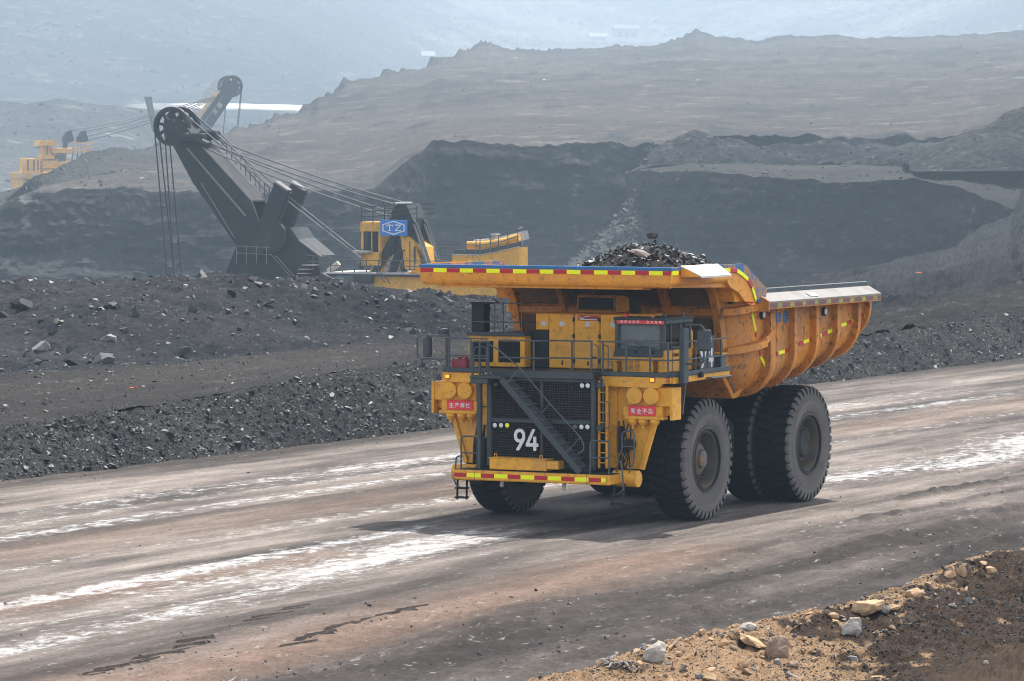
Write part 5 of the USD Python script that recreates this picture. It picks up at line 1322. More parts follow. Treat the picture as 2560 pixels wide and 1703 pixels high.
# mirrors
mr = thing('left_mirror', parent=truck)
obj('arm', MB().bend([(2.8, 4.25, 6.05), (2.95, 4.80, 6.06), (2.95, 4.92, 5.95), (2.95, 4.92, 4.98), (2.9, 4.80, 4.88), (2.8, 4.25, 4.88)], .03, .14), 'rail_paint', mr, smooth=40)
obj('mirror_head', MB().box(2.86, 3.0, 4.70, 5.14, 5.28, 5.93, .05), 'mirror_back', mr)
mr = thing('right_mirror', parent=truck)
obj('arm', MB().bend([(3.1, -3.62, 5.58), (3.1, -4.55, 5.56), (3.1, -4.68, 5.5), (3.1, -4.66, 4.90), (3.1, -4.55, 4.85), (3.1, -3.62, 4.86)], .028, .08), 'rail_paint', mr, smooth=40)
obj('post', MB().box(3.08, 3.18, -3.66, -3.55, 4.5, 5.62), 'grey_paint', mr)
obj('mirror_head', MB().disc((3.05, -4.34, 0), .14, 'z', 4.92, 5.5, 18), 'mirror_back', mr, smooth=30)
obj('mirror_head', MB().revolve([(.001, -.05), (.30, -.05), (.33, 0), (.28, .04), (.001, .10)], 24, (0, 0, 0), 'x').fix() if 0 else MB().box(2.98, 3.08, -4.44, -4.2, 4.9, 5.54, .05), 'mirror_back', mr)
obj('lamp', MB().tube([(3.1, -4.50, 4.84), (3.1, -4.50, 4.76)], .02).add(*(lambda m: (m.vertices * .10 + [3.1, -4.50, 4.67], m.faces))(trimesh.creation.icosphere(2))), 'mirror_back', mr, smooth=True)
# ---- cab
cb = thing('cab', parent=truck)
obj('base', MB().box(.95, 3.0, 1.92, 3.58, 4.98, 5.10).box(.95, 2.96, 2.22, 3.25, 4.60, 4.98).box(.95, 2.7, 1.95, 2.24, 4.60, 4.98).box(.95, 2.7, 3.24, 3.58, 4.60, 4.98).box(.95, 2.97, 1.92, 2.06, 4.60, 4.9).box(.95, 2.97, 3.43, 3.60, 4.60, 5.0), 'yellow_paint', cb)
obj('door_lower', MB().box(.95, 2.95, 3.585, 3.625, 4.62, 5.26), 'yellow_paint', cb)
obj('door_seam', MB().box(2.39, 2.42, 3.62, 3.632, 4.62, 5.3), 'dark_steel', cb)
for y_ in (2.30, 2.52, 2.74):
    lv = MB()
    for z_ in np.arange(4.66, 4.95, .036):
        lv.box(2.955, 2.968, y_ - .085, y_ + .085, z_, z_ + .014, .001)
    obj('louvre', lv, 'soot_paint', cb)
m = meshkit.text_mesh('KOMATSU', .10, .004, True); v = np.array(m.vertices)
obj('door_lettering', (np.stack([2.36 - v[:, 0] * .9, 3.628 + v[:, 2], 5.06 + v[:, 1]], 1), m.faces), 'black_part', cb)
wl = MB()
wl.prism([(2.88, 5.30), (3.02, 5.06), (.95, 5.06), (.95, 5.30)], 'y', 1.96, 3.57)
wl.box(2.78, 2.90, 1.96, 2.07, 5.28, 6.05).box(2.78, 2.90, 3.46, 3.60, 5.28, 6.05)
wl.box(.98, 1.10, 1.96, 3.60, 5.28, 6.1).box(2.70, 2.92, 1.94, 3.62, 6.03, 6.17)
wl.box(1.1, 2.75, 1.96, 2.02, 5.28, 6.1)
wl.box(2.36, 2.44, 3.53, 3.60, 5.28, 6.06).box(1.66, 1.78, 3.53, 3.60, 5.28, 6.06).box(1.78, 2.36, 3.53, 3.60, 5.28, 5.36)
obj('cab_frame', wl, 'grey_paint', cb)
obj('roof', MB().box(.92, 2.98, 1.92, 3.66, 6.15, 6.24, .04), 'grey_paint', cb)
obj('roof_side', MB().box(1.0, 2.9, 3.55, 3.66, 6.05, 6.17), 'grey_paint', cb)
obj('windscreen', MB().box(2.80, 2.81, 2.07, 3.46, 5.30, 6.03, .001), 'cab_glass', cb)
obj('windscreen_seal', MB().box(2.895, 2.91, 2.05, 3.48, 5.27, 5.305).box(2.895, 2.91, 2.05, 3.48, 6.015, 6.04).box(2.895, 2.91, 2.05, 2.08, 5.3, 6.02).box(2.895, 2.91, 3.45, 3.48, 5.3, 6.02), 'mirror_back', cb)
for xa, xb in ((2.44, 2.78), (1.78, 2.36), (1.10, 1.66)):
    obj('side_window', MB().box(xa, xb, 3.56, 3.568, 5.30, 6.06, .001), 'dark_glass', cb)
obj('wiper', MB().bar((2.93, 3.30, 5.34), (2.93, 2.35, 5.36), .025).bar((2.93, 2.95, 5.38), (2.93, 2.55, 5.5), .015).bar((2.93, 2.4, 5.38), (2.93, 2.08, 5.44), .015).box(2.9, 2.97, 2.62, 2.72, 5.16, 5.24).box(2.9, 2.97, 3.2, 3.3, 5.16, 5.24), 'black_part', cb)
bn = obj('slogan_banner', MB().box(2.915, 2.935, 2.04, 3.60, 6.045, 6.165, .004), 'red_sign', cb)
tm = MB()
for k, chh in enumerate('安全为天 生命至尊'):
    if chh != ' ':
        glyph_mb(tm, chh, lambda u, v, d, k=k: (2.934 + d, 2.30 + k * .135 + (.06 if k > 3 else 0) + u, 6.068 + v), .08, .006)
glyph_mb(tm, '安', lambda u, v, d: (2.934 + d, 2.16 + u, 6.068 + v), .08, .006) if 0 else tm.revolve([(.025, 2.934), (.04, 2.934), (.04, 2.94), (.025, 2.94)], 16, (0, 2.21, 6.105), 'x', close=True)
obj('lettering', tm.fix(), 'white_letters', bn)
for y_, mt in ((2.23, 'red_sign'), (3.13, 'dull_amber')):
    obj('beacon', MB().revolve([(.001, 6.35), (.03, 6.345), (.055, 6.31), (.06, 6.24), (.001, 6.24)], 18, (2.72, y_, 0), 'z').fix(), mt, cb, smooth=40)
for x_ in (2.6, 1.35):
    obj('roof_bracket', MB().bar((x_, 3.5, 6.2), (x_ + .08, 3.5, 6.38), .05, .1), 'grey_paint', cb)
obj('rear_fin', MB().prism([(1.05, 5.26), (.86, 5.26), (.90, 5.75), (1.0, 5.85)], 'y', 3.45, 3.6), 'yellow_paint', cb)
obj('seat', MB().box(1.3, 1.45, 2.5, 3.0, 5.2, 5.95, .04).box(1.35, 1.9, 2.5, 3.0, 5.1, 5.3, .04), 'dark_steel', cb)
obj('dashboard', MB().box(2.45, 2.78, 2.1, 3.45, 5.28, 5.42, .03), 'black_part', cb)
obj('steering_wheel', MB().tube([(2.35 + .06 * math.cos(a_), 2.75 + .2 * math.sin(a_), 5.48 + .08 * math.cos(a_)) for a_ in np.linspace(0, 2 * np.pi, 25)], .016, 6), 'black_part', cb)
obj('paper_note', MB().box(2.77, 2.775, 2.72, 2.86, 5.5, 5.76, .001), 'paper', cb)
# cabinets behind the cab
for k, (y0, y1, z0) in enumerate(((-1.05, -.62, 5.77), (-.60, .22, 4.62), (.27, 1.09, 4.62), (1.14, 1.92, 4.62))):
    c = thing('control_cabinet', parent=truck)
    obj('case', MB().box(1.2, 2.17, y0 - .02, y1 + .02, z0, 6.28), 'yellow_paint', c)
    obj('door', MB().box(2.16, 2.20, y0, y1, z0 + .02, 6.26), 'yellow_paint', c)
    obj('label', MB().box(2.199, 2.206, y0 + (y1 - y0) * .44, y0 + (y1 - y0) * .44 + .16, 5.90, 6.04, .001), 'paper', c)
    if z0 < 5:
        for z_ in (4.8, 5.55, 6.05):
            obj('hinge', MB().box(2.19, 2.225, y1 - .02, y1 + .05, z_, z_ + .12), 'dark_steel', c)
        obj('handle', MB().bar((2.21, y0 + .55 * (y1 - y0), 4.72), (2.21, y0 + .55 * (y1 - y0), 4.86), .04), 'dark_steel', c)
    if k == 2:
        sg = obj('notice_sign', MB().box(2.199, 2.212, .38, 1.08, 6.08, 6.24, .002), 'dark_red', c)
        ln = MB()
        for (ya, yb, z_) in ((.60, .63, 6.205), (.65, .68, 6.205), (.70, .73, 6.205), (.75, .78, 6.205), (.42, .60, 6.155), (.46, 1.02, 6.115), (.41, .45, 6.2)):
            ln.box(2.211, 2.215, ya, yb, z_ - .012, z_ + .012, .001)
        obj('lettering', ln, 'white_letters', sg)
lo_ = MB().box(1.0, 2.0, 1.96, 2.65, 4.62, 6.30)
obj('rear_locker', lo_, 'yellow_paint', truck)
db = thing('retarder_grid_box', parent=truck)
obj('case', MB().box(.2, 1.15, -.15, 1.14, 6.30, 6.82), 'yellow_paint', db)
obj('grid', MB().box(1.13, 1.17, -.10, 1.09, 6.38, 6.74), 'black_part', db)
obj('frame', MB().box(1.14, 1.20, -.15, 1.14, 6.74, 6.80).box(1.14, 1.20, -.15, 1.14, 6.33, 6.385).box(1.14, 1.20, -.15, -.10, 6.33, 6.8).box(1.14, 1.20, 1.09, 1.14, 6.33, 6.8), 'soot_paint', db)
hz_ = MB().bend([(1.0, .5, 6.95), (1.1, 1.4, 6.98), (1.15, 1.75, 6.85), (1.1, 1.8, 6.3)], .16, .4, 12)
obj('air_hose', hz_, 'black_part', truck, smooth=True)
# cooler unit on the right deck
cu = thing('cooler_unit', parent=truck)
obj('case', MB().box(1.5, 2.57, -3.18, -1.25, 4.64, 5.60), 'yellow_paint', cu)
obj('cap', MB().box(1.4, 2.66, -3.22, -1.22, 5.58, 5.70), 'grey_paint', cu)
for ya, yb in ((-3.02, -2.32), (-2.14, -1.40)):
    obj('core', MB().box(2.55, 2.585, ya, yb, 4.78, 5.42), 'grille_dark', cu)
    sl = MB()
    for y_ in np.arange(ya + .03, yb, .075):
        sl.box(2.58, 2.60, y_, y_ + .025, 4.78, 5.42, .002)
    obj('slats', sl, 'dark_steel', cu)
obj('intake_stack', MB().box(2.2, 2.62, -3.05, -2.62, 5.70, 6.55), 'black_part', cu)
obj('stack_lid', MB().box(2.15, 2.66, -3.10, -2.3, 6.55, 6.59), 'dark_steel', cu)
obj('side_block', MB().box(1.3, 2.2, -1.22, -.62, 4.62, 5.77), 'black_part', cu)
tr = thing('upper_railing', parent=truck)
for z_ in (6.0, 6.58):
    obj('rail', MB().bend([(2.62, -3.05, z_), (2.62, -1.3, z_), (1.4, -1.25, z_)], .02), 'rail_paint', tr, smooth=40)
for y_ in (-2.25, -1.95, -1.32):
    obj('post', MB().bar((2.62, y_, 5.7), (2.62, y_, 6.6), .04), 'rail_paint', tr)
rt = obj('red_tank', MB().box(2.8, 3.2, -3.42, -2.92, 4.60, 4.88, .02), 'red_plastic', truck)
for y_ in (-3.24, -3.04):
    obj('cap', MB().disc((3.0, y_, 0), .075, 'z', 4.87, 4.95, 16), 'red_plastic', rt)
# number board beside the cab
nb_ = thing('number_board', parent=truck)
obj('board', MB().box(-.05, 1.02, 3.86, 3.885, 4.60, 5.62), 'grey_paint', nb_)
for k, chh in enumerate('94'):
    m = meshkit.text_mesh(chh, .9, .008, True); v = np.array(m.vertices); v[:, 0] -= v[:, 0].min(); v[:, 1] -= v[:, 1].min()
    v[:, 0] *= .46 / v[:, 0].max(); v[:, 1] *= .9 / v[:, 1].max()
    obj('digit', (np.stack([1.0 - k * .5 - v[:, 0], 3.886 + v[:, 2], 4.66 + v[:, 1]], 1), m.faces), 'white_letters', nb_)
bx = MB().box(-.62, -.25, 3.7, 4.0, 4.62, 5.02)
obj('deck_box', bx, 'rail_paint', truck); obj('deck_box_lid', MB().box(-.68, -.2, 3.66, 4.04, 5.02, 5.07), 'yellow_paint', truck)
obj('side_step', MB().box(-.35, 1.05, 4.1, 4.35, 4.36, 4.40), 'rail_paint', truck)
obj('deck_lamp', MB().disc((1.5, 0, 4.5), .09, 'y', 4.08, 4.22, 16), 'dark_steel', truck)

# ---- driver behind the wheel
dr = thing('person', 'driver in a lime safety vest sitting in the cab of the yellow dump truck', 'person', None, (*(TR0 + RX * 1.75 + RY * 2.75), 5.3), TH)


def hullchain(bones, res=.035):
    parts = []
    for (a_, ra), (b_, rb) in bones:
        pts = []
        for c_, r_ in ((a_, ra), (b_, rb)):
            s_ = trimesh.creation.icosphere(2).vertices * r_ + np.asarray(c_)
            pts.append(s_)
        parts.append(manifold3d.Manifold.hull_points(np.vstack(pts)))
    m = parts[0]
    for q_ in parts[1:]:
        m = m + q_
    m = m.refine_to_length(res).to_mesh()
    t_ = trimesh.Trimesh(m.vert_properties[:, :3], m.tri_verts)
    trimesh.smoothing.filter_taubin(t_, iterations=8)
    return t_


hd = hullchain([(((.02, 0, .68), .085), ((.035, 0, .60), .07)), (((0, 0, .50), .055), ((.02, 0, .62), .055)), (((-.08, 0, .02), .15), ((-.05, 0, .22), .15)),
                (((-.05, -.13, .40), .085), ((-.05, .13, .40), .085)), (((-.06, 0, .2), .15), ((-.05, 0, .40), .11)), (((-.05, 0, .42), .07), ((0, 0, .52), .055)),
                (((-.05, .20, .40), .055), ((.10, .27, .16), .045)), (((.10, .27, .16), .042), ((.42, .15, .22), .034)), (((.42, .15, .22), .04), ((.50, .13, .24), .03)),
                (((-.05, -.20, .40), .055), ((.10, -.27, .16), .045)), (((.10, -.27, .16), .042), ((.42, -.15, .22), .034)), (((.42, -.15, .22), .04), ((.50, -.13, .24), .03)),
                (((-.06, .10, .02), .09), ((.40, .13, .0), .07)), (((-.06, -.10, .02), .09), ((.40, -.13, .0), .07)), (((.1, 0, .65), .02), ((.115, 0, .63), .018))])
bp_ = obj('body', MB().tm(hd), 'skin', dr, smooth=True)
vs = hullchain([(((-.08, 0, .06), .165), ((-.05, 0, .22), .165)), (((-.05, -.13, .40), .10), ((-.05, .13, .40), .10)), (((-.06, 0, .2), .165), ((-.05, 0, .40), .125))])
obj('vest', MB().tm(vs), 'vest_lime', dr, smooth=True)
hl = hullchain([(((.0, 0, .71), .10), ((.01, 0, .72), .10))])
obj('helmet', MB().tm(hl), 'yellow_tape', dr, smooth=True)
# ---------------------------------------------------------------- the big shovel in the pit; own frame: x along its boom, y towards its near side
SA = math.radians(158)
shov = thing('mining_shovel', 'black and yellow electric rope shovel with a blue TZ sign standing in the pit', 'mining shovel', None, (-8, 300, 0), SA)


def sheave(name, parent, cx, cz, r_, y0, y1, spokes=9, mat='shovel_black'):
    g_ = thing(name, parent=parent)
    yc = (y0 + y1) / 2
    rim = MB().revolve([(r_ * .80, y0), (r_ * 1.0, y0), (r_ * .94, yc), (r_ * 1.0, y1), (r_ * .80, y1)], 44, (cx, 0, cz), close=True).fix()
    obj('rim', rim, mat, g_, smooth=30)
    obj('hub', MB().disc((cx, 0, cz), r_ * .34, 'y', y0 - .1, y1 + .1, 24), mat, g_, smooth=30)
    sp = MB()
    for k in range(spokes):
        a_ = k * 2 * np.pi / spokes + .2
        sp.bar((cx + r_ * .28 * math.cos(a_), yc, cz + r_ * .28 * math.sin(a_)), (cx + r_ * .85 * math.cos(a_), yc, cz + r_ * .85 * math.sin(a_)), r_ * .15, (y1 - y0) * .6, up=(0, 1, 0))
    obj('spoke', sp, mat, g_)
    return g_


CXs, CZs = 17.75, 13.19
sheave('point_sheave', shov, CXs, CZs, 1.42, .55, .95)
sheave('point_sheave', shov, CXs, CZs, 1.42, -1.05, -.65)
bpoly = [(18.3, 13.35), (17.0, 13.65), (16.2, 12.9), (15.45, 12.0), (11.2, 7.8), (10.35, 5.7), (10.46, 4.6), (12.37, 4.5), (14.6, 7.45), (15.88, 9.1), (17.55, 11.9), (18.1, 12.5)]
boom = thing('boom', parent=shov)
for y0, y1 in ((.95, 1.15), (-1.25, -1.05)):
    obj('side_plate', MB().prism(bpoly, 'y', y0, y1), 'shovel_black', boom)
obj('top_plate', MB().loft([[(x_, y_, z_ + d) for (x_, z_) in ((16.9, 13.5),) for y_, d in ((-1.1, 0), (1.0, 0), (1.0, .12), (-1.1, .12))], [(15.45, y_, 11.9 + d) for y_, d in ((-1.1, 0), (1.0, 0), (1.0, .12), (-1.1, .12))], [(11.2, y_, 7.7 + d) for y_, d in ((-1.1, 0), (1.0, 0), (1.0, .12), (-1.1, .12))]]).fix(), 'shovel_black', boom)
obj('under_plate', MB().bar((16.6, -.05, 10.9), (12.2, -.05, 4.6), 2.0, .1), 'shovel_black', boom)
obj('edge_flange', MB().bar((16.3, 1.2, 11.6), (11.6, 1.2, 6.7), .14, .10, up=(0, 1, 0)).bar((15.2, 1.2, 9.1), (12.5, 1.2, 5.1), .07, .08, up=(0, 1, 0)), 'shovel_edge', boom)
obj('anchor_bracket', MB().box(15.0, 16.9, .5, 1.5, 12.0, 12.7, .1).box(14.9, 16.3, -1.5, -.5, 12.2, 12.9, .1).tube([(16.3, 1.3, 12.5), (14.5, 1.3, 11.8)], .26, 12), 'shovel_black', boom)
wk = MB()
for k in range(12):
    t_ = k / 11
    p_ = np.array([15.2 - 4.2 * t_, -1.5, 11.9 - 4.2 * t_])
    wk.bar(p_, p_ + [-.0, 0, 1.0], .05)
wk.bar((15.2, -1.5, 12.9), (11.0, -1.5, 8.7), .05).bar((15.2, -1.5, 12.4), (11.0, -1.5, 8.2), .06)
obj('walkway_rail', wk, 'shovel_black', boom)
for s in (1, -1):
    dx = 0 if s > 0 else -.05
    hq = [(9.05 + dx, 9.15), (8.05 + dx, 8.5), (9.0 + dx, 6.2), (9.74, 5.06), (10.5, 5.8)]
    h_ = thing('dipper_handle', parent=shov)
    obj('beam', MB().prism(hq, 'y', s * 1.35 - .38, s * 1.35 + .38), 'shovel_black', h_)
    obj('end_cap', MB().bar((9.1, s * 1.35, 9.2), (8.05, s * 1.35, 8.55), .8, .12), 'shovel_edge', h_)
    rk = MB()
    for k in range(9):
        t_ = k / 8; rk.box(8.05 + 1.0 * t_ - .1, 8.05 + 1.0 * t_ + .02, s * 1.35 - .2, s * 1.35 + .2, 8.35 - 2.3 * t_ - .08, 8.35 - 2.3 * t_ + .08)
    obj('rack', rk, 'shovel_black', h_)
ft = thing('boom_foot', parent=shov)
obj('frame', MB().prism([(13.29, 2.2), (12.25, 4.6), (11.7, 4.9), (9.88, 5.85), (8.0, 5.9), (7.4, 5.1), (5.8, 3.9), (5.6, 2.4), (8.3, 1.9)], 'y', -1.6, 1.4), 'shovel_black', ft)
obj('gear_case', MB().disc((9.3, 0, 5.2), 1.15, 'y', 1.3, 1.75, 28), 'shovel_black', ft, smooth=30)
obj('gear_case', MB().disc((10.6, 0, 4.6), .8, 'y', 1.3, 1.7, 28), 'shovel_black', ft, smooth=30)
obj('foot_flange', MB().bar((7.3, 1.45, 5.0), (5.5, 1.45, 3.8), .12, .14, up=(0, 1, 0)), 'shovel_edge', ft)
sr_ = MB()
for z_ in (4.55, 4.05):
    sr_.bar((12.1, 1.75, z_), (9.4, 1.75, z_ - .1), .05)
for x_ in (12.1, 11.3, 10.5, 9.7):
    sr_.bar((x_, 1.75, 4.6), (x_, 1.75, 3.3), .06)
sr_.bar((9.4, 1.75, 4.0), (7.8, 1.75, 2.4), .05).bar((9.0, 1.75, 3.9), (7.4, 1.75, 2.3), .06)
obj('foot_rail', sr_, 'shovel_edge', ft)
obj('steps', MB().box(6.0, 6.9, 1.5, 2.4, 2.9, 2.96).box(5.7, 6.6, 1.5, 2.4, 3.2, 3.26).box(6.2, 7.0, 1.5, 2.4, 2.6, 2.66), 'shovel_pale', ft)
# gantry
gn_ = thing('gantry', parent=shov)
ap = [(.35, 7.2), (-1.0, 7.55)]
for s in (1, -1):
    y_ = s * .95; dx = -.0 if s > 0 else -.42
    obj('rear_leg', MB().bar((-.65 + dx * 0, y_, 7.55), (-1.45, y_, 6.2), .5, .45).bar((-1.45, y_, 6.25), (-2.7, y_, 2.6), .5, .55), 'shovel_black', gn_)
    obj('leg_flange', MB().bar((-1.62, y_ + .3, 6.2), (-2.95, y_ + .3, 2.6), .12, .16, up=(0, 1, 0)), 'shovel_edge', gn_)
    obj('front_leg', MB().bar((-.4, y_, 6.0), (1.5, y_, 2.6), .55, .5), 'shovel_black', gn_)
    obj('inner_leg', MB().bar((-.9, y_, 5.6), (.2, y_, 2.7), .4, .5), 'shovel_black', gn_)
obj('brace', MB().bar((1.6, .9, 5.4), (2.7, .9, 3.0), .28, .3), 'shovel_black', gn_)
obj('head', MB().prism([(.35, 6.6), (.1, 7.1), (-.3, 7.65), (-1.0, 7.65), (-1.5, 6.6), (-1.4, 5.4), (-.9, 5.3), (-.2, 5.9)], 'y', -1.25, 1.25), 'shovel_black', gn_)
obj('head_pin', MB().disc((-.2, 0, 7.6), .16, 'y', -1.5, 1.5, 14).disc((.2, 0, 6.75), .16, 'y', -1.5, 1.5, 14), 'shovel_edge', gn_)
rg_ = MB()
for z_ in (6.9, 7.25, 7.6):
    rg_.bar((2.3, 1.6, z_ - .2), (-2.0, 1.6, z_ + .05), .06).bar((2.3, -1.6, z_), (-2.0, -1.6, z_), .06)
for x_ in (2.3, 1.4, .5, -2.0):
    rg_.bar((x_, 1.6, 6.3), (x_, 1.6, 7.5), .06)
obj('head_rail', rg_, 'shovel_black', gn_)
sg = obj('company_sign', MB().box(-1.44, .64, 2.0, 2.06, 5.38, 6.50), 'sign_blue', shov)
hexo = [(-.4 + 0.0 + .86 * a_, 5.94 + .50 * b_) for a_, b_ in ((1, .48), (0, 1), (-1, .48), (-1, -.48), (0, -1), (1, -.48))]
hexi = [(-.4 + .78 * a_, 5.94 + .42 * b_) for a_, b_ in ((1, .46), (0, 1), (-1, .46), (-1, -.46), (0, -1), (1, -.46))]
lg = MB().prism(hexo, 'y', 2.06, 2.08, holes=[hexi])
def bars(pts):
    for x0, x1, z0, z1 in pts:
        lg.prism([(x0, z0), (x1, z0), (x1, z1), (x0, z1)], 'y', 2.06, 2.085)
T0 = .02
bars([(-.36 + .02, .14, 6.10, 6.17), (-.14, -.06, 5.74, 6.10), (-.20, .0, 5.71, 5.76), (.10, .16, 6.03, 6.17), (-.36, -.30, 6.03, 6.17)])
bars([(-.98, -.52, 6.10, 6.17), (-.98, -.52, 5.71, 5.78)])
lg.prism([(-.98, 6.10), (-.88, 6.10), (-.52, 5.78), (-.62, 5.78)], 'y', 2.061, 2.084)
obj('logo', lg.fix(), 'white_letters', sg)
# operator house
oh = thing('operator_cab', parent=shov)
obj('roof', MB().box(.85, 2.45, -.6, 1.5, 5.66, 6.35, .05), 'shovel_yellow', oh)
obj('wall', MB().box(.9, 1.06, -.4, 1.45, 3.3, 5.66).box(2.22, 2.40, 1.2, 1.45, 4.4, 5.66).box(.9, 2.4, 1.3, 1.45, 3.2, 4.2).box(1.9, 2.4, -.4, 1.45, 3.2, 4.25), 'shovel_yellow', oh)
obj('window', MB().box(1.06, 2.22, 1.34, 1.36, 4.2, 5.66, .002), 'dark_glass', oh)
obj('window_bar', MB().box(1.55, 1.63, 1.33, 1.42, 4.2, 5.66), 'shovel_yellow', oh)
obj('inside', MB().box(.95, 2.3, -.4, .6, 3.4, 5.6), 'black_part', oh)
obj('step_canopy', MB().box(1.5, 2.75, 1.2, 2.2, 4.15, 4.3), 'shovel_pale', oh)
mh = thing('machine_block', parent=shov)
obj('block', MB().prism([(-.9, 3.0), (-.55, 5.35), (-1.1, 5.4), (-2.3, 4.6), (-2.6, 3.0)], 'y', -.8, 1.2), 'shovel_yellow', mh)
obj('seam', MB().box(-1.32, -1.26, 1.2, 1.22, 3.0, 5.0), 'shovel_black', mh)
obj('pipe', MB().tube([(-.75, 1.3, 3.2), (-.75, 1.3, 4.3), (-.95, 1.3, 4.35)], .05).tube([(-1.7, 1.3, 3.4), (-1.7, 1.3, 4.6)], .06), 'shovel_black', mh)
obj('front_block', MB().prism([(.9, 2.7), (1.9, 2.7), (1.5, 3.9), (1.0, 4.0)], 'y', .2, 1.1), 'shovel_yellow', mh)
obj('grey_panel', MB().prism([(-.2, 2.7), (.9, 2.7), (.15, 4.1)], 'y', .2, .9), 'shovel_pale', mh)
dkk = thing('deck', parent=shov)
obj('deck_plate', MB().box(-10.3, 4.6, -2.2, 3.0, 2.62, 2.78), 'shovel_pale', dkk)
obj('hull', MB().box(-10.2, 2.3, -2.0, 2.7, 1.2, 2.55, .05), 'shovel_yellow', dkk)
obj('kick_plate', MB().box(-10.3, 4.6, 2.98, 3.03, 2.55, 2.66), 'shovel_black', dkk)
obj('ladder_box', MB().box(.8, 2.2, 2.75, 3.2, 2.0, 2.62), 'shovel_black', dkk)
obj('deck_ramp', MB().bar((.6, 3.1, 3.3), (-.6, 3.1, 2.0), .06).bar((1.0, 3.1, 3.4), (-.2, 3.1, 2.1), .06), 'rail_paint', dkk)
obj('crawler_frame', MB().box(-9.5, 5.5, -3.4, 3.2, -3.2, 1.2, .3), 'shovel_black', dkk)
rl = MB()
for z_ in (3.64, 3.25):
    rl.bar((4.4, 2.95, z_), (-5.3, 2.95, z_), .06)
for x_ in np.arange(-5.2, 4.5, .93):
    rl.bar((x_, 2.95, 2.7), (x_, 2.95, 3.66), .06)
for x_ in np.arange(4.4, 6.4, .5):
    rl.bar((x_, 2.0, 2.9 + .1 * (x_ - 4.4)), (x_, 2.0, 3.9), .055)
rl.bar((4.4, 2.0, 3.75), (6.4, 2.0, 3.95), .06).bar((4.4, 2.0, 3.4), (6.4, 2.0, 3.5), .055)
obj('deck_rail', rl, 'rail_paint', dkk)
obj('bollard', MB().tube([(3.8, 2.2, 3.4), (4.6, 2.2, 2.8)], .22, 12).box(4.3, 5.0, 1.5, 2.5, 2.4, 2.6), 'shovel_pale', dkk, smooth=30)
st_ = MB()
for k in range(7):
    st_.bar((-3.1 - k * .3, .5, 3.0 + .02 * k), (-3.1 - k * .3, .5, 4.6), .05).bar((-3.0, .5 + .02 * k, 3.1 + .25 * k), (-5.2, .5, 3.05 + .25 * k), .05)
obj('stair_rails', st_, 'rail_paint', dkk)
rh = thing('rear_house', parent=shov)
for k in range(5):
    x0 = -5.27 - k * 1.02
    obj('wall_panel', MB().prism([(x0, 2.6), (x0 - 1.0, 2.6), (x0 - 1.0, 4.05 + .22 * max(k - 1.2, 0)), (x0, 4.05 + .22 * max(k - 2.2, 0))], 'y', 1.3, 2.9 - .02 * (k % 2)), 'shovel_yellow', rh)
    obj('panel_cap', MB().bar((x0, 2.9, 4.08 + .22 * max(k - 2.2, 0)), (x0 - .95, 2.9, 4.08 + .22 * max(k - 1.2, 0)), .12, .05), 'shovel_pale', rh)
    obj('upper_band', MB().bar((x0, 2.4, 4.3 + .22 * max(k - 2.2, 0)), (x0 - 1.02, 2.4, 4.3 + .22 * max(k - 1.2, 0)), .3, .3), 'mirror_back', rh)
obj('roof_roll', MB().tube([(-5.9, 1.6, 4.75), (-7.3, 1.6, 4.76), (-8.8, 1.8, 5.0), (-9.9, 1.8, 5.35)], [.28, .30, .30, .27], 16), 'shovel_yellow', rh, smooth=40)
obj('roof_dome', MB().loft([[(x_, 1.5, z_ - .3), (x_, 1.2, z_ + .38), (x_, .5, z_ + .40), (x_, .1, z_ - .2)] for x_, z_ in ((-6.2, 4.75), (-7.3, 4.8), (-8.8, 5.1), (-10.0, 5.4))]).fix(), 'shovel_pale', rh)
obj('vent_cap', MB().disc((-7.9, 1.3, 0), .26, 'z', 5.0, 5.45, 16).disc((-7.9, 1.3, 0), .34, 'z', 5.45, 5.55, 16), 'shovel_pale', rh, smooth=30)
rl = MB()
for a_, b_ in zip([(-5.27, 5.33), (-7.3, 5.28), (-8.6, 5.45)], [(-7.3, 5.28), (-8.6, 5.45), (-10.2, 5.95)]):
    rl.bar((a_[0], 2.7, a_[1]), (b_[0], 2.7, b_[1]), .05).bar((a_[0], 2.7, a_[1] - .5), (b_[0], 2.7, b_[1] - .5), .06)
for x_, z_ in ((-5.3, 5.33), (-6.2, 5.3), (-7.0, 5.28), (-7.3, 5.28), (-8.1, 5.36), (-8.7, 5.48), (-9.4, 5.7), (-10.15, 5.93)):
    rl.bar((x_, 2.7, z_), (x_, 2.7, z_ - 1.15), .06)
rl.bar((-8.0, 0, 6.0), (-9.8, .8, 6.05), .06).bar((-9.8, .8, 6.05), (-10.2, 2.7, 5.93), .06)
obj('roof_rail', rl, 'rail_paint', rh)
# ropes
def rope(pts, r_, name, parent, mat, sag=0.0):
    P = [np.asarray(p_, float) for p_ in pts]
    out = []
    for a_, b_ in zip(P, P[1:]):
        for t_ in np.linspace(0, 1, 8, endpoint=False):
            out.append(a_ + (b_ - a_) * t_ - np.array([0, 0, sag * 4 * t_ * (1 - t_)]))
    out.append(P[-1])
    return obj(name, MB().tube(out, r_, 6), mat, parent, smooth=True)


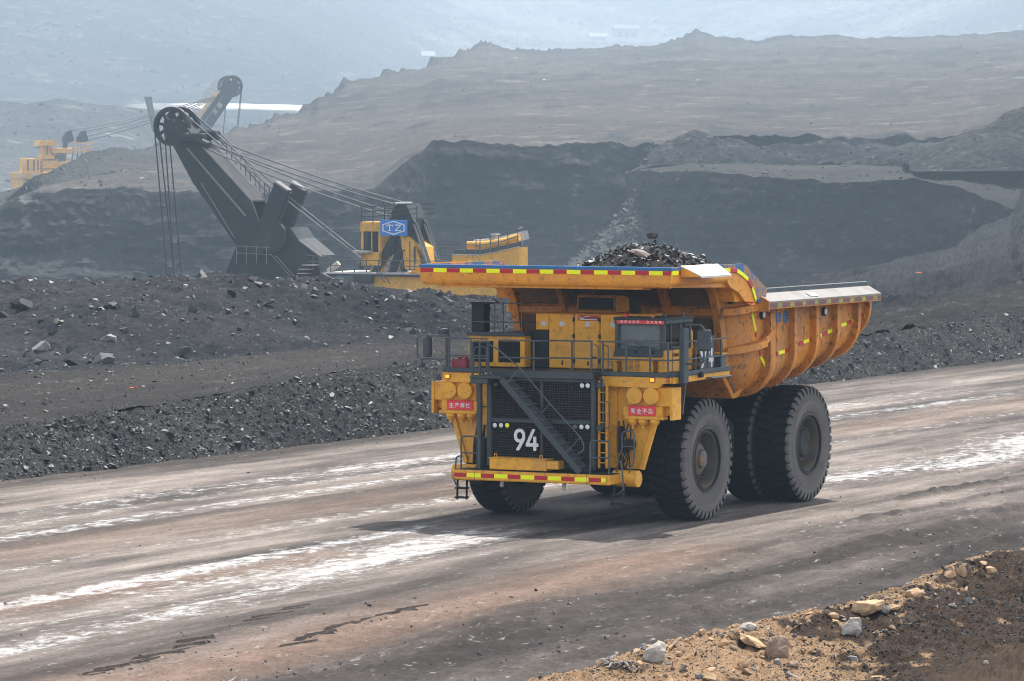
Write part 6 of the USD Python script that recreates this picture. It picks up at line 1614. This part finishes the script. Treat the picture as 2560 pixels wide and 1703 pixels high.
for s in (1, -1):
    for dz, e in ((0, (-.2, 7.6)), (-.55, (.25, 6.75))):
        rope([(14.8 + (0 if dz == 0 else .15), s * 1.3, 12.1 + dz * .8), (e[0], s * 1.3, e[1])], .055, 'suspension_rope', shov, 'steel_rope', .25)
    rope([(17.2, s * .8 - .05, CZs + 1.3), (9.7, s * .55, 8.6), (2.6, s * .4, 3.55)], .055, 'hoist_rope', shov, 'steel_rope', .05)
    for k, (dx, ddx) in enumerate(((1.40, -1.05), (1.02, -1.3))):
        rope([(CXs + dx, s * .8 + .1 * k, CZs - .1), (CXs + dx + ddx, s * .55, .3)], .05, 'hoist_rope', shov, 'rope_dark')

# ---------------------------------------------------------------- second shovel, farther off beyond the plateau
SB = math.radians(25)
sh2 = thing('mining_shovel', 'distant yellow rope shovel marked 17 rising behind the plateau at the left', 'mining shovel', None, (-24, 556, 0), SB)
BX, BZ = 1.22, 17.0
P2 = [-14.19,20.11,-15.01,20.13]
tx, tz = P2[0], P2[1]
sheave('point_sheave', sh2, tx, tz, 1.42, -1.0, -.6, 10)
sheave('point_sheave', sh2, tx + .1, tz, 1.42, .75, 1.15, 10)
bm2 = thing('boom', parent=sh2)
dirb = np.array([-.60, -.80])
q2 = lambda a_, b_: (tx + dirb[0] * a_ - dirb[1] * b_ * .0 + dirb[1] * b_, tz + dirb[1] * a_ - dirb[0] * b_)
for y0 in (-1.05, .9):
    obj('side_plate', MB().prism([q2(-.6, -.75), q2(-.6, .55), q2(2.4, 1.0), q2(14, 1.1), q2(14, -1.0), q2(2.4, -.85)], 'y', y0, y0 + .16), 'shovel_black', bm2)
obj('top_frame', MB().bar((q2(1.5, 1.0)[0], 0, q2(1.5, 1.0)[1]), (q2(14, 1.1)[0], 0, q2(14, 1.1)[1]), 1.9, .14), 'faded_yellow', bm2)
obj('edge_flange', MB().bar((q2(1.8, .35)[0], -1.12, q2(1.8, .35)[1]), (q2(9, .42)[0], -1.12, q2(9, .42)[1]), .10, .12, up=(0, 1, 0)), 'shovel_edge', bm2)
lt = MB()
for k, chh in enumerate('太重'):
    c_ = q2(3.5 + (1 - k) * 1.0, -.35)
    e1, e2 = -dirb, np.array([dirb[1], -dirb[0]]) * -1
    glyph_mb(lt, chh, lambda u, v, d: (c_[0] + e1[0] * u + (-.80) * -v * .0 + (-.8) * v * -1 * 0 + (dirb[1]) * v, -1.06 - d, c_[1] + e1[1] * u - dirb[0] * v), .75, .02)
obj('lettering', lt.fix(), 'shovel_pale', bm2)
lad = MB()
for s in (-.55, .55):
    a_, b_ = q2(.2, 2.0), q2(11, 2.3)
    lad.bar((a_[0], s, a_[1]), (b_[0], s, b_[1]), .06)
for k in range(16):
    a_ = q2(.5 + k * .65, 2.0); b_ = q2(.5 + k * .65, 1.0)
    for s in (-.55, .55):
        lad.bar((a_[0], s, a_[1]), (b_[0], s, b_[1]), .06)
obj('walkway', lad, 'faded_yellow', bm2)
hd2 = [[-25.94,18.57],[-25.19,18.57],[-24.8,16.33],[-25.4,16.32]]
obj('dipper_handle', MB().prism([tuple(hd2[0]), tuple(hd2[1]), (hd2[2][0] + .5, hd2[2][1] - 2.2), (hd2[3][0] + .5, hd2[3][1] - 2.2)], 'y', -.3, .3), 'shovel_edge', sh2)
obj('handle_cap', MB().bar((hd2[0][0] - .05, 0, hd2[0][1]), (hd2[1][0] + .05, 0, hd2[1][1]), .7, .25), 'shovel_edge', sh2)
b2_ = thing('machine_house', parent=sh2)
obj('house', MB().box(-43.4, -38.0, -2.5, 2.5, .5, 8.75, .05), 'shovel_yellow', b2_)
obj('house_cap', MB().box(-43.5, -39.9, -2.6, 2.6, 8.1, 8.9, .05), 'shovel_yellow', b2_)
obj('vent_box', MB().box(-42.6, -40.75, -1.5, 1.5, 8.9, 10.75, .06), 'shovel_yellow', b2_)
obj('stack', MB().box(-40.1, -39.0, -.6, .6, 11.1, 12.4).prism([(-40.2, 11.2), (-38.9, 11.2), (-38.6, 10.6), (-40.3, 10.6)], 'y', -.8, .8).box(-40.3, -38.3, -1.2, 1.2, 8.4, 10.6), 'shovel_yellow', b2_)
obj('stack_cap', MB().prism([(-40.65, 13.0), (-38.55, 13.05), (-38.3, 12.3), (-40.8, 12.3)], 'y', -1.2, 1.2), 'shovel_yellow', b2_)
obj('side_block', MB().box(-38.95, -36.3, -1.0, 1.0, 11.35, 12.05, .06).box(-38.7, -36.95, -.8, .8, 9.5, 11.35), 'shovel_yellow', b2_)
obj('low_wall', MB().box(-38.4, -33.0, -1.6, 1.6, 6.5, 10.3), 'shovel_yellow', b2_)
obj('mast', MB().bar((-36.8, 0, 13.0), (-37.3, 0, 9.8), .55, .5), 'shovel_black', b2_)
for x_, dx in ((-36.5, 0), (-34.75, 0)):
    obj('mast_head', MB().prism([(x_ - .75, 12.75), (x_ - .75, 13.4), (x_ - .2, 14.2), (x_ + .35, 14.3), (x_ + .75, 13.0), (x_ + .2, 12.75)], 'y', -.3 + (x_ > -36) * -.6, .3 + (x_ > -36) * -.6), 'shovel_black', b2_)
pl2 = MB()
for z_ in (12.75, 12.1, 11.6):
    pl2.bar((-36.3, 1, z_), (-33.1, 1, z_), .09).bar((-36.3, -1, z_), (-33.1, -1, z_), .09)
for x_ in (-36.3, -35.7, -35.2, -34.65, -33.9, -33.15):
    pl2.bar((x_, 1, 12.75), (x_, 1, 11.5), .08)
pl2.box(-36.3, -33.1, -1, 1, 11.45, 11.6)
obj('platform', pl2, 'shovel_yellow', b2_)
obj('platform_leg', MB().bar((-35.6, .5, 11.5), (-35.9, .5, 10.2), .12).bar((-35.0, .5, 11.5), (-35.2, .5, 10.2), .12).bar((-34.4, .5, 11.5), (-34.4, .5, 10.2), .12), 'shovel_black', b2_)
m = meshkit.text_mesh('17', 1.5, .03, False); v = np.array(m.vertices)
obj('number', (np.stack([-42.85 + v[:, 0] * .55, -2.51 - v[:, 2], 5.95 + v[:, 1]], 1), m.faces), 'black_part', b2_)
hr2 = MB()
for x_ in (-43.3, -43.0, -42.7):
    hr2.bar((x_, -2.4, 8.8), (x_ - .1, -2.4, 9.9), .05)
hr2.bar((-43.4, -2.4, 9.4), (-40.6, -2.4, 9.4), .05)
obj('roof_rail', hr2, 'rail_paint', b2_)
obj('vent_grid', MB().box(-43.2, -40.2, -2.56, -2.5, 7.85, 8.05).box(-42.5, -42.3, -1.54, -1.5, 9.1, 10.5).box(-41.7, -41.5, -1.54, -1.5, 9.1, 10.5).box(-41.15, -41.0, -1.54, -1.5, 9.1, 10.5).box(-39.6, -39.45, -.64, -.6, 11.2, 12.2), 'mirror_back', b2_)
obj('dark_recess', MB().box(-38.6, -37.1, -.85, -.8, 9.6, 11.2).box(-38.3, -37.0, -1.05, -1.0, 11.28, 11.36).box(-40.2, -38.4, -1.25, -1.2, 9.3, 9.42).box(-40.3, -38.5, -1.25, -1.2, 10.45, 10.6), 'mirror_back', b2_)  # dark strips and panel laid on the faces in place of shadow gaps
obj('flood_lamp', MB().disc((-43.7, -2.5, 0), .35, 'z', 8.3, 8.65, 12).disc((-41.9, -2.7, 0), .35, 'z', 8.3, 8.7, 12), 'shovel_pale', b2_)
for s, z_ in ((0, 14.25), (-.6, 14.2), (-.6, 13.5), (-.7, 12.95)):
    rope([(-36.0 + (0 if s == 0 else 1.7), s, z_), (tx - 2.2, s, tz - 1.3 + (z_ - 14.2) * .25)], .06, 'suspension_rope', sh2, 'steel_rope', .35)
for s in (-.8, .95):
    for k in (0, 1):
        rope([(tx + 1.35 - k * .10 if s < 0 else tx + .2 + k * .1 - .4, s, tz - .4 - (1.0 if s > 0 else 0)), (tx - .2 - k * .35 if s < 0 else tx - 1.3 - k * .3, s, 5.5)], .05, 'hoist_rope', sh2, 'rope_dark')
# ---------------------------------------------------------------- the load of broken coal in the truck
def tw(x, y, z):
    w = TR0 + RX * x + RY * y
    return np.array([w[0], w[1], z])


def load_z(x, y):
    d = np.sqrt(((x + 3.7) / 4.3) ** 2 + ((y + .1) / 3.3) ** 2)
    return 8.42 - 1.62 * d ** 1.2 + .12 * np.cos(x * 2.3 + y)


gx, gy = np.meshgrid(np.linspace(-11.6, .8, 80), np.linspace(-3.84, 3.84, 52), indexing='ij')
gz = np.maximum(load_z(gx, gy), np.where(gx < -8.5, 6.45, 6.62)) + .5 * fbm(np.stack([gx, gy, 0 * gx], -1), .9, 4, 201) - .1
gz = np.where(gx > -1.35, np.maximum(gz, 7.30), gz)
LP = np.stack([tw(a, b, 0)[:2] for a, b in zip(gx.ravel(), gy.ravel())]).reshape(*gx.shape, 2)
LP = np.concatenate([LP, gz[..., None]], -1)
ground('coal_load', LP, 'load_base', smooth=False, kind='stuff', label='broken coal filling the dump body of the yellow truck', cat='coal')
r = np.random.default_rng(31)
xs, ys = r.uniform(-8.4, .3, 2600), r.uniform(-3.5, 3.6, 2600)
zz = np.maximum(load_z(xs, ys), np.where(xs > -1.4, 7.36, 6.7))
scatter('coal_pieces', np.array([tw(a, b, c) for a, b, c in zip(xs, ys, zz)]), power(2600, .14, .5, r, 2.3), 'load_stones', 12, label='small broken pieces lying over the truck load', cat='coal', tilt=1.0)
n = 150
xs, ys = r.uniform(-8.0, .0, n), r.uniform(-2.9, 3.0, n)
for k in range(n):
    v, f = (ROCKS + CHIPS)[r.integers(28)]
    s = power(1, .24, .70, r, 2.6)[0] * .5
    w = v @ rotations(1, r, .9)[0].T * s + tw(xs[k], ys[k], max(load_z(xs[k], ys[k]), 6.7 if xs[k] < -1.4 else 7.4) + .02)
    obj('coal_lump', (w, f), 'load_stones', label='angular lump of coal lying on the load of the yellow dump truck', cat='coal lump', group='coal lumps heaped in the truck body')
v, f = ROCKS[3]
obj('coal_lump', (v * [.34, .3, .36] + tw(-4.0, -.1, 8.52), f), 'load_base', label='blackest upright lump at the very top of the truck load', cat='coal lump')
v, f = ROCKS[5]
w = v @ trimesh.transformations.euler_matrix(.15, .2, .6)[:3, :3].T * [.42, .36, .3] + tw(-1.9, .5, 8.05)
obj('coal_lump', (w, f), 'grey_stone', label='largest pale slab on the front slope of the truck load', cat='coal lump')
# ---------------------------------------------------------------- single rocks
def boulder(seed, w, d, h, pts=15, rough=.05, sub=2, flat=False):
    r_ = np.random.default_rng(seed)
    p_ = r_.normal(size=(pts, 3)); p_ /= np.linalg.norm(p_, axis=1, keepdims=True)
    p_ *= r_.uniform(.82, 1, (pts, 1))
    m_ = trimesh.convex.convex_hull(p_)
    m_.apply_translation(-m_.bounds.mean(0)); m_.apply_scale(1 / (m_.extents / 2))
    for _ in range(sub):
        m_ = m_.subdivide()
    v = np.array(m_.vertices)
    v = v + m_.vertex_normals * (rough * 2.2 * fbm(v + seed, 1.7, 4, seed) + rough * fbm(v + seed, 6.0, 2, seed + 1))[:, None]
    if not flat:
        v[:, 2] = np.where(v[:, 2] > -.6, v[:, 2], -.6 + (v[:, 2] + .6) * .4)
    return v * [w / 2, d / 2, h / 2], np.array(m_.faces)


def rock(name, pos, w, h, mat, seed, label, cat='rock', d=None, tilt=(0, 0, 0), group=None, rough=.05, sink=.12, pts=15, sub=2):
    v, f = boulder(seed, w, d or w * .8, h, pts, rough, sub)
    R = trimesh.transformations.euler_matrix(*tilt)[:3, :3]
    v = v @ R.T + np.array(pos) + [0, 0, h * (.42 - sink)]
    return obj(name, (v, f), mat, smooth=28, label=label, cat=cat, group=group)


B = [('white', (2.7, 79.12, 1.5), .44, .50, 'pale_stone', (.1, .1, .4), 'upright white boulder at the left end of the sandy berm, beside the torn straps'),
     ('gb', (5.11, 80.3, 1.40), .50, .58, 'brown_stone', (.15, -.25, .3), 'largest brownish grey rounded boulder propped on the camera side of the sandy berm'),
     ('slab', (4.66, 80.7, 1.62), .60, .16, 'tan_stone', (.2, .42, .2), 'long ochre slab tilted against the brownish grey boulder on the berm'),
     ('angular', (6.68, 82.3, 1.60), .46, .56, 'pale_stone', (.3, .3, .9), 'jagged white boulder on the berm below the banded tan rock'),
     ('banded', (7.12, 83.84, 1.92), .72, .38, 'tan_stone', (0, -.35, .1), 'biggest tan banded rock on the crest of the berm behind the jagged white boulder'),
     ('finger', (9.39, 87.42, 2.26), .23, .40, 'tan_stone', (0, .05, 0), 'tan finger shaped stone standing upright on the berm crest'),
     ('round', (9.06, 87.04, 2.26), .36, .22, 'tan_stone', (0, -.4, 0), 'rounded tan rock leaning beside the upright finger stone'),
     ('sr', (8.75, 86.56, 2.24), .2, .18, 'brown_stone', (0, 0, 0), 'small round brown rock just left of the rock by the finger stone'),
     ('tb', (8.18, 84.9, 2.10), .40, .24, 'tan_stone', (0, -.2, 0), 'tan block half sunk in the berm crest where the dark slope starts'),
     ('flat', (9.97, 88.5, 2.40), .27, .12, 'tan_stone', (0, .1, .4), 'flat pale tan slab high on the berm crest near the right edge'),
     ('pc', (4.62, 81.78, 1.78), .38, .22, 'pale_stone', (0, .1, 0), 'low pale rock on the berm crest above the ochre slab'),
     ('t13', (4.4, 79.47, 1.36), .21, .18, 'tan_stone', (.3, 0, 0), 'ochre cube shaped stone low on the berm left of the brownish boulder'),
     ('t14', (3.74, 78.8, 1.34), .24, .10, 'tan_stone', (0, -.25, .2), 'thin ochre stone lying above the pale tan rock at the bottom edge'),
     ('t15', (3.71, 78.17, 1.26), .27, .17, 'tan_stone', (0, .2, 0), 'pale tan rock cut by the bottom edge, under the thin ochre stone'),
     ('g16', (3.5, 78.2, 1.27), .17, .16, 'grey_stone', (0, 0, 0), 'grey stone touching the pale tan rock at the bottom edge'),
     ('g17', (6.61, 81.01, 1.28), .25, .14, 'grey_stone', (0, .3, 0), 'grey triangular stone at the foot of the berm below the jagged white boulder'),
     ('f18', (7.02, 79.75, 1.06), .36, .12, 'tan_stone', (0, .1, .1), 'flat yellowish slab on the dark ground at the foot of the berm'),
     ('w19', (9.01, 79.59, 1.33), .12, .17, 'pale_stone', (0, .2, 0), 'small white upright stone on the dark ground at the lower right'),
     ('t20', (4.1, 80.57, 1.63), .18, .17, 'tan_stone', (0, .5, .2), 'pointed tan stone in the middle of the sandy slope'),
     ('t21', (4.27, 80.37, 1.56), .18, .12, 'brown_stone', (0, .5, 0), 'reddish tan stone touching the pointed tan stone'),
     ('g22', (5.31, 79.24, 1.15), .32, .12, 'grey_stone', (0, .35, .2), 'grey slab at the bottom edge below the brownish grey boulder'),
     ('t23', (6.41, 83.3, 1.85), .25, .17, 'tan_stone', (0, 0, .5), 'tan rock on the crest just left of the jagged white boulder'),
     ('g24', (7.48, 83.8, 1.91), .20, .19, 'grey_stone', (0, 0, 0), 'grey white stone at the right end of the big banded rock'),
     ('t25', (7.67, 84.0, 1.95), .30, .15, 'tan_stone', (0, -.1, 0), 'tan block behind the grey white stone right of the banded rock'),
     ('t26', (10.1, 88.2, 2.25), .26, .20, 'tan_stone', (0, .3, 0), 'pointed tan rock under the flat slab near the right edge'),
     ('ub', (5.37, 79.8, 1.30), .23, .17, 'brown_stone', (0, 0, 0), 'dark tan stone wedged under the right side of the brownish grey boulder'),
     ('ub2', (5.06, 79.75, 1.34), .17, .19, 'grey_stone', (0, .2, 0), 'greenish grey stone under the left side of the brownish grey boulder'),
     ('t12', (3.16, 79.47, 1.56), .14, .12, 'tan_stone', (0, 0, 0), 'small ochre stone right of the upright white boulder'),
     ('t38', (2.38, 78.68, 1.46), .20, .15, 'tan_stone', (0, .2, 0), 'tan stone between the torn straps and the upright white boulder'),
     ('g39', (7.37, 82.65, 1.60), .20, .14, 'brown_stone', (0, 0, 0), 'dark brown stone on the slope right of the jagged white boulder')]
for k, (_, pos, w_, h_, mt, tl_, lb) in enumerate(B):
    rock('rock', pos, w_, h_, mt, 500 + k * 13, lb, tilt=tl_, rough=.13 if w_ > .35 else .09, pts=34 if mt == 'brown_stone' else 20, sub=3 if w_ > .35 else 2)
r = np.random.default_rng(808)
pk = pick(berm_P, 2500, r, (130, 188)); qk = pk[:, 0] / pk[:, 1]
pk = pk[(qk < 0.1107) & (qk > 0.0177) & (pk[:, 2] > 1.15)][:210]
for k, p_ in enumerate(pk):
    w_ = power(1, .07, .22, r, 2.2)[0]
    sandy = p_[0] / p_[1] < 0.0808
    mt = ('tan_stone', 'brown_stone', 'grey_stone', 'tan_stone')[r.integers(4)] if sandy else ('brown_stone', 'heap_boulder', 'tan_stone', 'grey_stone')[r.integers(4)]
    v, f = boulder(3000 + k, w_, w_ * r.uniform(.6, .95), w_ * r.uniform(.4, .8), 10, .03, 1)
    v = v @ rotations(1, r, .5)[0].T + p_ + [0, 0, w_ * .12]
    obj('small_rock', (v, f), mt, smooth=28, label='fist sized stone lying loose on the sandy berm' if sandy else 'fist sized stone lying loose on the dark slope of the berm', cat='stone',
        group='small stones on the sandy berm' if sandy else 'small stones on the dark slope of the berm')
HB = [((-18.03, 185.49, 1.75), .95, .80, 'heap_boulder', 'largest grey boulder at the foot of the rubble heap, on the left'),
      ((-21.3, 189.88, 2.2), .85, .55, 'grey_stone', 'flat pale topped boulder near the left edge of the rubble heap'),
      ((-20.44, 206.44, 3.8), .50, .32, 'grey_stone', 'pale rock high on the left part of the rubble heap'),
      ((-21.26, 193.65, 2.8), .62, .80, 'heap_boulder', 'tall dark boulder standing above the flat pale topped one'),
      ((-18.52, 192.59, 2.5), .85, .45, 'grey_stone', 'pale slab just above the largest grey boulder of the heap'),
      ((-15.08, 191.94, 2.0), .72, .50, 'heap_boulder', 'dark block alone at the heap foot right of the largest boulder'),
      ((-8.95, 199.38, 1.78), .78, .50, 'grey_stone', 'pale wedge shaped rock at the heap foot towards the truck'),
      ((-9.98, 203.5, 1.88), .45, .60, 'grey_stone', 'narrow pale rock standing left of the wedge shaped one'),
      ((-12.27, 212.2, 3.6), .78, .22, 'heap_boulder', 'long dark slab near the top of the rubble heap'),
      ((-18.95, 187.02, 1.75), .50, .28, 'heap_boulder', 'low dark stone left of the largest grey boulder'),
      ((-21.12, 186.52, 1.8), .42, .26, 'heap_boulder', 'small dark stone in front of the flat pale topped boulder'),
      ((-11.42, 208.78, 2.6), .58, .30, 'heap_boulder', 'grey slab half way up the middle of the heap'),
      ((-20.04, 190.01, 2.15), .5, .4, 'heap_boulder', 'dark stone between the flat pale topped boulder and the largest one'),
      ((-18.06, 196.34, 2.65), .65, .48, 'heap_boulder', 'dark block above the pale slab on the left of the heap')]
for k, (pos, w_, h_, mt, lb) in enumerate(HB):
    rock('boulder', pos, w_, h_, mt, 900 + k * 17, lb, cat='boulder', tilt=(r.normal(0, .15), r.normal(0, .2), r.uniform(0, 3)), pts=12, rough=.07)
pk = pick(bench_P, 4000, r, (k0 + 2, 150)); qk = pk[:, 0] / pk[:, 1]
pk = pk[(qk < -0.0143) & (qk > -0.128) & (fbm(pk, .16, 3, 65) > -.02)][:150]
for k, p_ in enumerate(pk):
    w_ = power(1, .22, .85, r, 2.3)[0]
    v, f = boulder(5000 + k, w_, w_ * r.uniform(.6, .95), w_ * r.uniform(.45, .9), 10, .03, 0)
    v = v @ rotations(1, r, .6)[0].T + p_ + [0, 0, w_ * .12]
    obj('heap_rock', (v, f), 'heap_boulder' if k % 3 else 'bank_stones', smooth=20, label='dark angular rock lying loose on the rubble heap', cat='rock', group='angular rocks strewn over the rubble heap')
# ---- torn straps and roots on the berm
bs = thing('torn_straps', 'tangle of torn pale and black straps lying on the sandy berm at the bottom', 'scrap straps')
r3 = np.random.default_rng(12)
for k in range(13):
    a_ = np.array([1.91 + r3.uniform(-.34, .25), 78.2 + r3.uniform(-.25, .3), 1.50])
    ang = r3.uniform(-.9, .5); L_ = r3.uniform(.25, .55)
    pts = [a_ + np.array([math.cos(ang) * L_ * t_, .12 * math.sin(3 * t_ + k), .12 * math.sin(2.6 * t_) * r3.uniform(.4, 1.3) - .06 * t_ + (ang * L_ * t_ * .3)]) for t_ in np.linspace(0, 1, 9)]
    obj('strap', MB().tube(pts, r3.uniform(.010, .022), 6), 'strap_pale' if k % 2 else 'strap_dark', bs, smooth=True)
# ---- scraps of bright rubbish on the ground
def scrap(pos, w_, mat, label, seed):
    r_ = np.random.default_rng(seed)
    n_ = 7; a_ = np.linspace(-1, 1, n_); U, V = np.meshgrid(a_, a_, indexing='ij')
    P_ = np.stack([U * w_ / 2 * (1 - .25 * V ** 2), V * w_ * .35, w_ * (.10 + .5 * fbm(np.stack([U, V, 0 * U], -1) + seed, 1.8, 3, seed))], -1)
    P_ = np.concatenate([P_.reshape(-1, 3), P_.reshape(-1, 3) + [0, 0, .012]]) + np.array(pos)
    f_ = grid_faces(n_, n_)
    obj('rubbish', (P_, np.vstack([f_[:, ::-1], f_ + n_ * n_])), mat, label=label, cat='rubbish')


scrap((-14.97, 165.9, 1.86), .34, 'orange_scrap', 'crumpled orange rag on the bench above the roadside bank', 1)
scrap((-14.62, 166.1, 1.92), .13, 'white_scrap', 'scrap of white plastic touching the orange rag', 2)
scrap((-19.04, 157.5, 1.66), .22, 'white_scrap', 'scrap of white plastic at the left edge of the bench', 3)
scrap((28.02, 289.1, 2.95), .5, 'orange_scrap', 'orange scrap on the dark ramp right of the truck', 4)
for k, (p_, c_, lb) in enumerate([((4.89, 602.7, 21.75), 'white_scrap', 'left one of the two white sheets on the grey plateau'), ((12.13, 623.4, 22.95), 'white_scrap', 'right one of the two white sheets on the grey plateau'),
                                  ((0.64, 731.7, 28.0), 'green_scrap', 'green scrap at the left end of the plateau top'), ((17.05, 726.1, 27.8), 'green_scrap', 'green scrap far back in the middle of the plateau'),
                                  ((11.4, 671.5, 25.1), 'green_scrap', 'green scrap behind the right white sheet'), ((20.83, 583.7, 21.3), 'green_scrap', 'green scrap nearest the right white sheet'),
                                  ((24.87, 558.2, 21.0), 'green_scrap', 'green scrap farthest right on the plateau')]):
    scrap(p_, 1.1 if c_[0] == 'w' else .7, c_, lb, 20 + k)
# ---- pale sheds and a gantry far off on the other side of the mine
def shed(px, w_, d_, h_, label, roof=True):
    t_ = thing('shed', label, 'shed', None, px, .1)
    obj('wall', MB().box(-w_ / 2, w_ / 2, -d_ / 2, d_ / 2, -6, h_, .05), 'shed_white', t_)
    obj('roof', MB().prism([(-d_ / 2 - .5, h_), (0, h_ + 1.8), (d_ / 2 + .5, h_)], 'x', -w_ / 2 - .4, w_ / 2 + .4), 'rail_paint' if roof else 'shed_white', t_)
    for k in range(3):
        obj('doorway', MB().box(-w_ / 2 + w_ * (.15 + .28 * k), -w_ / 2 + w_ * (.15 + .28 * k) + w_ * .16, -d_ / 2 - .06, -d_ / 2 + .02, 0, h_ * .65), 'mirror_back', t_)


for (px, w_, d_, h_, lb) in (([55.33,2050.0,67.78], 12, 8, 5.0, 'long pale shed in the haze above the plateau, right of its middle'), ([40.77,2010.0,64.4], 8, 6, 3.4, 'low pale shed in the haze left of the long one'),
                             ([-31.16,1560.0,44.58], 4.5, 4, 3.4, 'small pale shed far off behind the left end of the plateau ridge')):
    shed(px, w_, d_, h_, lb)
gx0 = [-22.88,1600.0,44.78]
ga = thing('loading_gantry', 'faint pale gantry far off behind the left end of the plateau ridge', 'gantry', None, gx0, .1)
obj('leg', MB().box(-2.6, -2.2, -.3, .3, -8, 3.6), 'shed_white', ga)
obj('leg', MB().box(2.2, 2.6, -.3, .3, -8, 3.6), 'shed_white', ga)
obj('beam', MB().box(-3.4, 3.4, -.5, .5, 3.6, 4.6), 'shed_white', ga)

# ---- ridges pressed into the mud by wide treads
def to_world(pts):
    return np.asarray(pts, float)


tk_ = MB()
r4 = np.random.default_rng(44)
for line in [[[-9.31,88.37],[-8.5,91.02],[-7.55,93.43],[-6.82,96.84],[-6.05,99.81],[-5.35,102.46],[-4.54,104.47],[-3.67,106.04],[-2.92,109.04]],[[-6.44,88.74],[-5.55,92.41],[-4.63,96.18],[-3.8,99.34],[-2.93,101.23],[-1.69,106.04],[-0.88,108.76],[-0.09,110.74]]]:
    line = np.asarray(line); seg = np.linalg.norm(np.diff(line, axis=0), axis=1); L_ = np.concatenate([[0], np.cumsum(seg)])
    for s in np.arange(.2, L_[-1], .7):
        if fbm(np.array([[s * .22, len(line), 0]]), 1.0, 2, 5)[0] < -.06:
            continue
        x_, y_ = np.interp(s, L_, line[:, 0]), np.interp(s, L_, line[:, 1])
        for side in (0,):
            a_ = .98 + r4.normal(0, .04); l_ = r4.uniform(1.1, 1.8)
            cx, cy = x_ + side * .5 + r4.normal(0, .05), y_ + r4.normal(0, .1)
            d_ = np.array([math.cos(a_), math.sin(a_)]); n_ = np.array([-d_[1], d_[0]]); w_ = .032
            zb = float(road_z(cx, cy)); hh = r4.uniform(.02, .045)
            q_ = [np.r_[np.array([cx, cy]) + d_ * u * l_ / 2 + n_ * v * w_, zb + z_] for u, v, z_ in ((-1, -1, -.05), (-1, 1, -.05), (1, 1, -.05), (1, -1, -.05), (-.85, -.25, hh), (-.85, .35, hh), (.85, .35, hh), (.85, -.25, hh))]
            tk_.add(q_, [(0, 1, 2), (0, 2, 3), (4, 6, 5), (4, 7, 6), (0, 5, 1), (0, 4, 5), (1, 6, 2), (1, 5, 6), (2, 7, 3), (2, 6, 7), (3, 4, 0), (3, 7, 4)])
obj('tread_ridges', tk_.fix(), 'track_mud', kind='stuff', label='muddy ridges pressed into the road by wide treads', cat='tracks')
# ---------------------------------------------------------------- dusty air over the mine
hz = MB().box(-3200, 3200, -150, 3600, -8.5, 210.0, c=.01)
obj('haze', hz, 'haze', kind='stuff')
a = np.linspace(0, 1, 25)
ring = [(-620 + 1240 * u, 258 + 6 * math.sin(u * 9)) for u in a] + [(900 - 1800 * u, 2900) for u in a]
ring = np.array(ring)
pd_ = MB().loft([np.column_stack([ring, np.full(len(ring), z_)]) for z_ in (-8.2, 60, 150.0)])
pd_.fix()
obj('pit_dust', pd_, 'pit_dust', kind='stuff', label='blue grey dust hanging in the air over the pit', cat='dust')
